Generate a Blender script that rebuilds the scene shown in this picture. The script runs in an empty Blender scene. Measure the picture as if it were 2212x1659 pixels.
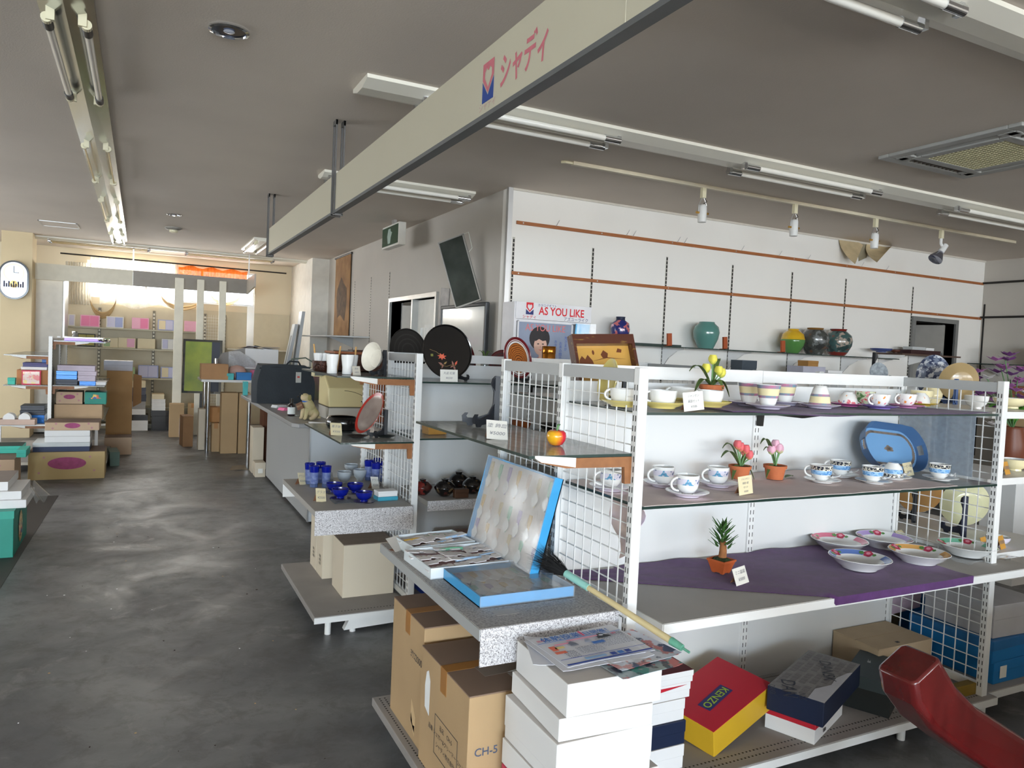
import bpy, math, random
from mathutils import Vector, Matrix
random.seed(7)
PI = math.pi
SC = bpy.context.scene
COL = SC.collection

# ---------------------------------------------------------------- camera
FPX, EYE = 1610.0, 1.5                      # focal length in pixels of a 2212 px wide frame, eye height
YAW, PITCH, ROLL = (math.radians(a) for a in (26.6, -2.45, 2.57))
def cam_axes():
    f = Vector((math.sin(YAW)*math.cos(PITCH), math.cos(YAW)*math.cos(PITCH), math.sin(PITCH)))
    r = Vector((math.cos(YAW), -math.sin(YAW), 0)); u = r.cross(f)
    return r*math.cos(ROLL)+u*math.sin(ROLL), u*math.cos(ROLL)-r*math.sin(ROLL), f
AXR, AXU, AXF = cam_axes()
cam_data = bpy.data.cameras.new('camera')
cam_data.sensor_fit = 'HORIZONTAL'; cam_data.sensor_width = 36.0
cam_data.lens = FPX/2212*36; cam_data.clip_end = 100; cam_data.clip_start = 0.05
cam = bpy.data.objects.new('camera', cam_data); COL.objects.link(cam)
cam.matrix_world = Matrix((( AXR.x, AXU.x, -AXF.x, 0), (AXR.y, AXU.y, -AXF.y, 0), (AXR.z, AXU.z, -AXF.z, EYE), (0, 0, 0, 1)))
SC.camera = cam
# measuring helpers: where the sight line through a photo pixel meets a known real surface
def sight(px, py): return AXR*((px-1106)/FPX) - AXU*((py-829.5)/FPX) + AXF
O3 = Vector((0, 0, EYE))
def at(px, py, z): d = sight(px, py); return O3 + d*((z-EYE)/d.z)
def atY(px, py, Y): d = sight(px, py); return O3 + d*(Y/d.y)
def atX(px, py, X): d = sight(px, py); return O3 + d*(X/d.x)
def depth(p): return (Vector(p)-O3).dot(AXF)
def size(n, p): return n*depth(p)/FPX       # metres covered by n photo pixels at p

# ---------------------------------------------------------------- world, daylight, exposure
SC.view_settings.view_transform = 'Standard'; SC.view_settings.look = 'None'
SC.view_settings.gamma = 1.0; SC.view_settings.use_curve_mapping = False
SC.view_settings.exposure = 0.02
world = bpy.data.worlds.new('overcast_sky'); SC.world = world; world.use_nodes = True
wb = world.node_tree.nodes['Background']; wb.inputs[0].default_value = (0.86, 0.93, 1.0, 1); wb.inputs[1].default_value = 5.0
CEIL = 2.85
FRONT = -7.5                                # shop front with the big windows, behind the camera
def daylight(name, loc, rot, sx, sy, watts, color, spread=PI):
    l = bpy.data.lights.new(name, 'AREA'); l.shape = 'RECTANGLE'; l.size = sx; l.size_y = sy; l.energy = watts; l.color = color
    l.spread = spread
    o = bpy.data.objects.new(name, l); COL.objects.link(o); o.location = loc; o.rotation_euler = rot
    return o
# shop front bays: x from, x to, sill height, share of sky light, share of sunlit pavement light
BAYS = [(-4.4, -2.5, 0.15, 520, 100), (-2.3, -0.4, 0.15, 230, 85), (-0.2, 1.7, 0.15, 30, 60), (2.0, 4.1, 1.2, 26, 90), (4.3, 6.4, 1.2, 58, 100), (6.6, 8.7, 1.2, 70, 100)]
for a, b, z0, sky, ground in BAYS:
    zs = max(z0, 1.3); daylight('front_window_sky', ((a+b)/2, FRONT-0.14, (zs+2.45)/2), (PI/2-0.25, 0, 0), b-a, 2.45-zs, sky, (0.68, 0.84, 1.0))
    if ground: daylight('front_window_pavement', ((a+b)/2, FRONT-0.14, 0.72 if z0 < 1 else 1.8), (PI/2+(0.40 if z0 < 1 else 0.65), 0, 0), b-a, 1.05, ground, (1.0, 0.92, 0.82))
daylight('far_window_daylight', (0.5, 14.1, 2.38), (-PI/2, 0, 0), 2.55, 0.6, 75, (1.0, 0.95, 0.86))
daylight('unseen_side_window_light', (-4.78, 8.9, 1.6), (0, -PI/2, 0), 1.6, 6.8, 80, (1.0, 0.97, 0.92))  # unseen side window's light, stretched to brighten the far corner

# ---------------------------------------------------------------- materials (all procedural)
def lin(c):
    def f(v):
        v /= 255.0
        return v/12.92 if v <= 0.04045 else ((v+0.055)/1.055)**2.4
    return (f(c[0]), f(c[1]), f(c[2]), 1.0)
MATS = {}
def mat(key, rgb=None, rough=0.6, metal=0.0, var=0.10, scale=9.0, bump=0.0, bscale=60.0, rgb2=None, coat=0.0, spec=0.5, alpha=1.0, trans=0.0, stretch=None, emit=None, contrast=None, ior=1.45, sheen=0.0):
    if key in MATS: return MATS[key]
    m = bpy.data.materials.new(key); m.use_nodes = True; MATS[key] = m
    n, l = m.node_tree.nodes, m.node_tree.links
    b = n['Principled BSDF']
    c = lin(rgb); c2 = lin(rgb2) if rgb2 else tuple(x*(1-var) for x in c[:3])+(1.0,)
    tc = n.new('ShaderNodeTexCoord'); mp = n.new('ShaderNodeMapping'); l.new(tc.outputs['Object'], mp.inputs[0])
    if stretch: mp.inputs['Scale'].default_value = stretch
    ns = n.new('ShaderNodeTexNoise'); ns.inputs['Scale'].default_value = scale; ns.inputs['Detail'].default_value = 5; l.new(mp.outputs[0], ns.inputs['Vector'])
    rp = n.new('ShaderNodeValToRGB'); lo, hi = contrast or (0.3, 0.7)
    rp.color_ramp.elements[0].position = lo; rp.color_ramp.elements[1].position = hi
    rp.color_ramp.elements[0].color = c2; rp.color_ramp.elements[1].color = c
    l.new(ns.outputs['Fac'], rp.inputs[0]); l.new(rp.outputs[0], b.inputs['Base Color'])
    b.inputs['Roughness'].default_value = rough; b.inputs['Metallic'].default_value = metal
    b.inputs['Coat Weight'].default_value = coat; b.inputs['Specular IOR Level'].default_value = spec; b.inputs['IOR'].default_value = ior
    b.inputs['Alpha'].default_value = alpha; b.inputs['Transmission Weight'].default_value = trans; b.inputs['Sheen Weight'].default_value = sheen
    if bump:
        nb = n.new('ShaderNodeTexNoise'); nb.inputs['Scale'].default_value = bscale; nb.inputs['Detail'].default_value = 4; l.new(mp.outputs[0], nb.inputs['Vector'])
        bp = n.new('ShaderNodeBump'); bp.inputs['Strength'].default_value = bump; bp.inputs['Distance'].default_value = 0.01
        l.new(nb.outputs['Fac'], bp.inputs['Height']); l.new(bp.outputs[0], b.inputs['Normal'])
    if emit: b.inputs['Emission Color'].default_value = lin(emit[0]); b.inputs['Emission Strength'].default_value = emit[1]
    return m
def sheer(key, rgb, opacity, gloss=0.1, rough=0.15):
    """clear sheet: see-through, part tint, part reflection; opacity may thin with the facing angle by itself"""
    if key in MATS: return MATS[key]
    m = bpy.data.materials.new(key); m.use_nodes = True; MATS[key] = m
    n, l = m.node_tree.nodes, m.node_tree.links; n.remove(n['Principled BSDF']); out = n['Material Output']
    tr = n.new('ShaderNodeBsdfTransparent'); df = n.new('ShaderNodeBsdfDiffuse'); df.inputs[0].default_value = lin(rgb)
    tl = n.new('ShaderNodeBsdfTranslucent'); tl.inputs[0].default_value = lin(rgb)
    gl = n.new('ShaderNodeBsdfGlossy'); gl.inputs['Roughness'].default_value = rough
    a0 = n.new('ShaderNodeMixShader'); a0.inputs[0].default_value = 0.5; l.new(df.outputs[0], a0.inputs[1]); l.new(tl.outputs[0], a0.inputs[2])
    ns = n.new('ShaderNodeTexNoise'); ns.inputs['Scale'].default_value = 14; mr = n.new('ShaderNodeMapRange')
    mr.inputs['To Min'].default_value = opacity*0.6; mr.inputs['To Max'].default_value = min(1, opacity*1.4); l.new(ns.outputs['Fac'], mr.inputs[0])
    a = n.new('ShaderNodeMixShader'); l.new(mr.outputs[0], a.inputs[0]); l.new(tr.outputs[0], a.inputs[1]); l.new(a0.outputs[0], a.inputs[2])
    fr = n.new('ShaderNodeLayerWeight'); fr.inputs[0].default_value = 0.5
    pw = n.new('ShaderNodeMath'); pw.operation = 'POWER'; pw.inputs[1].default_value = 4.0; l.new(fr.outputs['Facing'], pw.inputs[0])
    ad = n.new('ShaderNodeMath'); ad.operation = 'MULTIPLY_ADD'; ad.use_clamp = True; ad.inputs[1].default_value = 0.7; ad.inputs[2].default_value = gloss; l.new(pw.outputs[0], ad.inputs[0])
    b = n.new('ShaderNodeMixShader'); l.new(ad.outputs[0], b.inputs[0]); l.new(a.outputs[0], b.inputs[1]); l.new(gl.outputs[0], b.inputs[2])
    l.new(b.outputs[0], out.inputs[0])
    return m

# ---------------------------------------------------------------- mesh helpers
class MB:
    def __init__(s): s.v = []; s.f = []; s.mi = []; s.M = None
    def add(s, vs, fs, mi=0):
        o = len(s.v)
        for p in vs:
            p = Vector(p); s.v.append(s.M @ p if s.M else p)
        for f in fs: s.f.append([i+o for i in f]); s.mi.append(mi)
        return s
    def box(s, x0, x1, y0, y1, z0, z1, mi=0):
        return s.add([(x0,y0,z0),(x1,y0,z0),(x1,y1,z0),(x0,y1,z0),(x0,y0,z1),(x1,y0,z1),(x1,y1,z1),(x0,y1,z1)],
                     [(0,3,2,1),(4,5,6,7),(0,1,5,4),(1,2,6,5),(2,3,7,6),(3,0,4,7)], mi)
    def hexa(s, lo, hi, mi=0):
        return s.add(list(lo)+list(hi), [(0,3,2,1),(4,5,6,7),(0,1,5,4),(1,2,6,5),(2,3,7,6),(3,0,4,7)], mi)
    def cyl(s, p0, p1, r0, r1=None, n=12, cap=True, mi=0):
        p0, p1 = Vector(p0), Vector(p1); r1 = r0 if r1 is None else r1
        d = (p1-p0).normalized(); a = d.orthogonal().normalized(); b = d.cross(a)
        ring = [a*math.cos(2*PI*i/n)+b*math.sin(2*PI*i/n) for i in range(n)]
        vs = [p0+q*r0 for q in ring]+[p1+q*r1 for q in ring]
        fs = [(i, (i+1) % n, n+(i+1) % n, n+i) for i in range(n)]
        if cap: fs += [tuple(range(n-1, -1, -1)), tuple(range(n, 2*n))]
        return s.add(vs, fs, mi)
    def lathe(s, prof, n=28, c=(0, 0, 0), sx=1.0, sy=1.0, mi=0, wave=None, mis=None, cap=True):
        """prof: (r,z) list from bottom centre over the outside, optionally back down the inside"""
        c = Vector(c); vs = []; fs = []
        for (r, z) in prof:
            for i in range(n):
                t = 2*PI*i/n; k = wave(t, z) if wave else 1.0
                vs.append((c.x+r*k*sx*math.cos(t), c.y+r*k*sy*math.sin(t), c.z+z))
        for j in range(len(prof)-1):
            for i in range(n):
                a, b = j*n+i, j*n+(i+1) % n
                fs.append((a, b, b+n, a+n))
        fs.append(tuple(range(n-1, -1, -1)))
        L = (len(prof)-1)*n; fs.append(tuple(range(L, L+n)))
        s.add(vs, fs, mi)
        if mis:
            k = len(s.mi)-len(fs)
            for j in range(len(prof)-1):
                for i in range(n): s.mi[k+j*n+i] = mis[j]
            s.mi[-2] = mis[0]; s.mi[-1] = mis[-1]
        return s
    def prism(s, poly, t0, t1, plane='xz', mi=0):
        """extrude a 2-D outline; plane gives which axes the outline lies in"""
        def P(u, v, w): return {'xz': (u, w, v), 'xy': (u, v, w), 'yz': (w, u, v)}[plane]
        n = len(poly); vs = [P(u, v, t0) for u, v in poly]+[P(u, v, t1) for u, v in poly]
        fs = [tuple(range(n)), tuple(range(2*n-1, n-1, -1))]+[(i, n+i, n+(i+1) % n, (i+1) % n) for i in range(n)]
        return s.add(vs, fs, mi)
    def tube(s, pts, r, n=6, mi=0, r1=None):
        pts = [Vector(p) for p in pts]; vs = []; fs = []; m = len(pts)
        a = None
        for i, p in enumerate(pts):
            d = (pts[min(i+1, m-1)]-pts[max(i-1, 0)]).normalized()
            a = d.orthogonal().normalized() if a is None else (a-d*a.dot(d)).normalized()
            b = d.cross(a); rr = r if r1 is None else r+(r1-r)*i/(m-1)
            for k in range(n): vs.append(p+a*rr*math.cos(2*PI*k/n)+b*rr*math.sin(2*PI*k/n))
        for i in range(m-1):
            for k in range(n): fs.append((i*n+k, i*n+(k+1) % n, (i+1)*n+(k+1) % n, (i+1)*n+k))
        fs += [tuple(range(n-1, -1, -1)), tuple(range((m-1)*n, m*n))]
        return s.add(vs, fs, mi)
    def sheet(s, fn, nu, nv, th=0.0015, mi=0):
        """grid surface fn(u,v)->point with a real thickness"""
        top = [Vector(fn(i/nu, j/nv)) for j in range(nv+1) for i in range(nu+1)]
        W = nu+1; nrm = []
        for j in range(nv+1):
            for i in range(nu+1):
                a = top[j*W+min(i+1, nu)]-top[j*W+max(i-1, 0)]; b = top[min(j+1, nv)*W+i]-top[max(j-1, 0)*W+i]
                q = a.cross(b); nrm.append(q.normalized() if q.length > 1e-12 else Vector((0, 0, 1)))
        bot = [p-q*th for p, q in zip(top, nrm)]; N = len(top); fs = []
        for j in range(nv):
            for i in range(nu):
                a = j*W+i; fs += [(a, a+1, a+1+W, a+W), (N+a, N+a+W, N+a+1+W, N+a+1)]
        for i in range(nu): fs += [(i, N+i, N+i+1, i+1), (nv*W+i, nv*W+i+1, N+nv*W+i+1, N+nv*W+i)]
        for j in range(nv): a = j*W; b = j*W+nu; fs += [(a, a+W, N+a+W, N+a), (b, N+b, N+b+W, b+W)]
        return s.add(top+bot, fs, mi)
    def build(s, name, mats, parent=None, loc=(0, 0, 0), rz=0.0, smooth=None, bevel=0.0, rot=None, world=False):
        me = bpy.data.meshes.new(name); me.from_pydata([tuple(p) for p in s.v], [], s.f); me.update()
        for m in (mats if isinstance(mats, (list, tuple)) else [mats]): me.materials.append(m)
        if any(s.mi): me.polygons.foreach_set('material_index', s.mi)
        if smooth:
            me.polygons.foreach_set('use_smooth', [True]*len(me.polygons)); me.set_sharp_from_angle(angle=math.radians(smooth))
        o = bpy.data.objects.new(name, me); COL.objects.link(o)
        o.location = loc; o.rotation_euler = rot or (0, 0, rz)
        if parent: o.parent = parent
        if world: o.location = -Vector(parent.location)
        if bevel:
            b = o.modifiers.new('bevel', 'BEVEL'); b.width = bevel; b.segments = 2; b.limit_method = 'ANGLE'; b.harden_normals = False
        return o
def tag(o, label, cat, group=None):
    o['label'] = label; o['category'] = cat
    if group: o['group'] = group
    return o
def thing(name, label, cat, loc=(0, 0, 0), rz=0.0, group=None, rot=None):
    o = bpy.data.objects.new(name, None); COL.objects.link(o); o.empty_display_size = 0.05
    o.location = loc; o.rotation_euler = rot or (0, 0, rz)
    return tag(o, label, cat, group)
def struct(o): o['kind'] = 'structure'; return o
def stuff(o): o['kind'] = 'stuff'; return o
def dup(root, label, loc=None, rz=None, group=None):
    r = root.copy(); COL.objects.link(r); r['label'] = label
    if loc is not None: r.location = loc
    if rz is not None: r.rotation_euler = (0, 0, rz)
    if group: r['group'] = group
    for ch in root.children:
        c = ch.copy(); COL.objects.link(c); c.parent = r
        for g in ch.children:
            d = g.copy(); COL.objects.link(d); d.parent = c
    return r
def box1(name, mats, x0, x1, y0, y1, z0, z1, parent=None, bevel=0.0, **k):
    return MB().box(x0, x1, y0, y1, z0, z1).build(name, mats, parent, bevel=bevel, **k)
TEXT_CACHE = {}
def lettering(name, body, height, material, parent, M, align='CENTER', thick=0.0004, sx=1.0, shear=0.0, bold=0.0):
    """writing as thin raised print; M maps (right, up, out of the surface) to the parent's space"""
    key = (body, align, shear, bold)
    if key not in TEXT_CACHE:
        cu = bpy.data.curves.new('lettering', 'FONT'); cu.body = body; cu.align_x = align; cu.align_y = 'CENTER'; cu.size = 1.0
        cu.extrude = 0.0; cu.resolution_u = 3; cu.shear = shear; cu.offset = bold
        t = bpy.data.objects.new('lettering', cu); COL.objects.link(t)
        me = bpy.data.meshes.new_from_object(t); bpy.data.objects.remove(t); bpy.data.curves.remove(cu)
        TEXT_CACHE[key] = ([v.co.copy() for v in me.vertices], [list(p.vertices) for p in me.polygons]); bpy.data.meshes.remove(me)
    vs, fs = TEXT_CACHE[key]
    if not vs: return None
    b = MB(); b.M = M @ Matrix.Diagonal((height*sx, height, 1, 1)); b.add([(v.x, v.y, thick) for v in vs], fs)
    return b.build(name, material, parent)
def face(origin, right, up):
    r = Vector(right).normalized(); u = Vector(up).normalized(); n = r.cross(u); o = Vector(origin)
    return Matrix(((r.x, u.x, n.x, o.x), (r.y, u.y, n.y, o.y), (r.z, u.z, n.z, o.z), (0, 0, 0, 1)))
def flat(name, poly, M, material, parent=None, t=0.0006):
    """a thin flat cut-out (print, sticker, paper) on a surface"""
    b = MB(); b.M = M; b.prism(poly, 0.0001, t, 'xy'); return b.build(name, material, parent)
def rect(w, h, cx=0, cy=0): return [(cx-w/2, cy-h/2), (cx+w/2, cy-h/2), (cx+w/2, cy+h/2), (cx-w/2, cy+h/2)]
def oval(a, b, n=24, cx=0, cy=0): return [(cx+a*math.cos(2*PI*i/n), cy+b*math.sin(2*PI*i/n)) for i in range(n)]
# ================================================================ the room
W_WHITE = mat('white_wall_panel', (238, 235, 229), 0.55, var=0.05, scale=1.2, bump=0.03, bscale=200)
W_GREY = mat('grey_wallpaper', (196, 190, 181), 0.75, var=0.12, scale=0.9, bump=0.08, bscale=160)
W_CREAM = mat('cream_wall', (226, 212, 184), 0.75, var=0.08, scale=0.8)
M_CEIL = mat('ceiling_paper', (220, 209, 197), 0.85, var=0.16, scale=0.55, bump=0.12, bscale=120)
M_ALU = mat('brushed_aluminium', (205, 206, 206), 0.35, 0.85, var=0.06)
M_CHROME = mat('chrome', (225, 227, 230), 0.08, 1.0, var=0.03)
M_DARKMET = mat('dark_metal', (58, 56, 54), 0.45, 0.7)
M_WHITEP = mat('white_painted_steel', (232, 232, 230), 0.35, var=0.04, scale=3)
M_GREYP = mat('grey_painted_steel', (176, 178, 178), 0.4, var=0.05, scale=3)
M_BLACK = mat('black_plastic', (22, 22, 24), 0.4)
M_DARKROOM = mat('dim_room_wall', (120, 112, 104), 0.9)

def floor_material():
    m = bpy.data.materials.new('worn_concrete_floor'); m.use_nodes = True
    n, l = m.node_tree.nodes, m.node_tree.links; b = n['Principled BSDF']
    tc = n.new('ShaderNodeTexCoord')
    def noise(scale, detail=6, rough=0.6, dist=0.0):
        q = n.new('ShaderNodeTexNoise'); q.inputs['Scale'].default_value = scale; q.inputs['Detail'].default_value = detail
        q.inputs['Roughness'].default_value = rough; q.inputs['Distortion'].default_value = dist; l.new(tc.outputs['Object'], q.inputs['Vector']); return q
    def ramp(src, p0, p1, c0, c1):
        r = n.new('ShaderNodeValToRGB'); e = r.color_ramp.elements; e[0].position = p0; e[1].position = p1; e[0].color = c0; e[1].color = c1
        l.new(src, r.inputs[0]); return r
    big = ramp(noise(0.9, 8, 0.62, 0.6).outputs['Fac'], 0.34, 0.68, lin((80, 81, 83)), lin((132, 132, 132)))
    scuff = ramp(noise(2.6, 9, 0.72, 1.6).outputs['Fac'], 0.56, 0.70, (0, 0, 0, 1), (1, 1, 1, 1))
    mx = n.new('ShaderNodeMixRGB'); mx.inputs[2].default_value = lin((148, 146, 143)); l.new(big.outputs[0], mx.inputs[1])
    mu = n.new('ShaderNodeMath'); mu.operation = 'MULTIPLY'; mu.inputs[1].default_value = 0.65; l.new(scuff.outputs[0], mu.inputs[0]); l.new(mu.outputs[0], mx.inputs[0])
    grime = ramp(noise(7.0, 10, 0.75, 0.4).outputs['Fac'], 0.38, 0.52, (1, 1, 1, 1), (0, 0, 0, 1))
    m2 = n.new('ShaderNodeMixRGB'); m2.inputs[2].default_value = lin((70, 66, 62)); l.new(mx.outputs[0], m2.inputs[1])
    mg = n.new('ShaderNodeMath'); mg.operation = 'MULTIPLY'; mg.inputs[1].default_value = 0.45; l.new(grime.outputs[0], mg.inputs[0]); l.new(mg.outputs[0], m2.inputs[0])
    l.new(m2.outputs[0], b.inputs['Base Color'])
    rr = ramp(noise(1.7, 8, 0.65, 0.8).outputs['Fac'], 0.35, 0.68, (0.36,)*3+(1,), (0.62,)*3+(1,)); l.new(rr.outputs[0], b.inputs['Roughness'])
    bp = n.new('ShaderNodeBump'); bp.inputs['Strength'].default_value = 0.12; bp.inputs['Distance'].default_value = 0.01
    l.new(noise(14, 8).outputs['Fac'], bp.inputs['Height']); l.new(bp.outputs[0], b.inputs['Normal'])
    return m
XR, XL, YB, YF, XG = 9.09, -4.6, 5.57, 13.9, 2.69     # right wall, left wall, white wall, far wall, grey wall
struct(box1('floor', floor_material(), XL-0.2, XR+0.2, FRONT-0.2, YF+0.2, -0.1, 0))
struct(box1('ceiling', M_CEIL, XL-0.2, XR+0.2, FRONT-0.2, YF+0.2, CEIL, CEIL+0.1))

def wall(name, m, axis, c0, c1, a0, a1, holes=()):
    """wall slab between c0..c1 on its thin axis, running a0..a1, with rectangular openings (a, b, z0, z1)"""
    b = MB(); xs = sorted({a0, a1, *[h[0] for h in holes], *[h[1] for h in holes]}); zs = sorted({0, CEIL, *[h[2] for h in holes], *[h[3] for h in holes]})
    for i in range(len(xs)-1):
        for j in range(len(zs)-1):
            mx, mz = (xs[i]+xs[i+1])/2, (zs[j]+zs[j+1])/2
            if any(h[0] < mx < h[1] and h[2] < mz < h[3] for h in holes): continue
            if axis == 'y': b.box(xs[i], xs[i+1], c0, c1, zs[j], zs[j+1])
            else: b.box(c0, c1, xs[i], xs[i+1], zs[j], zs[j+1])
    return struct(b.build(name, m))
D1 = (7.86, 8.58, 0, 2.06); D2 = (7.15, 8.68, 0, 2.03)
wall_back = wall('wall_back', W_WHITE, 'y', YB, YB+0.12, XG, XR, [D1])
wall_side = wall('wall_side', W_GREY, 'x', XG, XG+0.12, YB+0.12, YF, [D2])
WIN = (-0.79, 1.79, 2.09, 2.68)
wall_far = wall('wall_far', W_CREAM, 'y', YF, YF+0.15, XL, XG+0.12, [WIN])
wall_right = wall('wall_right', W_GREY, 'x', XR, XR+0.15, FRONT, YB+0.12)
SIDEWIN = (5.5, 12.3, 0.8, 2.4)  # unseen opening, lengthened to let light reach the far corner
wall_left = wall('wall_left', W_CREAM, 'x', XL-0.15, XL, FRONT, YF, [SIDEWIN])
wall_front = wall('wall_front', W_GREY, 'y', FRONT-0.15, FRONT, XL, XR, [(q[0], q[1], q[2], 2.45) for q in BAYS])
struct(box1('wall_shade_blocker', W_GREY, 1.95, 7.2, 0.10, 0.22, 0, 0.80))  # unseen low wall, added to shade the lower shelves and deck
box1('corner_trim', M_ALU, XG-0.012, XG+0.03, YB-0.008, YB+0.03, 0, CEIL, wall_back)
box1('cornice', mat('cornice', (214, 208, 196), 0.6), XG+0.03, XR, YB-0.012, YB, CEIL-0.018, CEIL, wall_back)
struct(box1('wall_pier', mat('pier_paper', (226, 222, 212), 0.7), 2.42, XG, 12.09, YF, 0, CEIL))
PILLAR = struct(MB().box(-1.72, -1.36, 12.3, 12.75, 0, CEIL).build('wall_pillar', mat('pillar_paper', (214, 196, 160), 0.8, var=0.12, scale=2)))
# far windows, shop front windows, side window: frame and panes
M_PANE = sheer('window_pane', (235, 245, 255), 0.02, 0.02, 0.02)
def window(name, axis, c, a, b, z0, z1, n, fr=0.035):
    w = bpy.data.objects.new(name, None); COL.objects.link(w); struct(w)
    f = MB(); P = (lambda u0, u1, z0, z1, d: f.box(u0, u1, c-d, c+d, z0, z1)) if axis == 'y' else (lambda u0, u1, z0, z1, d: f.box(c-d, c+d, u0, u1, z0, z1))
    P(a, b, z0, z0+fr, 0.03); P(a, b, z1-fr, z1, 0.03)
    for i in range(n+1):
        u = a+(b-a)*i/n; P(max(a, u-fr/2), min(b, u+fr/2), z0+fr, z1-fr, 0.025)
    f.build('window_frame', M_ALU, w)
    for i in range(n):
        u0 = a+(b-a)*i/n+fr/2; u1 = a+(b-a)*(i+1)/n-fr/2; g = MB()
        (g.box(u0, u1, c-0.003, c+0.003, z0+fr, z1-fr) if axis == 'y' else g.box(c-0.003, c+0.003, u0, u1, z0+fr, z1-fr)); g.build('pane', M_PANE, w)
    return w
window('window_1', 'y', YF+0.07, WIN[0], WIN[1], WIN[2], WIN[3], 3)
for i, q in enumerate(BAYS): window('window_%d' % (i+2), 'y', FRONT-0.07, q[0], q[1], q[2], 2.45, 2)
window('window_8', 'x', XL-0.07, SIDEWIN[0], SIDEWIN[1], SIDEWIN[2], SIDEWIN[3], 4)
# rooms behind the two doors
def back_room(name, x0, x1, y0, y1, m, open_side):
    b = MB(); t = 0.05
    b.box(x0, x1, y0, y1, -0.05, 0); b.box(x0, x1, y0, y1, CEIL, CEIL+0.05)
    if open_side != 'y0': b.box(x0, x1, y0-t, y0, 0, CEIL)
    b.box(x0, x1, y1, y1+t, 0, CEIL)
    if open_side != 'x0': b.box(x0-t, x0, y0, y1, 0, CEIL)
    b.box(x1, x1+t, y0, y1, 0, CEIL)
    return struct(b.build(name, m))
back_room('wall_store_room', 7.0, XR, YB+0.13, 8.6, M_DARKROOM, 'y0')
back_room('wall_office', XG+0.13, 5.4, 6.4, 10.4, mat('office_wall', (214, 208, 196), 0.8), 'x0')
daylight('office_ceiling_lamp', (4.6, 8.6, 2.6), (0, 0, 0), 1.0, 1.0, 14, (0.95, 0.97, 1.0))  # unseen ceiling lamp inside the windowless office, no daylight

M_FRAME = mat('door_frame_grey', (138, 138, 136), 0.45, 0.3)
def door_right():
    d = bpy.data.objects.new('door_1', None); COL.objects.link(d); struct(d)
    f = MB(); a, b, z = D1[0], D1[1], D1[3]
    f.box(a-0.05, a, YB-0.025, YB+0.14, 0, z+0.05); f.box(b, b+0.05, YB-0.025, YB+0.14, 0, z+0.05); f.box(a, b, YB-0.025, YB+0.14, z, z+0.05)
    f.build('door_frame', M_FRAME, d)
    leaf = MB(); leaf.M = Matrix.Translation((b-0.02, YB+0.10, 0)) @ Matrix.Rotation(math.radians(-72), 4, 'Z')
    leaf.box(-0.66, 0, -0.02, 0.02, 0.01, z-0.01); lf = leaf.build('door_leaf', mat('door_leaf', (176, 172, 164), 0.6), d)
    h = MB(); h.M = leaf.M; h.cyl((-0.6, -0.06, 1.0), (-0.6, 0.06, 1.0), 0.012); h.box(-0.6, -0.49, -0.072, -0.05, 0.99, 1.01); h.build('door_handle', M_CHROME, lf)
    hg = MB(); hg.M = leaf.M; hg.box(-0.03, 0.004, -0.028, -0.02, 1.60, 1.72); hg.box(-0.03, 0.004, -0.028, -0.02, 0.3, 0.42); hg.build('hinge', M_ALU, lf)
door_right()
def door_side():
    d = bpy.data.objects.new('door_2', None); COL.objects.link(d); struct(d)
    a, b, z = D2[0], D2[1], D2[3]; f = MB()
    f.box(XG-0.03, XG+0.14, a-0.04, a, 0, z+0.045); f.box(XG-0.03, XG+0.14, b, b+0.04, 0, z+0.045); f.box(XG-0.03, XG+0.14, a, b, z, z+0.045)
    f.box(XG-0.02, XG+0.1, (a+b)/2-0.05, (a+b)/2-0.01, 0, z)
    f.build('door_frame', mat('door_frame_alu', (196, 196, 192), 0.35, 0.6), d)
    lf = MB().box(XG+0.05, XG+0.085, a+0.01, (a+b)/2-0.05, 0.01, z-0.01).build('door_leaf', mat('sliding_door', (226, 224, 216), 0.5), d)
    MB().box(XG+0.04, XG+0.05, a+0.12, a+0.58, 0.9, 1.72).build('door_window', mat('door_glass', (206, 210, 208), 0.2, coat=0.3), lf)
    g = MB(); g.sheet(lambda u, v: (XG+0.036+0.006*math.sin(9*u)*math.cos(5*v), a+0.12+0.34*u, 1.75-0.75*v), 8, 10, 0.002); g.build('paper_notice', mat('white_paper', (238, 236, 230), 0.8), lf)
    l2 = MB(); l2.M = Matrix.Translation((XG+0.13, b-0.03, 0)) @ Matrix.Rotation(math.radians(48), 4, 'Z')
    l2.box(-0.02, 0.02, -0.68, 0, 0.01, z-0.03); l2.build('door_leaf', mat('inner_door', (206, 200, 190), 0.6), d)
door_side()

# slotted standards let into the walls: black slots, one strip each
M_SLOT = mat('slot_dark', (30, 28, 26), 0.6); M_SLOTS = mat('slot_strip_steel', (186, 182, 172), 0.4, 0.5)
def standard(host, p, z0, z1, axis, w=0.014, pitch=0.036):
    b = MB(); s = MB(); z = z0
    if axis == 'y': s.box(p-w/2-0.003, p+w/2+0.003, YB-0.003, YB, z0, z1)
    else: s.box(XG-0.003, XG, p-w/2-0.003, p+w/2+0.003, z0, z1)
    o = s.build('slotted_standard', M_SLOTS, host)
    while z < z1-0.02:
        if axis == 'y': b.box(p-w/2, p+w/2, YB-0.0045, YB-0.003, z, z+0.026)
        else: b.box(XG-0.0045, XG-0.003, p-w/2, p+w/2, z, z+0.026)
        z += pitch
    stuff(b.build('slots', M_SLOT, o))
for x in (2.745, 3.522, 4.328, 5.123, 5.919, 6.706, 7.799): standard(wall_back, x, 0.5, 2.44 if x > 3 else 2.45, 'y')
for y in (10.44, 9.61, 8.80): standard(wall_side, y, 0.5, 2.41, 'x', 0.018)
rs = MB().box(XR-0.004, XR, YB-0.04, YB-0.02, 0.5, 2.33).build('slotted_standard', M_SLOT, wall_right)
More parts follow.
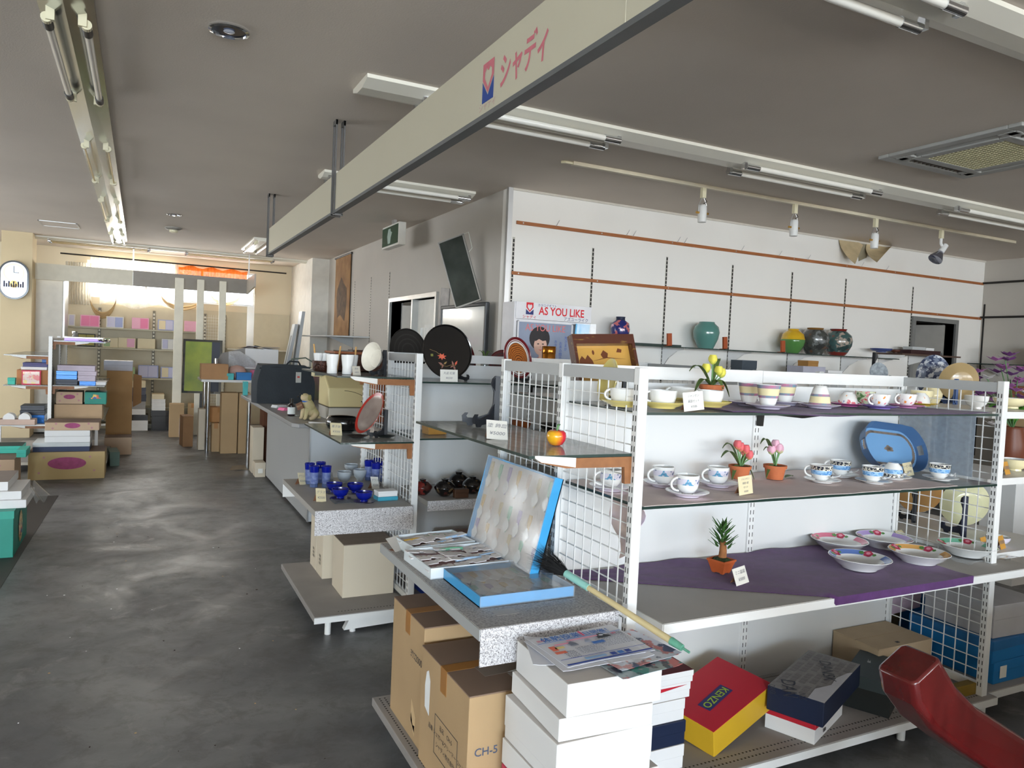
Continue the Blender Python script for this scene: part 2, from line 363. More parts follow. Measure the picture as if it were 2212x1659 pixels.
M_RAIL = mat('brown_wood_rail', (176, 108, 62), 0.5, var=0.3, scale=6, stretch=(1, 10, 10))
def rail(x0, x1, z):
    r = MB().box(x0, x1, YB-0.016, YB-0.001, z-0.014, z+0.014).build('wood_rail', M_RAIL, wall_back, bevel=0.002)
    s = MB()
    for k in range(9): s.cyl((x0+0.06+(x1-x0-0.12)*k/8, YB-0.018, z), (x0+0.06+(x1-x0-0.12)*k/8, YB-0.015, z), 0.006, n=8)
    s.build('screws', M_ALU, r)
rail(2.76, XR-0.02, 2.572); rail(2.735, XR-0.02, 2.155)
hk = MB()
for k, x in enumerate((3.13, 3.85, 3.92, 4.42, 4.5, 5.2, 5.7, 6.1, 6.9, 7.3)): hk.tube([(x, YB-0.02, 2.58), (x+0.004, YB-0.035, 2.60), (x+0.02, YB-0.04, 2.63)], 0.0025, 5)
hk.build('hooks', M_ALU, wall_back)
for z in (2.58, 2.17):
    MB().cyl((XR-0.03, YB-0.01, z), (XR-0.03, YB-2.2, z), 0.013).build('hanging_rod', M_DARKMET, wall_right)
# peeled wallpaper corner hanging from the top of the white wall
pl = MB()
p0 = Vector((5.62, YB-0.004, CEIL-0.03))
pl.sheet(lambda u, v: (6.55+0.30*u+0.05*v, YB-0.008-0.16*v*(1-u)*v-0.02*v, CEIL-0.012-0.27*v*(1-0.9*u)), 8, 8, 0.003)
pl.sheet(lambda u, v: (6.98+0.42*u-0.10*v, YB-0.008-0.22*v*v*(1-0.7*u), CEIL-0.012-0.23*v*(1-u)), 8, 8, 0.003)
pl.build('peeled_wallpaper', mat('old_paper_back', (206, 186, 148), 0.85, var=0.3, scale=8), wall_back, smooth=40)
dk = MB().prism([(6.84, CEIL-0.02), (7.03, CEIL-0.02), (7.0, CEIL-0.16), (6.88, CEIL-0.21)], YB-0.003, YB-0.0005, 'xz'); dk.build('bare_plaster', mat('bare_plaster', (150, 140, 116), 0.9), wall_back)

# ---------------------------------------------------------------- ceiling fixtures
M_TUBE = mat('fluorescent_tube_glass', (236, 233, 224), 0.15, coat=0.4, var=0.02)
M_TRAY = mat('light_tray_white', (232, 228, 214), 0.3, var=0.05, scale=2)
M_TRAYM = mat('light_tray_mirror', (176, 178, 172), 0.18, 0.9, var=0.05)
M_CERAM = mat('socket_ivory', (226, 218, 186), 0.4)
def light_row(name, label, axis, u0, u1, c, pairs, width=0.28, hang=2.785, mtray=M_TRAY, tubes=True, spread=0.085, ridge=False):
    t = thing(name, label, 'ceiling light', (0, 0, 0))
    def P(u, v, z): return (u, v, z) if axis == 'x' else (v, u, z)
    w = width/2; b = MB()
    prof = [(-w, CEIL-0.001), (-w, CEIL-0.02), (-w*0.35, CEIL-0.045), (w*0.35, CEIL-0.045), (w, CEIL-0.02), (w, CEIL-0.001)] if not ridge else \
           [(-w, CEIL-0.001), (-w, CEIL-0.012), (0, CEIL-0.05), (w, CEIL-0.012), (w, CEIL-0.001)]
    n = len(prof); vs = [P(u0, c+q, z) for q, z in prof]+[P(u1, c+q, z) for q, z in prof]
    b.add(vs, [tuple(range(n)), tuple(range(2*n-1, n-1, -1))]+[(i, n+i, n+(i+1) % n, (i+1) % n) for i in range(n)])
    b.build('tray', mtray, t)
    for pi, (a, e, has) in enumerate(pairs):
        for s in (-spread, spread):
            for q, dr in ((a, 1), (e, -1)):
                sk = MB()
                sk.box(*[x for pr in zip(P(q-0.012, c+s*0.8-0.016, 0)[:2], P(q+0.012, c+s*0.8+0.016, 0)[:2]) for x in pr], hang-0.012, CEIL-0.02)
                sk.cyl(P(q, c+s, hang), P(q+0.03*dr, c+s, hang), 0.021, n=12)
                sk.build('socket', M_CERAM if axis == 'y' else M_CHROME, t, smooth=40)
                if has: MB().cyl(P(q+0.005*dr, c+s, hang), P(q+0.11*dr, c+s, hang), 0.0205, n=14).build('end_cap', M_CHROME if axis == 'x' else M_DARKMET, t, smooth=40)
            if has:
                MB().cyl(P(a+0.03, c+s, hang), P(e-0.03, c+s, hang), 0.0165, n=14).build('tube', M_TUBE, t, smooth=40)
            else:
                MB().cyl(P(a, c+s, hang), P(e, c+s, hang), 0.006, n=8).build('support_rod', mat('brass_rod', (206, 184, 120), 0.3, 0.8), t)
    return t
light_row('fluorescent_light', 'long row of twin fluorescent tubes on a white tray above the spotlight track', 'x', 0.98, 8.7, 3.85, [(1.25+0.06, 2.53, 1), (3.53, 4.84, 1), (5.76, 7.05, 1), (7.8, 8.6, 1)])
light_row('fluorescent_light', 'white fluorescent light tray with chrome tube ends nearest the top right corner', 'x', 1.25, 6.5, 1.82, [(1.35, 2.60, 1), (4.6, 5.9, 1)], width=0.24)
light_row('fluorescent_light', 'short white fluorescent light with two tubes beside the grey wall corner', 'x', 1.25, 2.53, 6.02, [(1.3, 2.49, 1)], width=0.24)
light_row('fluorescent_light', 'mirrored fluorescent light strip running down the left aisle with some tubes missing', 'y', 1.5, 12.15, -0.3, [(1.35+0.2, 2.6, 1), (3.66, 4.84, 1), (5.98, 7.31, 0), (8.3, 9.75, 0), (10.9, 12.05, 1)], width=0.21, mtray=M_TRAYM, spread=0.072, ridge=True)
light_row('fluorescent_light', 'thin fluorescent light strip across the ceiling in front of the far window', 'x', -1.36, 2.42, 12.62, [(-1.2, 0.1, 0), (0.6, 1.9, 0)], width=0.2)
light_row('fluorescent_light', 'small lit-up looking light fitting behind the end of the hanging sign board', 'y', 10.3, 11.7, 1.42, [(10.4, 11.6, 1)], width=0.24, mtray=M_TRAY)

def downlight(loc, label, r=0.085):
    t = thing('downlight', label, 'downlight', (loc.x, loc.y, CEIL))
    MB().lathe([(r, 0.0), (r, -0.008), (r*0.86, -0.012), (r*0.84, 0.0)], 28).build('trim_ring', M_CHROME, t, smooth=40)
    MB().lathe([(r*0.84, -0.004), (r*0.6, -0.0015), (0.02, -0.001)], 28).build('reflector', mat('downlight_reflector', (120, 132, 160), 0.1, 1.0), t, smooth=40)
    MB().lathe([(0.02, -0.002), (0.024, -0.008), (0.012, -0.012), (0.001, -0.013)], 14).build('bulb', mat('bulb_glass', (200, 206, 220), 0.1), t, smooth=50)
downlight(at(495, 65, CEIL), 'recessed chrome downlight in the ceiling right of the mirrored strip light')
downlight(at(376, 463, CEIL), 'small recessed downlight in the ceiling towards the far window', 0.075)
sd = at(375, 492, CEIL)
t = thing('smoke_detector', 'round cream smoke detector on the ceiling beyond the downlights', 'smoke detector', (sd.x, sd.y, CEIL))
MB().lathe([(0.10, 0), (0.10, -0.012), (0.07, -0.03)], 24).build('base', mat('detector_grey', (150, 146, 138), 0.5), t, smooth=40)
MB().lathe([(0.05, -0.03), (0.048, -0.055), (0.03, -0.06)], 20).build('sensor', M_CERAM, t, smooth=40)
hp = [at(85, 475, CEIL), at(165, 480, CEIL), at(170, 490, CEIL), at(88, 486, CEIL)]
t = thing('ceiling_hatch', 'thin rectangular access hatch in the ceiling near the clock pillar', 'ceiling hatch', (hp[0].x, hp[0].y, CEIL))
hx0, hx1, hy0, hy1 = -0.02, hp[1].x-hp[0].x, hp[3].y-hp[0].y-0.35, 0.0
f = MB()
hy1 = hp[3].y-hp[0].y; hy0 = 0
f.box(hx0, hx1, hy0, hy0+0.015, -0.006, 0); f.box(hx0, hx1, hy1-0.015, hy1, -0.006, 0); f.box(hx0, hx0+0.015, hy0, hy1, -0.006, 0); f.box(hx1-0.015, hx1, hy0, hy1, -0.006, 0); f.build('hatch_frame', M_ALU, t)
box1('hatch_panel', M_CEIL, hx0+0.015, hx1-0.015, hy0+0.015, hy1-0.015, -0.003, 0, t)

# air-conditioning cassette
t = thing('air_conditioner', 'grey square ceiling air conditioner with a gridded intake grille', 'air conditioner', (4.61, 2.85, CEIL))
M_AC = mat('air_conditioner_grey', (168, 168, 164), 0.5)
f = MB()
for sx, sy, a, b in ((1, 0, 0, 0),): pass
def ring(b, o, i, z0, z1):
    b.box(-o, o, -o, -i, z0, z1); b.box(-o, o, i, o, z0, z1); b.box(-o, -i, -i, i, z0, z1); b.box(i, o, -i, i, z0, z1)
ring(f, 0.435, 0.36, -0.022, 0); ring(f, 0.30, 0.235, -0.028, 0)
for a in range(4):
    m = Matrix.Rotation(a*PI/2, 4, 'Z'); f.M = m; f.box(0.30, 0.36, 0.26, 0.37, -0.025, 0); f.box(0.30, 0.36, -0.37, -0.26, -0.025, 0)
f.M = None; f.build('panel', M_AC, t, bevel=0.006)
for a in range(4):
    b = MB(); b.M = Matrix.Rotation(a*PI/2, 4, 'Z'); b.box(0.298, 0.362, -0.262, 0.262, -0.004, -0.001); b.build('outlet_slot', M_BLACK, t)
    if a in (1, 3):
        v = MB(); v.M = b.M
        for k in range(13): v.box(0.305, 0.355, -0.25+k*0.04, -0.244+k*0.04, -0.02, -0.004)
        stuff(v.build('slot_fins', mat('fin_grey', (110, 104, 96), 0.6), t))
    else:
        v = MB(); v.M = b.M; v.add([(0.306, -0.25, -0.02), (0.352, -0.25, -0.008), (0.352, 0.25, -0.008), (0.306, 0.25, -0.02), (0.306, -0.25, -0.016), (0.352, -0.25, -0.004), (0.352, 0.25, -0.004), (0.306, 0.25, -0.016)],
              [(0,3,2,1),(4,5,6,7),(0,1,5,4),(1,2,6,5),(2,3,7,6),(3,0,4,7)]); v.build('vane', M_AC, t)
g = MB()
for k in range(19):
    q = -0.235+0.47*k/18; g.box(q-0.003, q+0.003, -0.235, 0.235, -0.026, -0.016); g.box(-0.235, 0.235, q-0.003, q+0.003, -0.026, -0.016)
g.build('intake_grille', mat('grille_cream', (214, 208, 170), 0.5), t)
box1('intake_dark', mat('filter_dark', (40, 37, 32), 0.9), -0.236, 0.236, -0.236, 0.236, -0.006, -0.001, t)
MB().tube([(-0.06, -0.25, -0.028), (-0.07, -0.26, -0.05), (-0.05, -0.27, -0.06), (-0.06, -0.27, -0.085)], 0.003, 5).build('orange_tag_string', mat('orange_string', (214, 110, 70), 0.7), t)

# spotlight track with four spots
tr = thing('spotlight_track', 'thin cream spotlight track mounted on the ceiling along the white wall', 'track', (0, 4.56, CEIL))
box1('rail', mat('track_cream', (222, 212, 188), 0.5), 2.68, 7.9, -0.016, 0.016, -0.024, 0, tr)
MB().tube([(2.68, 0, -0.012), (2.62, 0, -0.012), (2.60, 0.02, -0.012)], 0.01).build('feed_end', M_CERAM, tr)
def spot(px, py, label, aimed=False):
    x = at(px, py, CEIL-0.03).x*0.99
    t = thing('spotlight', label, 'spotlight', (x, 4.56, CEIL-0.024))
    box1('adapter', M_CERAM, -0.018, 0.018, -0.014, 0.014, -0.075, 0, t)
    if not aimed:
        y = MB(); y.tube([(-0.01, 0, -0.075), (-0.038, 0, -0.13), (-0.04, 0, -0.185)], 0.003); y.tube([(0.01, 0, -0.075), (0.038, 0, -0.13), (0.04, 0, -0.185)], 0.003); y.build('yoke', M_ALU, t)
        h = MB().lathe([(0.001, -0.26), (0.032, -0.26), (0.034, -0.20), (0.032, -0.14), (0.02, -0.125), (0.001, -0.12)], 18); hd = h.build('lamp_body', M_WHITEP, t, smooth=40)
        for sd_ in (-1, 1): MB().cyl((sd_*0.058, 0, -0.19), (sd_*0.034, 0, -0.19), 0.009).build('knob', mat('brass', (216, 170, 90), 0.3, 0.9), t, smooth=40)
        c = MB().tube([(0.015, 0, -0.075), (0.03, -0.012, -0.10), (0.0, -0.01, -0.12), (0, 0, -0.13)], 0.0025); c.build('cable', M_BLACK, t)
    else:
        a = MB(); a.tube([(0, 0, -0.07), (0.0, 0.0, -0.12), (0.025, -0.01, -0.17)], 0.013, 8); a.build('arm', M_WHITEP, t, smooth=40)
        d = Vector((-0.62, 0.1, -0.78)).normalized(); q = d.to_track_quat('Z', 'Y').to_matrix().to_4x4()
        h = MB(); h.M = Matrix.Translation((0.025, -0.012, -0.165)) @ q; h.lathe([(0.001, -0.04), (0.026, -0.04), (0.03, 0.05), (0.001, 0.055)], 16); h.build('lamp_holder', M_WHITEP, t, smooth=40)
        h = MB(); h.M = Matrix.Translation((0.025, -0.012, -0.165)) @ q; h.lathe([(0.02, 0.05), (0.03, 0.06), (0.062, 0.13), (0.064, 0.145), (0.05, 0.14), (0.001, 0.137)], 20); h.build('reflector_bulb', mat('reflector_bulb', (150, 152, 166), 0.12, 0.8), t, smooth=40)
spot(1520, 412, 'white cylindrical spotlight hanging from the track, first from the left')
spot(1717, 447, 'white cylindrical spotlight hanging from the track, second from the left')
spot(1889, 478, 'white cylindrical spotlight hanging in front of the peeled wallpaper')
spot(2030, 503, 'spotlight with a silvery bulb aimed sideways at the right end of the track', True)

# long hanging sign board with brackets
t = thing('hanging_sign_board', 'long beige sign board hung from the ceiling with pink lettering and emblem', 'sign', (1.055, 0, 0))
M_SIGN = mat('sign_beige', (206, 200, 178), 0.35, var=0.05, scale=1.0)
SB = 2.305; ST = 2.53
box1('board', M_SIGN, -0.018, 0.018, -1.2, 7.25, SB, ST, t)
box1('bottom_channel', mat('sign_channel_grey', (120, 122, 124), 0.4, 0.4), -0.021, 0.021, -1.2, 7.25, SB-0.012, SB+0.004, t)
box1('panel_joint', mat('joint_line', (214, 208, 186), 0.5), -0.0188, -0.018, 1.545, 1.548, SB, ST, t)
SF = lambda y, z: face((-0.0185, y, z), (0, -1, 0), (0, 0, 1))
PINK = mat('faded_pink_print', (214, 120, 132), 0.5, var=0.12, scale=40); BLUE = mat('sign_blue_print', (34, 70, 150), 0.5)
pA = atX(1040, 215, 1.037); pB = atX(1185, 70, 1.037)
lettering('lettering', 'シャディ', 0.118, PINK, t, SF(2.095, 2.402), sx=0.72, shear=0.12, bold=0.022)
ly = 2.352
flat('emblem_blue', [(-0.045, -0.078), (0.045, -0.078), (0.045, -0.006), (0, -0.058), (-0.045, -0.006)], SF(ly, 2.425), BLUE, t)
hs = MB(); hs.M = SF(ly, 2.425)
hp = [(0, -0.05), (-0.045, 0.0), (-0.045, 0.055), (0.045, 0.055), (0.045, 0.0)]
hi = [(0, -0.03), (-0.026, 0.005), (-0.026, 0.022), (-0.014, 0.034), (0, 0.022), (0.014, 0.034), (0.026, 0.022), (0.026, 0.005)]
def heart_frame(b, k=1.0, t=0.0006):
    o = [(0, -0.05), (-0.045, 0.0), (-0.045, 0.03), (-0.045, 0.055), (0, 0.055), (0.045, 0.055), (0.045, 0.03), (0.045, 0.0)]
    i = [(0, -0.032), (-0.028, 0.004), (-0.028, 0.024), (-0.014, 0.036), (0, 0.024), (0.014, 0.036), (0.028, 0.024), (0.028, 0.004)]
    for a in range(8):
        c = (a+1) % 8; b.add([(p[0]*k, p[1]*k, t) for p in (o[a], o[c], i[c], i[a])], [(0, 1, 2, 3)])
heart_frame(hs); hs.build('emblem_heart', PINK, t)
lettering('small_lettering', 'シャディ', 0.035, mat('faint_pink', (206, 170, 164), 0.6), t, SF(ly, 2.334))
M_BRK = mat('bracket_grey', (96, 94, 92), 0.5, 0.5)
for y in (-0.9, 1.0, 4.6, 7.22):
    b = MB()
    for s in (-1, 1):
        for dy in (-0.03, 0.03): b.box(s*0.024-0.005, s*0.024+0.005, y+dy-0.007, y+dy+0.007, SB-0.02, CEIL)
        b.box(s*0.024-0.006, s*0.024+0.006, y-0.037, y+0.037, CEIL-0.03, CEIL)
    b.box(-0.03, 0.03, y-0.037, y-0.023, SB-0.026, SB-0.014); b.box(-0.03, 0.03, y+0.023, y+0.037, SB-0.026, SB-0.014)
    b.build('bracket', M_BRK, t)
# ================================================================ shop gondolas
M_GLASS = sheer('shelf_glass', (206, 208, 205), 0.82, 0.03, 0.10)
M_GEDGE = mat('glass_edge_green', (34, 56, 50), 0.2, spec=0.8)
M_BRACKET = mat('brown_shelf_bracket', (158, 104, 62), 0.5, var=0.25, scale=30)
M_BRWHITE = mat('white_bracket_tip', (238, 236, 230), 0.4)
M_DUST = mat('dusty_grey_shelf', (176, 172, 166), 0.6, var=0.14, scale=4)
M_BACK = mat('gondola_back_white', (222, 223, 222), 0.5, var=0.03, scale=2)
def marble_mat():
    m = bpy.data.materials.new('speckled_marble_print'); m.use_nodes = True; n, l = m.node_tree.nodes, m.node_tree.links; b = n['Principled BSDF']
    tc = n.new('ShaderNodeTexCoord'); ns = n.new('ShaderNodeTexNoise'); ns.inputs['Scale'].default_value = 240; ns.inputs['Detail'].default_value = 3; ns.inputs['Distortion'].default_value = 1.2
    l.new(tc.outputs['Object'], ns.inputs['Vector']); r = n.new('ShaderNodeValToRGB'); e = r.color_ramp.elements
    e[0].position = 0.36; e[0].color = lin((116, 112, 114)); e[1].position = 0.56; e[1].color = lin((228, 226, 228)); l.new(ns.outputs['Fac'], r.inputs[0]); l.new(r.outputs[0], b.inputs['Base Color']); b.inputs['Roughness'].default_value = 0.45
    return m
M_MARBLE = marble_mat()
PW = 0.036                                           # post size
def part(g, name, b, m, **k): return b.build(name, m, g, world=True, **k)
def posts(g, pts, top, z0=0.03, front=False):
    for (x, y) in pts:
        p = part(g, 'post', MB().box(x-0.018, x+0.018, y-0.015, y+0.015, z0, top), M_WHITEP, bevel=0.003)
        s = MB(); z = z0+0.12
        while z < top-0.04:
            if front:
                for dx in (-0.010, 0.007): s.box(x+dx, x+dx+0.003, y-0.0156, y-0.0146, z, z+0.018)
            else:
                for sgn in (-1, 1):
                    for dy in (-0.008, 0.005): s.box(x+sgn*0.0185-0.0004, x+sgn*0.0185+0.0004, y+dy, y+dy+0.003, z, z+0.018)
            z += 0.032
        o = s.build('slots', M_SLOT, p); stuff(o)
def mesh_x(g, x, y0, y1, z0, z1, pitch=0.05, r=0.0018, m=None):
    b = MB(); n = int((y1-y0)/pitch); k = int((z1-z0)/pitch)
    for i in range(n+1): y = y0+(y1-y0)*i/n; b.box(x-r, x+r, y-r, y+r, z0, z1)
    for j in range(k+1): z = z0+(z1-z0)*j/k; b.box(x+r*0.6, x+r*2.6, y0, y1, z-r, z+r)
    return part(g, 'wire_mesh', b, m or M_WHITEP)
def endframe(g, x, ys, top, mesh=(True, True), z0=0.16):
    for i in range(2):
        a, b = ys[i]+0.015, ys[i+1]-0.015
        part(g, 'top_bar', MB().box(x-0.015, x+0.015, a, b, top-0.048, top-0.006), M_GREYP)
        if mesh[i]:
            mesh_x(g, x, a+0.004, b-0.004, z0, top-0.045)
            part(g, 'bottom_bar', MB().box(x-0.012, x+0.012, a, b, z0-0.03, z0), M_WHITEP)
M_CLEAR = sheer('clear_shelf_glass', (196, 206, 202), 0.22, 0.05, 0.05)
def glass_shelf(g, x0, x1, y0, y1, z, brackets=(), bdir=None, t=0.009, name='glass_shelf', bm=None):
    s = part(g, name, MB().box(x0, x1, y0, y1, z-t, z), [bm or M_GLASS]); e = MB()
    for q in ((x0, x1, y0-0.0006, y0+0.0008), (x0, x1, y1-0.0008, y1+0.0006), (x0-0.0006, x0+0.0008, y0, y1), (x1-0.0008, x1+0.0006, y0, y1)): e.box(*q, z-t, z-0.0003)
    e.build('glass_edge', M_GEDGE, s)
    for p in brackets: bracket(g, p, z-t-0.001, bdir, m=M_DARKMET if bdir == (0, -1) else None)
    return s
def bracket(g, p, z, d, length=0.33, m=None):
    """shelf arm rooted at p=(x,y), reaching along unit vector d"""
    x, y = p; b = MB(); dx, dy = d
    ang = math.atan2(dy, dx); b.M = Matrix.Translation((x, y, z)) @ Matrix.Rotation(ang, 4, 'Z')
    b.prism([(0.0, 0.0), (0.0, -0.085), (0.022, -0.085), (0.026, -0.032), (length*0.72, -0.030), (length*0.98, -0.012), (length, 0.0)], -0.008, 0.008, 'xz')
    o = part(g, 'bracket', b, m or M_BRACKET)
    c = MB(); c.M = b.M; c.prism([(length*0.62, 0.001), (length*0.62, -0.028), (length*0.98, -0.010), (length+0.015, 0.003), (length+0.015, 0.010), (length+0.008, 0.010)], -0.0095, 0.0095, 'xz'); c.build('bracket_tip', M_BRWHITE if not m else m, o)
def deck(g, x0, x1, y0, y1, z=0.111, t=0.032, m=None, rows=()):
    d = part(g, 'base_deck', MB().box(x0, x1, y0, y1, z-t, z), m or mat('dusty_deck', (156, 151, 147), 0.65, var=0.14, scale=5), bevel=0.003)
    part(g, 'deck_edge', MB().box(x0-0.002, x1, y0-0.003, y0, z-t-0.002, z-0.004), M_WHITEP)
    if rows:
        h = MB()
        for (axis, c, a, b) in rows:
            n = int((b-a)/0.017)
            for i in range(n):
                q = a+(b-a)*i/n
                if axis == 'x': h.box(q, q+0.006, c-0.003, c+0.003, z, z+0.0006)
                else: h.box(c-0.003, c+0.003, q, q+0.006, z, z+0.0006)
        stuff(h.build('perforations', M_SLOT, d))
def foot(g, x, y): part(g, 'foot', MB().cyl((x, y, 0), (x, y, 0.08), 0.016, n=12), M_WHITEP, smooth=40)
def leg_beam(g, x0, x1, y): part(g, 'leg_beam', MB().prism([(x0+0.03, 0.078), (x1, 0.078), (x1, 0.028), (x0, 0.016)], y-0.02, y+0.02, 'xz'), M_WHITEP); foot(g, x0+0.05, y); foot(g, x1-0.05, y)

TOP = 1.470
# --- nearest gondola -------------------------------------------------------
AX, BX, AY, AC, AB = 1.402, 3.287, 1.90, 2.37, 2.86
g1 = thing('shop_gondola', 'nearest white shop gondola with wire mesh ends and shelves of tea cups', 'display shelf', (AX, AY, 0))
posts(g1, [(AX, AY), (AX, AC), (AX, AB), (BX, AY), (BX, AC), (BX, AB)], TOP); posts(g1, [(2.352, AC)], TOP, front=True)
endframe(g1, AX, (AY, AC, AB), TOP); endframe(g1, BX, (AY, AC, AB), TOP)
for x0, x1 in ((AX+0.016, 2.336), (2.368, BX-0.016)):
    part(g1, 'back_panel', MB().box(x0, x1, AC-0.006, AC+0.006, 0.13, TOP-0.065), M_BACK)
    part(g1, 'top_bar', MB().box(x0, x1, AC-0.018, AC+0.018, TOP-0.052, TOP-0.002), M_WHITEP)
deck(g1, AX+0.0, BX+0.05, 1.86, AC, rows=[('x', 1.90, AX+0.1, BX), ('x', 1.93, AX+0.1, BX), ('x', 2.30, AX+0.1, BX)])
deck(g1, AX, BX+0.05, AC+0.001, AB+0.03, 0.111)
deck(g1, 0.85, AX-0.001, 1.86, 2.81, rows=[('y', 0.875, 1.88, 2.80), ('y', 0.895, 1.88, 2.80)])
deck(g1, BX+0.051, 3.95, 1.90, 2.85)
for (x, y) in ((0.95, 1.95), (0.95, 2.7), (1.9, 1.92), (2.8, 1.92), (1.9, 2.8), (2.8, 2.8), (3.8, 2.0), (3.8, 2.75)): foot(g1, x, y)
# main front shelves
ZT, ZM, ZL, ZG, ZK = 1.330, 1.033, 0.690, 1.200, 0.694
glass_shelf(g1, AX+0.02, BX-0.02, 1.90, AC-0.01, ZT, [(2.352, AC-0.02)], (0, -1))
glass_shelf(g1, AX+0.02, BX-0.02, 1.885, AC-0.01, ZM, [(2.352, AC-0.02)], (0, -1))
ls = part(g1, 'shelf', MB().box(AX+0.05, 3.42, 1.79, AC-0.008, ZL-0.03, ZL), M_DUST)
MB().box(AX+0.049, 3.42, 1.786, 1.79, ZL-0.032, ZL-0.002).build('shelf_edge', M_WHITEP, ls)
MB().box(AX+0.046, AX+0.05, 1.79, AC-0.01, ZL-0.032, ZL-0.002).build('shelf_edge', M_WHITEP, ls)
# rear side shelves
for z in (1.33, 1.02, 0.66): glass_shelf(g1, AX+0.03, BX-0.03, AC+0.012, AB-0.03, z)
# end cap facing the aisle: glass shelf, speckled shelf
glass_shelf(g1, 1.02, AX-0.018, 1.905, 2.90, ZG, [(AX-0.018, AY+0.012), (AX-0.018, AB)], (-1, 0))
ks = part(g1, 'marbled_shelf', MB().box(0.90, AX-0.02, 1.93, 2.93, ZK-0.034, ZK), mat('dusty_speckled_top', (178, 174, 170), 0.6, rgb2=(136, 132, 130), scale=140, contrast=(0.35, 0.6)))
MB().box(0.897, 0.90, 1.93, 2.93, ZK-0.036, ZK-0.002).build('shelf_edge', M_GREYP, ks)
MB().box(0.90, AX-0.02, 1.926, 1.93, ZK-0.112, ZK-0.001).build('marbled_apron', M_MARBLE, ks)
# end cap on the right
for z, xx in ((1.335, 3.75), (1.04, 3.8), (0.705, 3.95)):
    s = part(g1, 'shelf', MB().box(BX+0.02, xx, 1.95, 2.85, z-0.03, z), M_WHITEP)

# --- second gondola --------------------------------------------------------
CX, DX, CY, CC, CB = 1.333, 3.216, 3.78, 4.29, 4.80
g2 = thing('shop_gondola', 'second white shop gondola holding lacquer ware and blue glasses, behind the nearest one', 'display shelf', (CX, CY, 0))
posts(g2, [(CX, CY), (CX, CC), (CX, CB), (DX, CY), (DX, CC), (DX, CB)], TOP); posts(g2, [(2.27, CC)], TOP, front=True)
endframe(g2, CX, (CY, CC, CB), TOP); endframe(g2, DX, (CY, CC, CB), TOP)
for x0, x1 in ((CX+0.016, 2.254), (2.286, DX-0.016)):
    part(g2, 'back_panel', MB().box(x0, x1, CC-0.006, CC+0.006, 0.13, TOP-0.065), M_BACK)
    part(g2, 'top_bar', MB().box(x0, x1, CC-0.018, CC+0.018, TOP-0.052, TOP-0.002), M_WHITEP)
deck(g2, CX, DX, 3.75, CC); deck(g2, CX, DX, CC+0.001, CB+0.03); deck(g2, 0.82, CX-0.001, 3.752, 4.752, rows=[('x', 3.80, 0.95, CX)])
leg_beam(g2, 0.98, CX, 3.80); leg_beam(g2, 0.98, CX, 4.68); foot(g2, 0.90, 3.80); foot(g2, 0.9, 4.7); foot(g2, 2.2, 3.8); foot(g2, 3.1, 3.8); foot(g2, 2.2, 4.7); foot(g2, 3.1, 4.7)
QT, QM, QK = 1.339, 1.000, 0.662                      # end cap heights
glass_shelf(g2, 0.905, CX-0.018, 3.80, 4.74, QT, [(CX-0.018, CY+0.012), (CX-0.018, CB)], (-1, 0))
glass_shelf(g2, 0.925, CX-0.018, 3.76, 4.70, QM, [(CX-0.018, CY+0.012), (CX-0.018, CB)], (-1, 0))
ks = part(g2, 'marbled_shelf', MB().box(0.80, CX-0.02, 3.73, 4.66, QK-0.03, QK), M_DUST)
MB().box(0.80, CX-0.02, 3.726, 3.73, QK-0.125, QK-0.001).build('marbled_apron', M_MARBLE, ks)
MB().box(0.80, CX-0.25, 4.66, 4.664, QK-0.11, QK-0.001).build('white_apron', M_WHITEP, ks)
RT, RM, RK = 1.322, 1.005, 0.668                      # front heights
glass_shelf(g2, CX+0.02, DX-0.02, 3.76, CC-0.01, RT, [(2.27, CC-0.02)], (0, -1))
glass_shelf(g2, CX+0.02, DX-0.02, 3.85, CC-0.01, RM, [(2.27, CC-0.02)], (0, -1))
ks = part(g2, 'marbled_shelf', MB().box(1.42, DX-0.02, 3.80, CC-0.01, RK-0.03, RK), M_DUST)
MB().box(1.42, DX-0.02, 3.796, 3.80, RK-0.055, RK-0.001).build('marbled_apron', M_MARBLE, ks)
for z in (1.33, 1.0): glass_shelf(g2, CX+0.03, DX-0.03, CC+0.012, CB-0.03, z)

# --- left gondola, seen end on, running away from the camera ---------------
LX, LY = -0.85, 9.3
g3 = thing('shop_gondola', 'white gondola stacked with gift boxes on the left side of the aisle', 'display shelf', (LX, LY, 0))
posts(g3, [(LX, LY), (LX, 10.2), (LX, 11.1)], 1.45)
for y0, y1 in ((LY+0.022, 10.178), (10.222, 11.078)):
    part(g3, 'wire_panel', MB().box(LX-0.004, LX+0.004, y0, y1, 0.12, 1.36), mat('frosted_divider', (206, 212, 210), 0.4))
    part(g3, 'top_bar', MB().box(LX-0.015, LX+0.015, y0, y1, 1.38, 1.43), M_WHITEP)
for z in (1.405, 0.925, 0.548): glass_shelf(g3, LX+0.018, -0.34, LY+0.03, 11.0, z, [(LX+0.018, LY+0.05)], (1, 0))
for z in (1.240, 0.92, 0.50): glass_shelf(g3, -1.27, LX-0.018, LY+0.03, 11.0, z, [(LX-0.018, LY+0.05)], (-1, 0))
deck(g3, -1.3, -0.30, LY-0.02, 11.1); foot(g3, -1.2, LY+0.05); foot(g3, -0.4, LY+0.05); foot(g3, -1.2, 11.0); foot(g3, -0.4, 11.0)

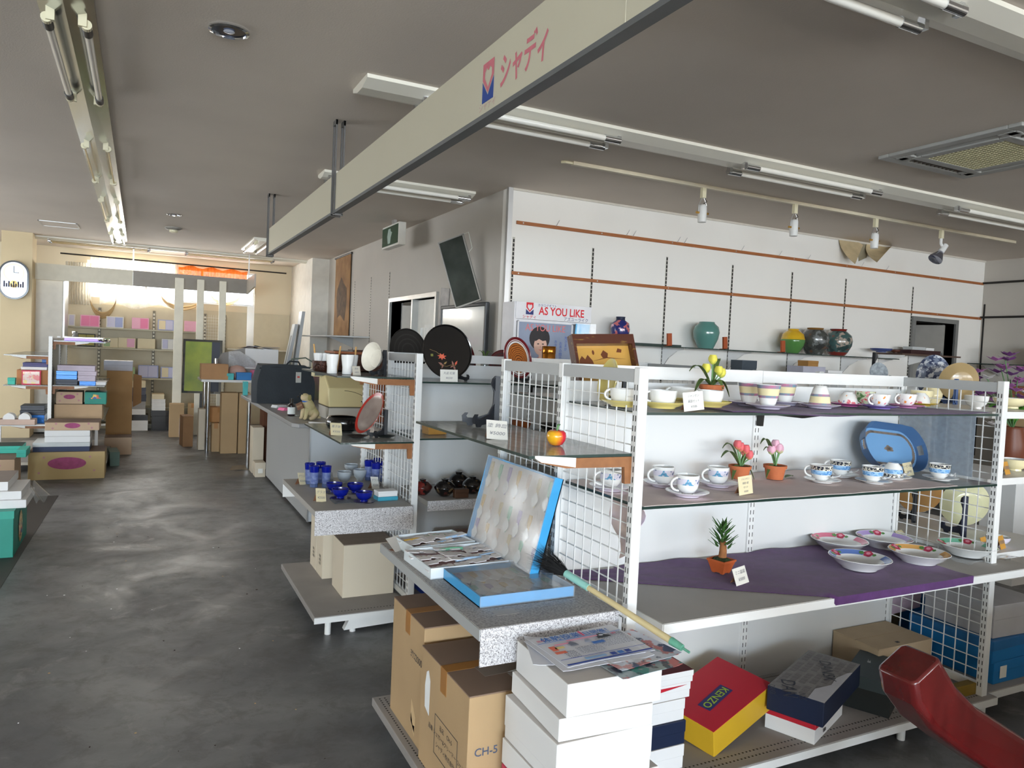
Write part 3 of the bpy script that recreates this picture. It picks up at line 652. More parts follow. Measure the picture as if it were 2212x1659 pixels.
# --- glass wall shelf on curved brackets ----------------------------------
ws = thing('glass_wall_shelf', 'long glass shelf on curved steel brackets along the white wall', 'wall shelf', (0, YB, 0))
ZW = 1.612
WSX = (3.30, 4.33, 5.125, 5.92, 6.71, 7.20)
for i in range(len(WSX)-1):
    glass_shelf(ws, WSX[i]+0.004, WSX[i+1]-0.004, 5.24, YB-0.012, ZW, bm=M_CLEAR)
for x in (3.522, 4.328, 5.123, 5.919, 6.706):
    b = MB(); b.prism([(YB-0.006, ZW-0.011), (5.25, ZW-0.011), (5.25, ZW-0.024), (5.36, ZW-0.04), (5.47, ZW-0.10), (YB-0.006, ZW-0.20)], x-0.004, x+0.004, 'yz'); part(ws, 'bracket', b, M_CHROME)
wb2 = thing('board_wall_shelf', 'narrow dark board shelf in front of the door in the white wall', 'wall shelf', (7.2, YB, 0))
part(wb2, 'board', MB().box(7.21, 8.2, 5.22, 5.54, ZW+0.045, ZW+0.062), mat('dark_board', (92, 72, 62), 0.5))
for x in (7.3, 7.799): part(wb2, 'bracket', MB().prism([(YB-0.006, ZW+0.044), (5.25, ZW+0.044), (5.25, ZW+0.03), (YB-0.006, ZW-0.06)], x-0.004, x+0.004, 'yz'), M_CHROME)
b = MB()
ws3 = thing('glass_wall_shelf', 'short glass shelf on the grey right-hand wall beside the cartons', 'wall shelf', (XR, 5.0, 0))
glass_shelf(ws3, XR-0.40, XR-0.006, 3.2, YB-0.12, ZW)
for y in (3.4, 5.3): part(ws3, 'bracket', MB().prism([(XR-0.006, ZW-0.011), (XR-0.38, ZW-0.011), (XR-0.38, ZW-0.02), (XR-0.006, ZW-0.14)], y-0.004, y+0.004, 'xz'), M_CHROME)
ws4 = thing('wall_shelf', 'thin grey shelf board under the hanging scroll on the grey wall', 'wall shelf', (XG, 10.5, 0))
part(ws4, 'board', MB().prism([(XG-0.004, 9.6), (XG-0.30, 9.9), (XG-0.42, 10.3), (XG-0.42, 12.05), (XG-0.004, 12.05)], 1.60, 1.618, 'xy'), M_GREYP)
part(ws4, 'bracket', MB().prism([(XG-0.004, 1.598), (XG-0.35, 1.598), (XG-0.004, 1.46)], 10.43, 10.445, 'xz'), M_GREYP)

# --- counter and table -----------------------------------------------------
M_COUNT = mat('counter_grey_panel', (164, 166, 166), 0.35, var=0.05, scale=2)
M_COUNTP = mat('counter_pale_panel', (206, 210, 214), 0.4, var=0.04)
ct = thing('shop_counter', 'long grey counter beside the aisle carrying a travel bag and dog figurine', 'counter', (1.26, 6.17, 0))
part(ct, 'counter_top', MB().prism([(1.13, 5.98), (1.09, 6.05), (1.07, 9.2), (1.85, 9.2), (1.85, 5.98)], 0.825, 0.86, 'xy'), mat('counter_top_grey', (150, 150, 150), 0.4, var=0.1, scale=5), bevel=0.006)
part(ct, 'end_panel', MB().box(1.268, 1.84, 6.165, 6.185, 0.03, 0.825), M_COUNTP)
part(ct, 'side_panel', MB().box(1.262, 1.282, 6.187, 8.45, 0.03, 0.825), M_COUNT)
part(ct, 'corner_strip', MB().box(1.256, 1.268, 6.158, 6.187, 0.03, 0.825), M_ALU)
part(ct, 'far_panel', MB().box(1.3, 1.84, 8.43, 8.45, 0.03, 0.825), M_COUNT)
part(ct, 'plinth', MB().box(1.29, 1.84, 6.2, 8.42, 0.0, 0.05), M_DARKMET)
part(ct, 'chrome_leg', MB().cyl((1.15, 9.1, 0), (1.15, 9.1, 0.825), 0.022, n=16), M_CHROME, smooth=40)
tb = thing('display_table', 'white-topped table with chrome tube legs piled with packing material', 'table', (0.8, 10.5, 0))
part(tb, 'table_top', MB().box(0.72, 1.95, 10.40, 11.15, 0.935, 0.968), M_WHITEP, bevel=0.004)
for (x, y) in ((0.81, 10.47), (1.88, 10.47), (0.81, 11.07), (1.88, 11.07)): part(tb, 'leg', MB().cyl((x, y, 0), (x, y, 0.935), 0.026, n=16), M_CHROME, smooth=40)

# --- far wall shelving, valance, uprights ---------------------------------
fs = thing('wall_shelving', 'beige wall shelving of pastel gift boxes along the far wall under the window', 'display shelf', (0.5, YF, 0))
M_BEIGE = mat('beige_shelving', (206, 194, 166), 0.55, var=0.06)
M_BEIGED = mat('beige_shelf_board', (178, 172, 150), 0.5)
part(fs, 'back_panel', MB().box(-1.10, 2.40, YF-0.03, YF-0.005, 0.02, 1.98), M_BEIGE)
for z in (1.60, 1.285, 0.81, 0.33):
    part(fs, 'shelf', MB().box(-1.10, 0.92, 13.45, YF-0.035, z-0.022, z), M_BEIGED)
part(fs, 'shelf', MB().box(1.35, 2.38, 13.45, YF-0.035, 1.325, 1.345), mat('pale_shelf', (226, 220, 204), 0.5))
part(fs, 'base_deck', MB().box(-1.10, 0.92, 13.40, YF-0.035, 0.0, 0.07), M_BEIGED)
for x in (-0.595, 0.20, 0.99, 1.31):
    o = part(fs, 'slotted_upright', MB().box(x-0.02, x+0.02, YF-0.055, YF-0.03, 0.02, 1.92), mat('upright_dark', (120, 112, 96), 0.5)); s = MB(); z = 0.1
    while z < 1.88: s.box(x-0.012, x+0.012, YF-0.057, YF-0.055, z, z+0.035); z += 0.06
    stuff(s.build('slots', mat('slot_pale', (236, 230, 210), 0.5), o))
b = MB()
for i in range(10): b.box(0.96+i*0.038, 0.963+i*0.038, 13.70, 13.703, 0.4, 1.9)
for j in range(30): b.box(0.955, 1.31, 13.703, 13.706, 0.4+j*0.05, 0.404+j*0.05)
part(fs, 'wire_mesh', b, M_BRWHITE)
vl = thing('hanging_valance', 'grey and cream hanging valance board running across in front of the far window', 'sign', (0.1, 12.6, 0))
part(vl, 'cream_board', MB().box(-1.355, -0.115, 12.585, 12.615, 2.236, 2.466), mat('valance_cream', (214, 208, 190), 0.5))
part(vl, 'grey_board', MB().box(-0.114, 1.50, 12.585, 12.615, 2.236, 2.466), mat('valance_grey', (150, 144, 136), 0.5))
b = MB(); b.prism([(12.6, 2.23), (12.6, 2.47), (11.7, 2.49), (11.7, 2.30)], 1.50, 1.525, 'yz'); part(vl, 'return_board', b, mat('valance_return', (196, 188, 176), 0.45))
part(vl, 'hanger', MB().box(1.505, 1.52, 12.45, 12.5, 2.44, CEIL), M_ALU); part(vl, 'hanger', MB().box(-0.125, -0.105, 12.59, 12.61, 2.466, CEIL), M_ALU)
M_COLUMN = mat('column_cream', (232, 226, 208), 0.5)
for k, px in enumerate((388, 434, 482)):
    x = atY(px, 600, 12.45).x; w = 0.062 if k == 0 else 0.05
    c = box1('upright_board', M_COLUMN, -w, w, -0.03, 0.03, 0, 2.395, bevel=0.004); c.location = (x, 12.45, 0)
    tag(c, ['tall cream upright board standing left of the yellow poster, nearest the shelving', 'middle one of the three tall cream upright boards before the far window', 'rightmost of the three tall cream upright boards before the far window'][k], 'upright')
ap = thing('acrylic_upright', 'clear acrylic strip standing behind the packing table under the valance end', 'upright', (1.47, 11.6, 0))
part(ap, 'strip', MB().box(1.40, 1.50, 11.6, 11.606, 0.0, 2.2), sheer('acrylic', (220, 226, 226), 0.25, 0.08))
tc_ = thing('tall_cabinet', 'tall cream cabinet standing between the clock pillar and the far shelving', 'cabinet', (-1.2, 13.0, 0))
part(tc_, 'body', MB().box(-1.40, -1.02, 12.8, 13.38, 0.02, 2.30), mat('tall_cabinet', (230, 226, 214), 0.5)); part(tc_, 'door', MB().box(-1.39, -1.03, 12.785, 12.798, 1.23, 2.28), mat('tall_cabinet_door', (234, 230, 220), 0.45)); part(tc_, 'door', MB().box(-1.39, -1.03, 12.785, 12.798, 0.05, 1.21), MATS['tall_cabinet_door'])
part(tc_, 'edge_strip', MB().box(-1.02, -1.0, 12.78, 13.38, 0.02, 2.30), M_ALU)
# ================================================================ crockery and goods on the nearest gondola
CER = mat('white_china', (240, 240, 238), 0.12, coat=0.5, var=0.02)
CREAM = mat('cream_glaze', (240, 228, 184), 0.15, coat=0.4, var=0.03)
YEL = mat('yellow_glaze', (240, 222, 136), 0.18, coat=0.4, var=0.05)
BANDBL = mat('blue_gold_band', (110, 160, 176), 0.25, var=0.0, rgb2=(196, 120, 150), scale=60)
LILAC = mat('lilac_china', (222, 216, 232), 0.15, coat=0.4, var=0.03)
def blotch(key, base, cols, scale=28, thr=0.60, rough=0.15):
    """printed flower pattern: blotches of several colours on a glaze"""
    if key in MATS: return MATS[key]
    m = bpy.data.materials.new(key); m.use_nodes = True; MATS[key] = m; n, l = m.node_tree.nodes, m.node_tree.links; b = n['Principled BSDF']
    tc = n.new('ShaderNodeTexCoord'); prev = None
    for i, c in enumerate(cols):
        ns = n.new('ShaderNodeTexNoise'); ns.inputs['Scale'].default_value = scale*(1+0.23*i); ns.inputs['Detail'].default_value = 3; ns.noise_dimensions = '4D'; ns.inputs['W'].default_value = 3.1*i+1
        l.new(tc.outputs['Object'], ns.inputs['Vector']); r = n.new('ShaderNodeValToRGB'); r.color_ramp.elements[0].position = thr; r.color_ramp.elements[1].position = thr+0.035; l.new(ns.outputs['Fac'], r.inputs[0])
        mx = n.new('ShaderNodeMixRGB'); l.new(r.outputs[0], mx.inputs[0]); mx.inputs[2].default_value = lin(c)
        if prev: l.new(prev.outputs[0], mx.inputs[1])
        else: mx.inputs[1].default_value = lin(base)
        prev = mx
    l.new(prev.outputs[0], b.inputs['Base Color']); b.inputs['Roughness'].default_value = rough; b.inputs['Coat Weight'].default_value = 0.4
    return m
FLORAL = blotch('floral_china', (240, 238, 234), [(226, 120, 130), (120, 130, 190), (236, 150, 60)], 34, 0.60)
FLORAL_G = blotch('floral_green_china', (214, 222, 188), [(206, 50, 70), (96, 140, 84), (230, 140, 150)], 30, 0.56)
FLORAL_B = blotch('blue_flower_band', (224, 220, 234), [(96, 160, 196), (90, 110, 150)], 46, 0.575)
DARKBAND = blotch('dark_flower_band', (44, 48, 60), [(226, 222, 206), (190, 186, 172)], 90, 0.53)
BLUEBAND = blotch('light_blue_band', (120, 172, 222), [(90, 146, 206), (160, 200, 236)], 60, 0.5)
def handle(b, r, z, s, t=0.0042, ang=0.0):
    pts = []
    for i in range(9):
        a = PI*0.5-PI*i/8; pts.append((r-0.004+s*0.62*math.cos(a), 0, z+s*0.5*math.sin(a)))
    b.M = Matrix.Rotation(ang, 4, 'Z'); b.tube(pts, t, 8); b.M = None
def cup_proto(kind):
    t = bpy.data.objects.new('tea_cup', None); COL.objects.link(t); t['category'] = 'cup'; w = 0.003
    def bowl(prof, mats, mis, n=32):
        ins = [(max(r-w, 0.001), z) for r, z in reversed(prof)]; ins[-1] = (max(prof[0][0]-w, 0.001), prof[0][1]+0.004)
        P = prof+ins; MI = mis+[mis_in]*(len(P)-1-len(mis)); return MB().lathe(P, n, mis=MI).build('bowl', mats, t, smooth=50)
    mis_in = 0
    if kind == 'low':
        bowl([(0.022, 0), (0.030, 0.002), (0.040, 0.012), (0.0455, 0.03), (0.047, 0.052)], [CER], [0]*4); hb = MB(); handle(hb, 0.0455, 0.031, 0.034)
    elif kind == 'band':
        bowl([(0.019, 0), (0.022, 0.001), (0.0275, 0.012), (0.033, 0.032), (0.0345, 0.037), (0.0355, 0.041), (0.0395, 0.066), (0.0405, 0.070), (0.042, 0.078), (0.0425, 0.0795)], [CER, CREAM, BANDBL], [0, 0, 0, 2, 2, 1, 2, 2, 0]); hb = MB(); handle(hb, 0.037, 0.045, 0.05)
    elif kind == 'floral':
        bowl([(0.018, 0), (0.020, 0.004), (0.030, 0.012), (0.0375, 0.03), (0.041, 0.052)], [CER, FLORAL], [0, 0, 1, 1]); hb = MB(); handle(hb, 0.038, 0.03, 0.038)
    elif kind == 'green':
        bowl([(0.018, 0), (0.020, 0.004), (0.030, 0.012), (0.0385, 0.03), (0.043, 0.058)], [CER, FLORAL_G], [0, 1, 1, 1]); hb = MB(); handle(hb, 0.039, 0.032, 0.04)
    elif kind == 'tea':
        bowl([(0.019, 0), (0.020, 0.004), (0.027, 0.010), (0.0345, 0.022), (0.0375, 0.034), (0.0385, 0.055), (0.0395, 0.066)], [CER, FLORAL_B], [0, 0, 0, 0, 1, 0]); hb = MB(); handle(hb, 0.036, 0.034, 0.046)
    elif kind == 'blue':
        bowl([(0.020, 0), (0.022, 0.004), (0.032, 0.014), (0.037, 0.026), (0.039, 0.029), (0.0405, 0.043), (0.041, 0.045), (0.042, 0.060), (0.0425, 0.062)], [CER, BLUEBAND, DARKBAND], [0, 0, 0, 1, 1, 0, 2, 0]); hb = MB(); handle(hb, 0.039, 0.036, 0.044)
    hb.build('handle', CER, t, smooth=60)
    return t
PROTO = {}
def cup(kind, loc, label, ang=0.0, group=None, inverted=False, s=1.0):
    if kind not in PROTO: PROTO[kind] = cup_proto(kind); o = PROTO[kind]; o['label'] = label
    else: o = dup(PROTO[kind], label)
    o.location = loc; o.rotation_euler = (PI if inverted else 0, 0, ang); o.scale = (s, s, s)
    if group: o['group'] = group
    return o
def saucer(loc, label, m, r=0.076, group=None, rim=None, h=0.018):
    b = MB().lathe([(r*0.45, 0), (r*0.55, 0.0), (r*0.58, 0.004), (r*0.86, h*0.6), (r, h), (r*0.985, h+0.0012), (r*0.84, h*0.75), (r*0.56, 0.007), (r*0.5, 0.0055), (0.002, 0.0055)], 36, mis=[0, 0, 0, 0, 1, 1, 0, 0, 0])
    o = b.build('saucer', [m, rim or m], smooth=50, loc=loc); tag(o, label, 'saucer', group); return o
SZ = 0.0065                                        # where a cup stands inside a saucer
def onY(px, Y, z): # x so that the point projects at column px
    p = atY(px, 850, Y); return Vector((p.x, Y, z))
def onYc(px, Y, z):
    lo, hi = 0.3, 9.0
    for _ in range(40):
        m = (lo+hi)/2; d = Vector((m, Y, z))-O3; u = 1106+FPX*d.dot(AXR)/d.dot(AXF)
        if u < px: lo = m
        else: hi = m
    return Vector((lo, Y, z))
CARDM = mat('card_white', (238, 236, 228), 0.8, var=0.04); CARDY = mat('card_cream', (226, 214, 176), 0.8, var=0.06); CARDBACK = mat('card_brown_back', (140, 96, 70), 0.8)
INK = mat('pencil_ink', (128, 128, 136), 0.8)
def card(loc, label, w=0.05, h=0.045, ang=0.0, lines=('', '¥3500'), m=None, tilt=0.3, roll=0.0):
    """small folded price card leaning back on a stiff support, with handwriting"""
    w, h = w*1.18, h*1.18; t = thing('price_card', label, 'price card', loc, ang)
    R = Matrix.Rotation(-tilt, 4, 'X') @ Matrix.Rotation(roll, 4, 'Y')
    b = MB(); b.M = R; b.box(-w/2, w/2, 0, 0.0012, 0.0, h); b.build('card', m or CARDM, t)
    yt, zt = 0.6*h*math.sin(tilt)+0.0018, 0.6*h*math.cos(tilt)-0.001; yb = yt+0.25*h+0.004; s = MB()
    s.hexa([(-w*0.4, yb, 0), (w*0.4, yb, 0), (w*0.4, yb+0.0012, 0), (-w*0.4, yb+0.0012, 0)], [(-w*0.4, yt, zt), (w*0.4, yt, zt), (w*0.4, yt+0.0012, zt), (-w*0.4, yt+0.0012, zt)]); s.build('support', CARDBACK, t)
    n = len(lines)
    for i, q in enumerate(lines):
        if q: lettering('handwriting', q, h*0.62/(n+0.6), INK, t, R @ face((0, -0.0004, h*(1-(i+0.75)/(n+0.5))), (1, 0, 0), (0, 0, 1)), shear=0.2)
    return t
def cloth(name, label, m, fn, nu, nv, th=0.0016):
    o = MB().sheet(fn, nu, nv, th).build(name, m, smooth=60); tag(o, label, 'cloth'); return o
PURPLE = mat('purple_cloth', (92, 52, 108), 0.9, var=0.25, scale=30, bump=0.15, bscale=300, sheen=0.15)
# ---- top shelf
zc = ZT+0.002
def f(u, v):
    x = 1.78+1.42*u; wob = 0.012*math.sin(9*u)+0.006*math.sin(23*u)
    y = 1.895-0.02*math.sin(PI*u*3)*(1-v)+v*(0.36+0.05*math.sin(6*u)); z = zc+0.0025*(1+math.sin(14*u+5*v))
    if u < 0.16 and v > 0.5: z += 0.03*(v-0.5)*(1+math.sin(20*u))
    if v < 0.08 and 0.05 < u < 0.75: y -= 0.012; z -= 0.012*math.sin(PI*(u-0.05)/0.7)
    return (x, y, z)
cloth('purple_cloth', 'purple cloth spread under the cups on the top shelf of the nearest gondola', PURPLE, f, 60, 12)
zc = ZT+0.0085
for i, (px, Y, lab, a) in enumerate(((1347, 2.02, 'behind the wire mesh end', 2.6), (1430, 1.97, 'left of the handwritten 3500 price card', 2.9), (1472, 2.225, 'half hidden behind the price card', 2.75), (1533, 2.04, 'right of the price card under the yellow tulips', 2.8))):
    p = onYc(px, Y, zc); saucer(p, 'yellow saucer holding a white cup, ' + lab, YEL, 0.076, 'yellow saucers on the top shelf', h=0.02)
    cup('low', p+Vector((0, 0, SZ)), 'low white cup on a yellow saucer, ' + lab, a, 'white cups on yellow saucers')
p = onYc(1500, 1.905, ZT+0.006); card(p, 'white price card reading 3500 on the top shelf edge', 0.078, 0.052, 0.1, ('ジャンセン', '碗皿セット', '¥3500-'), tilt=0.12, roll=-0.08)
# yellow oval plate standing on edge
M_STAND = mat('black_plate_stand', (40, 42, 46), 0.45)
M_STANDG = mat('grey_plate_stand', (38, 41, 48), 0.45)
def plate_stand(loc, label, ang=0.0, h=0.17, m=None, group=None):
    """folding easel: two curved side cheeks on a hinge"""
    t = thing('plate_stand', label, 'plate stand', loc, ang, group)
    k = h/0.17
    out = [(-0.115, 0.012), (-0.118, 0.032), (-0.108, 0.043), (-0.097, 0.043), (-0.103, 0.032), (-0.098, 0.026), (-0.07, 0.026), (-0.03, 0.04), (-0.012, 0.075), (-0.010, 0.115), (-0.024, 0.145), (-0.020, 0.160), (-0.006, 0.170), (0.008, 0.170), (0.010, 0.0), (-0.008, 0.0), (-0.02, 0.012), (-0.078, 0.006), (-0.082, -0.0), (-0.098, 0.0), (-0.102, 0.010)]
    for sg in (-1, 1):
        b = MB(); b.M = Matrix.Translation((0, sg*0.004, 0)) @ Matrix.Rotation(sg*0.38, 4, 'Z'); b.prism([(x*k, z*k) for x, z in out], -0.005, 0.005, 'xz'); b.build('cheek', m or M_STAND, t)
    MB().cyl((0.008, 0, 0.01), (0.008, 0, h*0.98), 0.006, n=10).build('hinge', m or M_STAND, t, smooth=40)
    return t
def standing_plate(name, label, cat, loc, ang, rx, rz, m, back=None, lean=0.28, deep=0.016, rimm=None, parts=None):
    """dish standing on its edge at loc, face normal turned to ang, leaning back"""
    t = thing(name, label, cat, loc, ang)
    b = MB(); b.M = Matrix.Rotation(lean, 4, 'Y') @ Matrix.Translation((0, 0, rz)) @ Matrix.Rotation(-PI/2, 4, 'Y')
    b.lathe([(0.001, -0.004), (0.55, -0.004), (0.6, -0.001), (0.93, deep*0.8), (1.0, deep), (0.99, deep+0.002), (0.86, deep*0.8), (0.62, 0.003), (0.001, 0.002)], 40, sx=rz, sy=rx, mis=[1, 1, 1, 1, 2, 2, 0, 0])
    b.build('dish', [m, back or m, rimm or m], t, smooth=45); t['lean'] = lean
    return t, b.M
p = onYc(1316, 2.21, ZT+0.002)
standing_plate('yellow_plate', 'yellow oval plate standing on edge behind the wire mesh on the top shelf', 'plate', p+Vector((-0.012, 0, 0.006)), math.radians(-10), 0.076, 0.078, YEL, lean=0.2)
plate_stand(p+Vector((0.062, 0.0, 0.0)), 'black easel stand under the yellow oval plate', math.radians(-10), 0.115)
# banded cups
for i, (px, Y, lab) in enumerate(((1617, 2.12, 'left of the three banded cups'), (1658, 1.98, 'front one of the three banded cups'), (1695, 2.17, 'rear right one of the three banded cups'))):
    p = onYc(px, Y, zc); saucer(p, 'grey-white saucer under the cream cup, ' + lab, LILAC, 0.077, 'saucers of the banded cups', h=0.014)
    cup('band', p+Vector((0, 0, SZ)), 'tall cream and blue banded cup, ' + lab, [0.2, 0.5, 0.15][i], 'cream banded cups')
p = onYc(1770, 2.03, zc); saucer(p, 'grey-white saucer under the upturned cream banded cup', LILAC, 0.077, 'saucers of the banded cups', h=0.014)
cup('band', p+Vector((0, 0, SZ+0.0795)), 'cream banded cup standing upside down on its saucer', 0.5, 'cream banded cups', inverted=True)
PINKG = mat('pink_glaze', (226, 150, 196), 0.2, coat=0.4, var=0.04); PURPG = mat('lavender_glaze', (150, 126, 206), 0.2, coat=0.4, var=0.04); YELG = mat('amber_glaze', (236, 196, 60), 0.2, coat=0.4)
MAGG = mat('magenta_glaze', (200, 96, 156), 0.2, coat=0.4)
for (px, Y, m, lab, kind, inv, a, sd) in ((1830, 2.14, MAGG, 'upside down at the left of the floral set', 'floral', True, 1.2, 'magenta'), (1868, 2.26, None, 'with red roses on a green ground', 'green', False, 2.2, ''),
        (1899, 2.03, PURPG, 'on the lavender saucer', 'floral', False, 3.0, 'lavender'), (1957, 2.09, PINKG, 'on the pink saucer', 'floral', False, 2.9, 'pink'), (1988, 2.22, YELG, 'upside down on the amber saucer by the mesh', 'floral', True, 0.4, 'amber')):
    p = onYc(px, Y, zc)
    if m: saucer(p, sd + ' saucer under a flowered cup on the top shelf', m, 0.074, h=0.012)
    cup(kind, p+Vector((0, 0, (SZ if m else 0)+(0.052 if inv else 0))), 'white flowered tea cup ' + lab, a, 'flowered tea cups', inverted=inv)

# ---- potted artificial flowers
TERRA = mat('terracotta', (198, 112, 70), 0.8, var=0.18, scale=20, bump=0.1, bscale=150); LEAF = mat('tulip_leaf', (96, 120, 62), 0.6, var=0.3, scale=20); STEM = mat('tulip_stem', (104, 150, 96), 0.6); SOIL = mat('moss_soil', (70, 62, 42), 0.95, var=0.5, scale=60, bump=0.6, bscale=200)
def leaf_sheet(b, base, ang, length, width, rise, droop, n=10):
    d = Vector((math.cos(ang), math.sin(ang), 0)); s = Vector((-math.sin(ang), math.cos(ang), 0)); base = Vector(base)
    def fn(u, v):
        w = width*math.sin(PI*min(1, u*0.92+0.06))**0.8*(v-0.5)
        return base+d*(length*u)+Vector((0, 0, rise*math.sin(u*PI*0.62)-droop*u*u))+s*w+Vector((0, 0, abs(v-0.5)*0.2*width))
    b.sheet(fn, n, 2, 0.0012)
def tulip_pot(loc, label, heads, leaves, m, m2, pot_r=0.042, pot_h=0.052, sc=1.0):
    t = thing('potted_tulips', label, 'artificial flowers', loc); k = sc
    MB().lathe([(pot_r*0.76, 0), (pot_r*0.95, pot_h*0.78), (pot_r*1.06, pot_h*0.78), (pot_r*1.08, pot_h), (pot_r*0.96, pot_h), (pot_r*0.92, pot_h*0.8), (0.002, pot_h*0.8)], 28).build('pot', TERRA, t, smooth=35)
    MB().lathe([(pot_r*0.93, pot_h*0.79), (pot_r*0.6, pot_h*0.93), (0.002, pot_h*0.95)], 20).build('soil', SOIL, t, smooth=50)
    for (x, y, z) in heads:
        s = MB().tube([(x*0.15, y*0.15, pot_h*0.85), (x*0.5, y*0.5, pot_h+(z-pot_h)*0.5), (x, y, z)], 0.0028, 6).build('stem', STEM, t, smooth=50)
        b = MB(); b.lathe([(0.003, z-0.002), (0.0105, z+0.003), (0.0165, z+0.013), (0.0165, z+0.023), (0.0115, z+0.034), (0.009, z+0.033), (0.013, z+0.022), (0.002, z+0.016)], 18, c=(x, y, 0), wave=lambda q, zz: 1+0.10*math.cos(3*q)); b.build('bloom', [m], t, smooth=60)
        c = MB().lathe([(0.003, z-0.003), (0.0108, z+0.002), (0.0145, z+0.009), (0.002, z+0.012)], 14, c=(x, y, 0)); c.build('bloom_base', m2, t, smooth=60)
    for (a, L, w, ri, dr) in leaves:
        b = MB(); leaf_sheet(b, (0, 0, pot_h*0.85), a, L, w, ri, dr); b.build('leaf', LEAF, t, smooth=60)
    return t
YB_ = mat('yellow_petal', (232, 222, 92), 0.55, var=0.12, scale=25); YB2 = mat('yellow_green_petal', (206, 208, 96), 0.6)
p = onYc(1535, 2.20, ZT+0.010)
tulip_pot(p, 'pot of four yellow artificial tulips among the white cups', [(0.0, 0, 0.150), (-0.022, 0.01, 0.115), (0.028, -0.005, 0.108), (0.052, 0.006, 0.10)], [(2.9, 0.095, 0.028, 0.10, 0.035), (3.2, 0.085, 0.03, 0.06, 0.075), (-0.3, 0.075, 0.026, 0.06, 0.09), (-1.3, 0.05, 0.034, 0.05, 0.05), (0.3, 0.05, 0.024, 0.11, 0.0)], YB_, YB2, 0.044, 0.07)
# ---- middle shelf
PAPER_P = mat('pinkish_shelf_paper', (228, 212, 208), 0.75, var=0.1, scale=8, bump=0.1, bscale=40)
c1 = at(1720, 1068, ZM).x
def f(u, v): x = AX+0.022+(2.62-AX)*u; return (x, 1.884+0.47*v-(0.004 if v < 0.01 else 0), ZM+0.0028+0.0012*math.sin(31*u+4*v)*math.sin(9*v+2)+(0.004*math.sin(PI*max(0, (u-0.9)*10)) if u > 0.9 else 0))
o = MB().sheet(f, 40, 10, 0.0015).build('shelf_paper', PAPER_P, smooth=60); tag(o, 'pinkish paper lining the left part of the middle glass shelf', 'shelf paper')
def f(u, v): x = 2.645+(3.0-2.645)*u; return (x, 1.886+0.46*v, ZM+0.0028+0.001*math.sin(21*u+6*v))
o = MB().sheet(f, 16, 8, 0.0015).build('shelf_paper', PAPER_P, smooth=60); tag(o, 'pinkish paper lining under the blue banded cups', 'shelf paper')
zm = ZM+0.005
for (px, py, lab, a) in ((1318, 1058, 'behind the wire mesh', 2.9), (1432, 1050, 'at the back left beside the post', 2.9), (1484, 1071, 'in front of the other two', 2.9), (1550, 1050, 'at the back right beside the pink tulips', 2.75)):
    p = at(px, py, zm); saucer(p, 'white saucer of the blue rose tea cup ' + lab, LILAC, 0.074, 'blue rose saucers', rim=CER, h=0.017)
    cup('tea', p+Vector((0, 0, SZ)), 'white tea cup with blue roses ' + lab, a, 'blue rose tea cups')
p = at(1612, 1068, zm); card(p, 'cream price card in front of the pink tulip pot', 0.062, 0.055, 0.12, ('ジャンセン', '碗皿 5客', 'セット', '¥5000'), CARDY, 0.12, -0.06)
PK = mat('coral_petal', (232, 110, 116), 0.55, var=0.15, scale=25); PK2 = mat('coral_base_petal', (226, 150, 110), 0.6); LP = mat('pale_pink_petal', (238, 184, 204), 0.55, var=0.15, scale=25); LP2 = mat('pale_green_petal', (206, 208, 150), 0.6)
p = at(1605, 1035, zm)+Vector((0.0, 0.02, 0)); tulip_pot(p, 'terracotta pot of coral pink tulips behind the cream price card', [(-0.018, 0, 0.118), (0.004, 0.008, 0.108), (0.022, -0.004, 0.10), (0.03, 0.01, 0.088), (0.036, -0.01, 0.078)], [(3.0, 0.09, 0.03, 0.085, 0.04), (2.7, 0.075, 0.03, 0.11, 0.03), (0.15, 0.075, 0.028, 0.07, 0.03), (-0.4, 0.06, 0.02, 0.03, 0.075), (3.4, 0.055, 0.02, 0.03, 0.08)], PK, PK2)
p = at(1681, 1036, zm)+Vector((0.0, 0.02, 0)); tulip_pot(p, 'terracotta pot of pale pink tulips beside the coral tulips', [(-0.02, 0.004, 0.100), (0.004, 0.008, 0.122), (0.02, 0.0, 0.103), (0.008, -0.006, 0.108)], [(2.85, 0.07, 0.032, 0.13, 0.03), (3.3, 0.055, 0.018, 0.03, 0.07), (2.6, 0.05, 0.026, 0.09, 0.02)], LP, LP2, 0.043, 0.056)
lf = at(1712, 1035, zm)
b = MB(); leaf_sheet(b, (0, 0, 0.004), 0.35, 0.075, 0.022, 0.008, 0.008); o = b.build('fallen_leaf', LEAF, smooth=60, loc=(lf.x-0.02, lf.y+0.02, zm)); tag(o, 'green artificial leaf lying on the shelf right of the pale tulips', 'leaf')
SPOON = CER
def spoon(p, ang, label):
    b = MB(); b.M = Matrix.Translation((0, 0, 0.0)) @ Matrix.Rotation(0.06, 4, 'Y')
    b.tube([(-0.055, 0, 0.012), (-0.02, 0, 0.008), (0.03, 0, 0.008), (0.062, 0, 0.013)], 0.0032, 8); b.lathe([(0.002, 0.002), (0.008, 0.004), (0.011, 0.009), (0.009, 0.008), (0.002, 0.005)], 16, c=(-0.062, 0, 0.003), sx=1.5)
    o = b.build('spoon', CER, smooth=50, loc=p, rz=ang); tag(o, label, 'spoon', 'white china spoons')
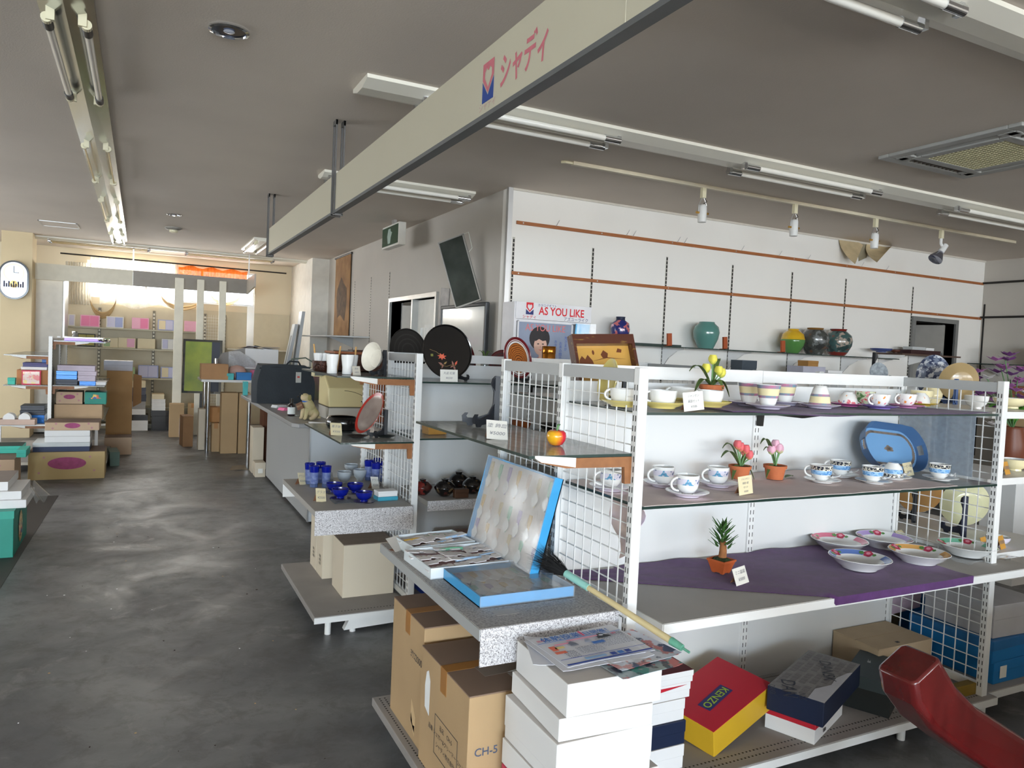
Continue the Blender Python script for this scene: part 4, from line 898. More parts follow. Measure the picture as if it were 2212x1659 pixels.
for (px, py, lab, a, inv) in ((1776, 1041, 'at the front left of the blue tray', 2.3, 0), (1817, 1029, 'behind the front left one', 2.3, 0), (1887, 1043, 'in front of the leaning blue tray', 0.25, 0), (1930, 1034, 'upside down before the leaning blue tray', 1.6, 1), (2031, 1036, 'rightmost, next to the wire mesh', 0.2, 0)):
    p = at(px, py, zm); saucer(p, 'white saucer of the blue banded cup ' + lab, CER, 0.07, 'saucers of the blue banded cups', h=0.012)
    cup('blue', p+Vector((-0.008, 0, SZ+(0.062 if inv else 0))), 'blue banded cup ' + lab, a, 'blue banded cups', inverted=bool(inv))
    spoon(p+Vector((0.052, -0.022, 0.0135)), 0.45, 'white china spoon beside the blue banded cup ' + lab)
p = at(1966, 1028, zm); card(p, 'brownish price card leaning in front of the blue oval tray', 0.058, 0.05, 0.1, ('コーヒー碗皿', '¥4000'), CARDY, 0.3, -0.06)
# blue oval tray leaning on the back panel
BLUET = mat('dusty_blue_enamel', (112, 158, 202), 0.3, var=0.08, scale=3, coat=0.2); TRAYD = mat('tray_dark_edge', (52, 66, 88), 0.35); GOLDP = mat('faded_gold_print', (132, 120, 110), 0.5, var=0.3, scale=40)
p = at(1945, 1025, ZM); c = Vector((p.x, 2.20, ZM+0.004))
t = thing('oval_tray', 'dusty blue oval tray with gilt border leaning against the back panel', 'tray', c, 0.0)
LEAN = Matrix.Rotation(-0.42, 4, 'X') @ Matrix.Rotation(0.10, 4, 'Y') @ Matrix.Translation((0, 0, 0.112)) @ Matrix.Rotation(PI/2, 4, 'X')
def stadium(a, r, n=14, k=1.0): return [((a+r*math.cos(-PI/2+PI*i/n)), r*math.sin(-PI/2+PI*i/n)) for i in range(n+1)]+[(-(a+r*math.cos(-PI/2+PI*i/n)), -r*math.sin(-PI/2+PI*i/n)) for i in range(n+1)]
o_, i_ = stadium(0.085, 0.112), stadium(0.085, 0.092); n = len(o_)
b = MB(); b.M = LEAN; b.prism(i_, -0.004, 0.0, 'xy'); b.build('tray_base', BLUET, t)
b = MB(); b.M = LEAN; vs = [(x, y, 0.032+0.012*(abs(x) > 0.13)) for x, y in o_]+[(x, y, -0.003) for x, y in i_]+[(x*1.012, y*1.012, 0.032+0.012*(abs(x) > 0.13)) for x, y in o_]+[(x*1.012, y*1.012, -0.006) for x, y in i_]
fs = []
for q in range(n):
    c_ = (q+1) % n; hole = (q in (6, 7) or q in (21, 22))
    if not hole: fs += [(q, c_, n+c_, n+q), (2*n+c_, 2*n+q, 3*n+q, 3*n+c_)]
    else:
        for a0, a1 in ((0.0, 0.3), (0.75, 1.0)):
            def mixp(A, B, tt): return tuple(A[k]+(B[k]-A[k])*tt for k in range(3))
            base = len(vs); vs += [mixp(vs[q], vs[n+q], a0), mixp(vs[c_], vs[n+c_], a0), mixp(vs[c_], vs[n+c_], a1), mixp(vs[q], vs[n+q], a1)]; fs.append((base, base+1, base+2, base+3))
    fs += [(q, 2*n+q, 2*n+c_, c_)]
b.add(vs, fs); b.build('tray_rim', [mat('tray_blue_rim', (70, 104, 146), 0.3, coat=0.2)], t, smooth=40)
b = MB(); b.M = LEAN
for rr, cnt in ((0.074, 46),):
    pts = stadium(0.085, rr, 24)
    for q in range(0, len(pts)):
        x, y = pts[q]; b.prism(oval(0.0085+0.003*random.random(), 0.007, 6, x+0.002*random.random(), y), 0.0002, 0.0006, 'xy')
for q in range(16): b.prism(oval(0.010, 0.006, 6, 0.024*math.sin(q*2.4)*(q/16), 0.014*math.cos(q*2.4)*(q/16)), 0.0002, 0.0008, 'xy')
for xx in range(-8, 9):
    for sy in (-1, 1): b.prism(oval(0.0075, 0.007, 6, xx*0.0105, sy*0.074), 0.0002, 0.0006, 'xy')
stuff(b.build('gilt_print', GOLDP, t))
# ---- lower shelf
def f(u, v):
    x = 1.42+1.56*u; y0 = 2.27-0.487*min(1, u/0.5); y1 = 2.352
    y = y0+(y1-y0)*v; z = ZL+0.0035+0.003*math.sin(17*u+6*v)*math.sin(11*v)+0.0025*math.sin(40*u)*(v > 0.9)
    if u > 0.49 and v < 0.06: y = 1.7825; z = ZL-0.026+0.030*(v/0.051)
    if u > 0.93: z += 0.002
    return (x, y, z)
cloth('purple_cloth', 'purple cloth draped diagonally over the lower shelf under the flowered dishes', PURPLE, f, 80, 20)
p = at(1557, 1236, ZL+0.006)
t = thing('artificial_bonsai', 'small artificial bonsai in a square orange pot on the purple cloth', 'artificial plant', p, 0.25)
ORP = mat('orange_pot', (206, 100, 48), 0.75, var=0.15, scale=14)
b = MB(); s0, s1, hh = 0.029, 0.041, 0.052
def sq(s, z, k=4): 
    out = []
    for i in range(16):
        a = 2*PI*i/16; c, d = math.cos(a), math.sin(a); q = s/max(abs(c), abs(d))*0.97; out.append((q*c, q*d, z))
    return out
rings = [sq(s0*0.9, 0.004), sq(s0*1.05, 0.02), sq(s1*0.93, hh*0.85), sq(s1, hh*0.87), sq(s1, hh), sq(s1*0.86, hh), sq(s1*0.84, hh*0.86)]
vs = [p_ for r in rings for p_ in r]; fs = [tuple(range(15, -1, -1)), tuple(range(96, 112))]
for j in range(6):
    for i in range(16): fs.append((j*16+i, j*16+(i+1) % 16, (j+1)*16+(i+1) % 16, (j+1)*16+i))
b.add(vs, fs); b.build('pot', ORP, t, smooth=30)
for sx in (-1, 1):
    for sy in (-1, 1): box1('pot_foot', ORP, sx*0.018-0.006, sx*0.018+0.006, sy*0.018-0.006, sy*0.018+0.006, 0, 0.006, t)
b = MB().lathe([(0.036, hh*0.86), (0.03, hh*1.02), (0.018, hh*1.12), (0.002, hh*1.1)], 18, wave=lambda q, z: 1+0.12*math.sin(5*q)); b.build('moss', mat('moss', (58, 74, 34), 0.95, var=0.5, scale=80, bump=0.8, bscale=240), t, smooth=60)
MB().tube([(0.004, 0, hh*0.95), (0.007, 0, hh+0.03), (0.004, 0, hh+0.065)], 0.0165, 12, r1=0.012).build('trunk', mat('bonsai_trunk', (166, 110, 66), 0.85, var=0.3, scale=40, bump=0.3), t, smooth=40)
random.seed(3); BLEAF = mat('bonsai_leaf', (70, 112, 52), 0.55, var=0.35, scale=30)
for k in range(46):
    a = k*2.399; lev = k/46; z = hh+0.045+0.085*lev; side = 0.016*(1-lev)+0.004
    cx, cy = side*math.cos(a), side*math.sin(a); L = 0.034+0.018*random.random()
    if k % 9 == 0: cx += 0.018; z -= 0.012
    if k % 9 == 4: cx -= 0.014
    b = MB(); d = Vector((math.cos(a)*(0.55+0.5*(1-lev)), math.sin(a)*(0.55+0.5*(1-lev)), 0.75)).normalized(); s = d.cross(Vector((0, 0, 1))).normalized(); q = d.cross(s)
    P = [Vector((cx, cy, z))+d*L*u+s*w for u, w in ((0, -0.002), (0.35, -0.0062), (1, 0), (0.35, 0.0062), (0, 0.002))]
    b.add([*P, *[x+q*0.0015 for x in P]], [(0, 1, 2, 3, 4), (9, 8, 7, 6, 5), (0, 5, 6, 1), (1, 6, 7, 2), (2, 7, 8, 3), (3, 8, 9, 4), (4, 9, 5, 0)]); b.build('leaf', BLEAF, t)
p = at(1605, 1262, ZL+0.006); card(p, 'white price card leaning beside the orange bonsai pot', 0.062, 0.052, 0.15, ('ミニ盆栽', '¥3000'), CARDM, 0.35, -0.08)
ROSE = mat('rose_print', (206, 64, 96), 0.25, var=0.4, scale=120, coat=0.4); ROSEL = mat('rose_light_print', (234, 150, 170), 0.25, coat=0.4); GRN = mat('leaf_print', (96, 150, 80), 0.25, var=0.3, scale=80, coat=0.4); BUD = mat('bud_print', (226, 196, 80), 0.3)
def soup_plate(p, label, band, r=0.108, ang=0.0):
    t = thing('soup_plate', label, 'dish', p, ang, 'rose soup plates'); t.scale = (1.1, 1.1, 1.15)
    prof = [(0.05, 0), (0.060, 0.0), (0.062, 0.004), (0.086, 0.018), (r-0.004, 0.037), (r, 0.0385), (r-0.001, 0.040), (0.077, 0.026), (0.066, 0.012), (0.055, 0.0085), (0.002, 0.008)]
    MB().lathe(prof, 48, mis=[0]*10).build('dish', [CER], t, smooth=45)
    def rimpt(a, q): # point on inner rim surface, q 0..1 from well edge to lip
        rr = 0.077+(r-0.002-0.077)*q; return (rr*math.cos(a), rr*math.sin(a), 0.026+0.0137*q+0.0007)
    b = MB()
    for a0, a1 in ((0.35, 1.45), (1.75, 2.85), (3.3, 4.1), (4.7, 5.8)):
        N = 14; v = [rimpt(a0+(a1-a0)*i/N, 0.12) for i in range(N+1)]+[rimpt(a0+(a1-a0)*i/N, 0.92) for i in range(N+1)]
        b = MB(); b.add(v, [(i, i+1, N+2+i, N+1+i) for i in range(N)]); b.build('rim_band', band, t)
    def disc(a, q, rad, m, nm, n=12, k=1.0, dz=0.0):
        b = MB(); c = Vector(rimpt(a, q)); c.z += dz
        b.add([(c.x+rad*math.cos(2*PI*i/n)*(1+0.15*math.cos(5*2*PI*i/n)), c.y+rad*k*math.sin(2*PI*i/n)*(1+0.15*math.cos(5*2*PI*i/n)), c.z+0.45*(rad*math.cos(2*PI*i/n)*math.cos(a)+rad*math.sin(2*PI*i/n)*math.sin(a))) for i in range(n)], [tuple(range(n))]); b.build(nm, m, t)
    for a in (1.6, 0.15, 4.4):
        disc(a, 0.45, 0.0165, ROSE, 'rose', 20, dz=0.0012); disc(a, 0.5, 0.008, ROSEL, 'rose_heart', 12, dz=0.0019); disc(a+0.26, 0.5, 0.009, GRN, 'leaf_print', 9, dz=0.001); disc(a-0.25, 0.45, 0.007, GRN, 'leaf_print', 9, dz=0.001)
    disc(3.0, 0.4, 0.008, BUD, 'bud', 9, dz=0.003)
    b = MB(); b.prism(oval(0.007, 0.005, 8, -0.015, 0.005), 0.0088, 0.0093, 'xy'); b.build('centre_bud', BUD, t)
for (px, py, lab, m, a) in ((1812, 1186, 'with a pink rim band, leftmost of the flowered dishes', (226, 110, 140), 0.5), (1909, 1180, 'with a lilac rim band at the back of the flowered dishes', (170, 140, 206), 0.8), (1856, 1226, 'with a blue rim band at the front of the flowered dishes', (110, 140, 210), 0.2),
                         (1984, 1213, 'with an orange rim band on the corner of the purple cloth', (238, 180, 100), 0.1), (2088, 1198, 'with a green rim band lying in clear plastic', (130, 206, 176), 0.4)):
    q = at(px, py, ZL+0.008); soup_plate(q, 'white soup plate ' + lab, mat('rim_%d' % px, m, 0.25, coat=0.4, var=0.12, scale=30), ang=a)
q = at(2088, 1200, ZL)
def f(u, v): return (q.x-0.17+0.36*u, q.y-0.12+0.26*v, ZL+0.003+0.012*abs(math.sin(9*u+3*v)*math.cos(7*v))*(1 if (u < 0.15 or u > 0.85 or v < 0.1) else 0.25))
o = MB().sheet(f, 26, 18, 0.0006).build('plastic_bag', sheer('clear_plastic', (235, 240, 245), 0.10, 0.03), smooth=60); tag(o, 'crumpled clear plastic bag under the green-rimmed dish', 'plastic bag')
p = at(1922, 1152, ZL+0.006); card(Vector((p.x, 2.32, ZL+0.006)), 'small cream card lying behind the lilac-rimmed dish', 0.05, 0.035, 0.1, ('',), CARDY, 0.9)
# sheet of frosted plastic against the right mesh, paper end hanging by the left post
o = box1('frosted_sheet', sheer('frosted_blue_sheet', (190, 202, 214), 0.6, 0.02, 0.3), BX-0.028, BX-0.024, 1.99, 2.35, ZM+0.012, ZT-0.015); tag(o, 'frosted plastic sheet standing against the right mesh behind the rightmost cup', 'plastic sheet')
o = MB().sheet(lambda u, v: (1.45+0.02*math.sin(6*v+3*u), 1.93+0.16*u-0.04*v*u, ZM-0.012-0.20*v*(0.6+0.4*u)), 8, 8, 0.0015).build('paper_end', mat('pinkish_cream_paper', (222, 202, 186), 0.8, rgb2=(206, 190, 206), scale=10), smooth=60); tag(o, 'creased pinkish paper end hanging below the middle shelf behind the mesh', 'paper')
# ================================================================ boxes and goods around the nearest gondola
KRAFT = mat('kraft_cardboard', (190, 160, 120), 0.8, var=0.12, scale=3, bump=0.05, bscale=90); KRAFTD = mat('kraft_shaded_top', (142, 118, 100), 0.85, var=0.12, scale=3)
BEIGEB = mat('beige_cardboard', (214, 202, 180), 0.75, var=0.06, scale=3); TAPE = mat('brown_packing_tape', (176, 124, 66), 0.3, var=0.1)
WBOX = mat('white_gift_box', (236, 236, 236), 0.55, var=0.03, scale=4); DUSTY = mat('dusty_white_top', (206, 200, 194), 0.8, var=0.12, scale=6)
NAVY = mat('navy_box', (26, 38, 66), 0.5); REDB = mat('red_box', (196, 36, 54), 0.5, var=0.06); YELB = mat('ochre_yellow_box', (222, 178, 44), 0.5, var=0.08); MAROON = mat('maroon_box_top', (116, 52, 58), 0.6)
INKD = mat('print_dark', (70, 68, 70), 0.7); INKB = mat('print_blue_grey', (80, 92, 116), 0.7)
def gift_box(cx, cy, z, w, d, h, ang, m, label, lid=None, lid_h=None, name='gift_box', cat='box', group=None, top=None, tilt=None):
    t = thing(name, label, cat, (cx, cy, z), ang, group, rot=tilt)
    lh = lid_h if lid_h is not None else h*0.45; e = 0.002
    MB().box(-w/2+e, w/2-e, -d/2+e, d/2-e, 0, h-0.003).build('body', m, t, bevel=0.0015)
    b = MB(); b.box(-w/2, w/2, -d/2, d/2, h-lh, h); o = b.build('lid', [lid or m, top or lid or m], t, bevel=0.0025)
    o.data.polygons[1].material_index = 1
    return t
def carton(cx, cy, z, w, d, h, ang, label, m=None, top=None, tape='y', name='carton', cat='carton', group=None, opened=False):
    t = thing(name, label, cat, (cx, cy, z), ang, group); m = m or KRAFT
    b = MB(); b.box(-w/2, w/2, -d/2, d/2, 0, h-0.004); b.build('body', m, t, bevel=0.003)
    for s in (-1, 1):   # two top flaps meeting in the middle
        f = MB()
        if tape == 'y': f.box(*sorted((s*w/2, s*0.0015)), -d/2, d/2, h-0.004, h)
        else: f.box(-w/2, w/2, *sorted((s*d/2, s*0.0015)), h-0.004, h)
        f.build('flap', top or m, t)
    if tape == 'y': box1('tape', TAPE, -0.025, 0.025, -d/2-0.0008, d/2+0.0008, h-0.0005, h+0.0006, t); box1('tape', TAPE, -0.025, 0.025, -d/2-0.001, -d/2, h-0.07, h, t)
    elif tape == 'x': box1('tape', TAPE, -w/2-0.0008, w/2+0.0008, -0.025, 0.025, h-0.0005, h+0.0006, t); box1('tape', TAPE, -w/2-0.001, -w/2, -0.025, 0.025, h-0.08, h, t)
    return t
def fFront(t_w, t_d, x, z): return face((x, -t_d/2-0.0006, z), (1, 0, 0), (0, 0, 1))
def fLeft(t_w, t_d, y, z): return face((-t_w/2-0.0006, y, z), (0, -1, 0), (0, 0, 1))
def fTop(h, x, y, a=0.0): return face((x, y, h+0.0006), (math.cos(a), math.sin(a), 0), (-math.sin(a), math.cos(a), 0))
ZD = 0.111
# two big cartons under the speckled shelf
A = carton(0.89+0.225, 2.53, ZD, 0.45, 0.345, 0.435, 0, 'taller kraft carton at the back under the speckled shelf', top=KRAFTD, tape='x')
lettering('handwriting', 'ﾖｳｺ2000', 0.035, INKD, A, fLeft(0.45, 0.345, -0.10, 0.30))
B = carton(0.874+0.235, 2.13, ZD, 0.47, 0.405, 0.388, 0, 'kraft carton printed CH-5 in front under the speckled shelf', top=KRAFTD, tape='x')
lettering('lettering', 'CH-5', 0.034, INKB, B, fFront(0.47, 0.405, -0.175, 0.215), bold=0.01)
b = MB(); b.M = fLeft(0.47, 0.405, -0.035, 0.155)
for q in ((-0.095, 0.095, 0.062, 0.064), (-0.095, 0.095, -0.064, -0.062), (-0.095, -0.093, -0.062, 0.062), (0.093, 0.095, -0.062, 0.062)): b.prism([(q[0], q[2]), (q[1], q[2]), (q[1], q[3]), (q[0], q[3])], 0, 0.0006, 'xy')
b.build('printed_frame', INKD, B)
for i, tx in enumerate(('品名　CH-5', '品番 シュガー&クリーマー  2ヶ入', 'シャディ株式会社', 'MADE IN JAPAN')[:3]): lettering('lettering', tx, 0.02, INKD, B, fLeft(0.47, 0.405, -0.035, 0.19-0.032*i))
flat('torn_label', [(-0.02, -0.07), (0.02, -0.085), (0.022, 0.03), (0.005, 0.06), (-0.012, 0.05), (-0.024, 0.0)], fLeft(0.47, 0.405, 0.135, 0.27), mat('torn_white', (244, 246, 246), 0.8), B)
flat('clear_tape_scrap', rect(0.16, 0.075), fTop(0.388, -0.06, -0.055, 0.05), mat('dusty_clear_tape', (150, 136, 124), 0.35), B); flat('paper_scrap', rect(0.085, 0.035), fTop(0.389, -0.02, -0.115, 0.05), mat('scrap_grey', (176, 168, 158), 0.6), B); flat('torn_white_strip', [(-0.03, -0.004), (0.0, 0.004), (0.03, 0.012), (0.004, 0.0), (0.0, -0.006)], fTop(0.3895, -0.03, -0.09), mat('torn_white', (244, 246, 246)), B)
b = MB(); b.M = fFront(0.47, 0.405, -0.16, 0.06)   # printed rose emblem
for k in range(7): b.prism(oval(0.020-0.0012*k, 0.014, 12, 0.012*math.cos(k*0.9)-0.004, 0.013*math.sin(k*0.9)+0.008), 0.0, 0.0004+0.00012*k, 'xy', mi=k % 2)
b.build('rose_emblem', [INKB, mat('print_blue_light', (120, 132, 150), 0.7)], B)
flat('torn_patch', [(-0.025, -0.05), (0.02, -0.09), (0.025, -0.02), (-0.02, 0.03)], fLeft(0.45, 0.345, -0.09, 0.115), mat('kraft_light_patch', (214, 184, 140), 0.8), A)
flat('emblem_blue', [(-0.022, -0.022), (0.018, -0.05), (0.02, -0.025), (0.0, -0.03), (-0.02, 0.01)], fLeft(0.45, 0.345, -0.09, 0.088), BLUE, A)
# tower of white boxes standing on the floor at the gondola corner
tw = [(0.0, 0.075, 0.35, 0.30, 'dark navy box at the bottom of the white box tower', NAVY, NAVY), (0.075, 0.06, 0.33, 0.30, 'black box second from the floor in the white box tower', mat('black_card_box', (36, 36, 42), 0.5), None), (0.135, 0.085, 0.34, 0.30, 'grey box low in the white box tower', mat('grey_card_box', (140, 142, 146), 0.6), None),
      (0.22, 0.09, 0.335, 0.29, 'crimson pink box half way up the white box tower', mat('crimson_box', (206, 60, 92), 0.5), None), (0.31, 0.075, 0.33, 0.30, 'white box with a pinkish base below the open white box', WBOX, None),
      (0.385, 0.125, 0.30, 0.30, 'deep white box third from the top of the tower', WBOX, None), (0.51, 0.062, 0.285, 0.30, 'shallow white box second from the top of the tower', WBOX, None), (0.572, 0.09, 0.292, 0.305, 'top white box of the tower with newspapers on it', WBOX, None)]
xs = [1.14, 1.14, 1.14, 1.13, 1.13, 1.118, 1.125, 1.143]; an = [0.02, -0.02, 0.01, 0.0, 0.01, 0.0, -0.05, -0.03]
for (z, h, w, d, lab, m, l), x, a in zip(tw, xs, an):
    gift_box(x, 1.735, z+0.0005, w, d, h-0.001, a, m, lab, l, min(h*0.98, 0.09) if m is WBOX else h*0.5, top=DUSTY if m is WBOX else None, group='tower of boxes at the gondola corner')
# newspapers and leaflets
NEWS = mat('newsprint_white', (228, 230, 238), 0.7, var=0.03); NB = mat('leaflet_blue', (60, 120, 200), 0.6); NBD = mat('leaflet_deep_blue', (40, 70, 160), 0.6); NP = mat('leaflet_pink', (232, 70, 120), 0.6); NR = mat('leaflet_orange', (240, 120, 90), 0.6); NG = mat('leaflet_grey', (120, 124, 140), 0.6); NK = mat('leaflet_dark', (40, 42, 50), 0.6); NT = mat('leaflet_teal', (60, 150, 140), 0.6, var=0.5, scale=20)
ZN = 0.663
def sheet_paper(name, label, cx, cy, z, w, d, ang, m, curl=0.006, cat='paper'):
    t = thing(name, label, cat, (cx, cy, z), ang)
    def f(u, v): return ((u-0.5)*w, (v-0.5)*d, 0.0012+curl*max(0, abs(u-0.5)*2-0.75)**2*8+0.0015*math.sin(5*u+3*v))
    MB().sheet(f, 12, 10, 0.0010).build('sheet', m, t, smooth=60); return t
sheet_paper('leaflet', 'teal and photo printed leaflet sticking out under the newspapers', 1.235, 1.66, ZN, 0.22, 0.19, 0.12, blotch('photo_leaflet', (150, 170, 176), [(60, 150, 140), (196, 110, 110), (60, 70, 90)], 16, 0.52, 0.5))
sheet_paper('leaflet', 'white leaflet lying crooked under the printed flyer', 1.105, 1.765, ZN+0.002, 0.24, 0.2, -0.35, NEWS)
sheet_paper('leaflet', 'reddish photo leaflet under the right edge of the flyer', 1.26, 1.71, ZN+0.004, 0.24, 0.2, 0.18, blotch('photo_leaflet2', (206, 210, 222), [(190, 120, 120), (70, 80, 110)], 18, 0.55, 0.5))
sheet_paper('leaflet', 'plain white leaflet directly beneath the printed flyer', 1.155, 1.748, ZN+0.006, 0.30, 0.215, 0.02, NEWS)
ny = sheet_paper('printed_flyer', 'printed blue and pink flyer on top of the white box tower', 1.175, 1.765, ZN+0.0085, 0.30, 0.205, 0.055, NEWS, 0.0)
T = lambda x, y, a=0: fTop(0.0028, x, y, a)
lettering('headline', '体験授業', 0.034, NB, ny, T(-0.055, 0.073), bold=0.015); lettering('headline', '1', 0.046, NP, ny, T(0.018, 0.076), bold=0.03); lettering('headline', '日開催！', 0.027, NB, ny, T(0.075, 0.072), bold=0.012)
lettering('headline', '無料', 0.014, NP, ny, T(-0.125, 0.072)); lettering('number', '97', 0.018, NP, ny, T(0.112, 0.042), bold=0.01)
b = MB(); b.M = T(0, 0)
random.seed(5)
def dash(x0, x1, y, h=0.002, gap=0.0035):
    x = x0
    while x < x1:
        w = 0.003+0.006*random.random(); b.prism([(x, y), (min(x+w, x1), y), (min(x+w, x1), y+h), (x, y+h)], 0, 0.0003, 'xy'); x += w+gap*random.random()+0.001
for k in range(7): dash(0.03, 0.14, 0.022-0.0085*k)
for k in range(6): dash(-0.06, 0.02, -0.008-0.0075*k)
for k in range(4): dash(0.09, 0.14, 0.03+0.0055*k, 0.0025)
for k in range(6): dash(-0.11, -0.07, -0.02-0.008*k)
stuff(b.build('small_print', NG, ny))
for (x, y, w, h, m, nm) in ((0, 0.056, 0.29, 0.0016, NB, 'rule'), (0, -0.062, 0.29, 0.0016, NBD, 'rule'), (0.0, -0.095, 0.29, 0.007, NBD, 'blue_band'), (-0.115, -0.018, 0.036, 0.014, NR, 'orange_block'), (0.03, 0.006, 0.042, 0.014, NB, 'blue_block'), (-0.04, -0.078, 0.07, 0.012, mat('leaflet_pale_blue', (150, 186, 226), 0.6), 'pale_block'), (0.02, -0.079, 0.018, 0.016, NBD, 'blue_block'), (0.045, -0.079, 0.018, 0.016, NB, 'blue_block'), (0.07, -0.079, 0.018, 0.016, NBD, 'blue_block'),
                        (-0.08, 0.032, 0.05, 0.008, mat('leaflet_pink_pale', (240, 160, 180), 0.6), 'pink_strip'), (0.005, 0.047, 0.12, 0.007, MATS['leaflet_pink_pale'] if 'leaflet_pink_pale' in MATS else NP, 'pink_strip'), (-0.12, 0.012, 0.02, 0.03, NR, 'orange_block'), (-0.1, 0.012, 0.03, 0.012, mat('leaflet_yellow', (240, 220, 140), 0.6), 'yellow_block')):
    flat(nm, rect(w, h, x, y), T(0, 0), m, ny, 0.0004)
flat('photo_person', [(0.045, 0.028), (0.095, 0.028), (0.088, 0.04), (0.078, 0.046), (0.078, 0.052), (0.068, 0.058), (0.056, 0.054), (0.056, 0.046), (0.048, 0.04)], T(0, 0), NK, ny, 0.0005); flat('photo_mask', oval(0.008, 0.005, 10, 0.067, 0.045), T(0, 0), NEWS, ny, 0.0007)
flat('photo_figure', [(-0.06, 0.012), (-0.035, 0.01), (-0.038, 0.026), (-0.048, 0.038), (-0.06, 0.03)], T(0, 0), NG, ny, 0.0005); flat('photo_figure', [(-0.008, 0.02), (0.02, 0.02), (0.012, 0.034), (0.0, 0.034)], T(0, 0), mat('leaflet_mid', (160, 166, 186), 0.6), ny, 0.0005)
# second stack on the deck behind the tower
z = ZD
for (h, w, d, m, top, lab, dx) in ((0.085, 0.265, 0.27, WBOX, None, 'white lidded box at the bottom of the stack behind the tower', 0.0), (0.082, 0.262, 0.27, NAVY, None, 'navy box in the stack behind the tower', 0.003), (0.075, 0.26, 0.26, WBOX, None, 'white box above the navy box behind the tower', 0.0), (0.055, 0.275, 0.26, WBOX, REDB, 'white box with a red corner behind the tower', 0.012), (0.042, 0.28, 0.27, WBOX, MAROON, 'white box with a maroon top behind the newspapers', 0.016)):
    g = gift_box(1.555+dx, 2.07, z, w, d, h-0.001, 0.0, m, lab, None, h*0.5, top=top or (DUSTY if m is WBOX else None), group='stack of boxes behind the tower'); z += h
    if top is REDB: flat('red_corner', [(-0.03, 0.004), (0.10, 0.018), (-0.03, 0.018)], fFront(w, d, 0.02, 0.028), REDB, g)
# red and yellow box
k = gift_box(1.985, 2.11, ZD+0.046, 0.375, 0.25, 0.105, 0.0, YELB, 'red-topped yellow gift box tipped to one side on the bottom deck', YELB, 0.104, top=REDB, tilt=(0.08, -0.22, 0.22))
flat('label', rect(0.155, 0.052), fTop(0.105, -0.03, -0.02, 0.06), mat('label_indigo', (52, 52, 110), 0.5), k); lettering('lettering', 'KENZO', 0.042, mat('label_lime', (170, 200, 60), 0.5), k, fTop(0.1062, -0.03, -0.02, 0.06+PI), bold=0.012)
k2 = gift_box(2.355, 2.02, ZD, 0.33, 0.19, 0.10, 0.40, WBOX, 'white box with a red band under the brand-lettered box', REDB, 0.045)
b = MB(); b.M = fFront(0.33, 0.19, -0.06, 0.022)
for q in range(8): b.prism(rect(0.0016+0.001*(q % 3), 0.012, -0.012+q*0.0035, 0), 0, 0.0005, 'xy')
stuff(b.build('barcode', INKD, k2))
DTOP = mat('grey_brick_print', (150, 146, 144), 0.45, var=0.3, scale=40); DN = NAVY
dk_ = gift_box(2.375, 1.995, ZD+0.101, 0.47, 0.205, 0.092, 0.42, DN, 'navy box with silver lettered lid on top of the red and white box', DN, 0.09, top=DTOP)
b = MB(); b.M = fTop(0.092, 0, 0)
for i in range(15):
    for j in range(6):
        if (i+j) % 5: b.prism(rect(0.022, 0.022, -0.205+i*0.0292+0.006*(j % 2), -0.08+j*0.032), 0, 0.0003, 'xy')
stuff(b.build('brick_pattern', mat('brick_print_dark', (128, 124, 124), 0.5), dk_))
SLV = mat('silver_paper', (206, 206, 214), 0.4); flat('torn_silver_band', [(-0.235, -0.1025), (0.12, -0.1025), (0.10, -0.09), (0.02, -0.07), (-0.06, -0.075), (-0.14, -0.04), (-0.235, -0.045)], fTop(0.092, 0, 0), SLV, dk_, 0.0006)
def on_lid(px, py): p_ = at(px, py, ZD+0.194)-Vector((2.375, 1.995, 0)); c_, s_ = math.cos(0.42), math.sin(0.42); return (p_.x*c_+p_.y*s_, -p_.x*s_+p_.y*c_)
for (tx, s, px, py, k) in (('DANSK', 0.064, 1786, 1449, 0.95), ('DAN', 0.075, 1703, 1487, 0.95), ('DANSK', 0.03, 1668, 1490, 0.9), ('NSK', 0.036, 1733, 1505, 0.9)): lettering('lettering', tx, s, mat('brand_ink', (50, 54, 72), 0.5), dk_, fTop(0.0924, *on_lid(px, py), -2.75), sx=k, thick=0.0007)
g = gift_box(2.79, 2.05, ZD, 0.31, 0.18, 0.14, 0.47, mat('black_green_box', (30, 36, 36), 0.55), 'dark green-grey box beside the navy lettered box', mat('dark_green_lid', (62, 74, 78), 0.55), 0.05)
flat('worn_emblem', [(0.0, 0.0), (0.03, 0.006), (0.012, 0.01), (0.04, 0.016), (0.0, 0.014)], fTop(0.14, 0.02, 0.02), mat('worn_silver', (170, 172, 176), 0.4), g)
g = carton(3.08, 2.235, ZD, 0.36, 0.24, 0.17, 0.0, 'flat kraft carton at the back of the bottom deck behind the dark box', mat('beige_kraft', (190, 168, 138), 0.8), None, None)
flat('small_stamp', rect(0.02, 0.014), fTop(0.17, -0.02, -0.09), INKD, g)
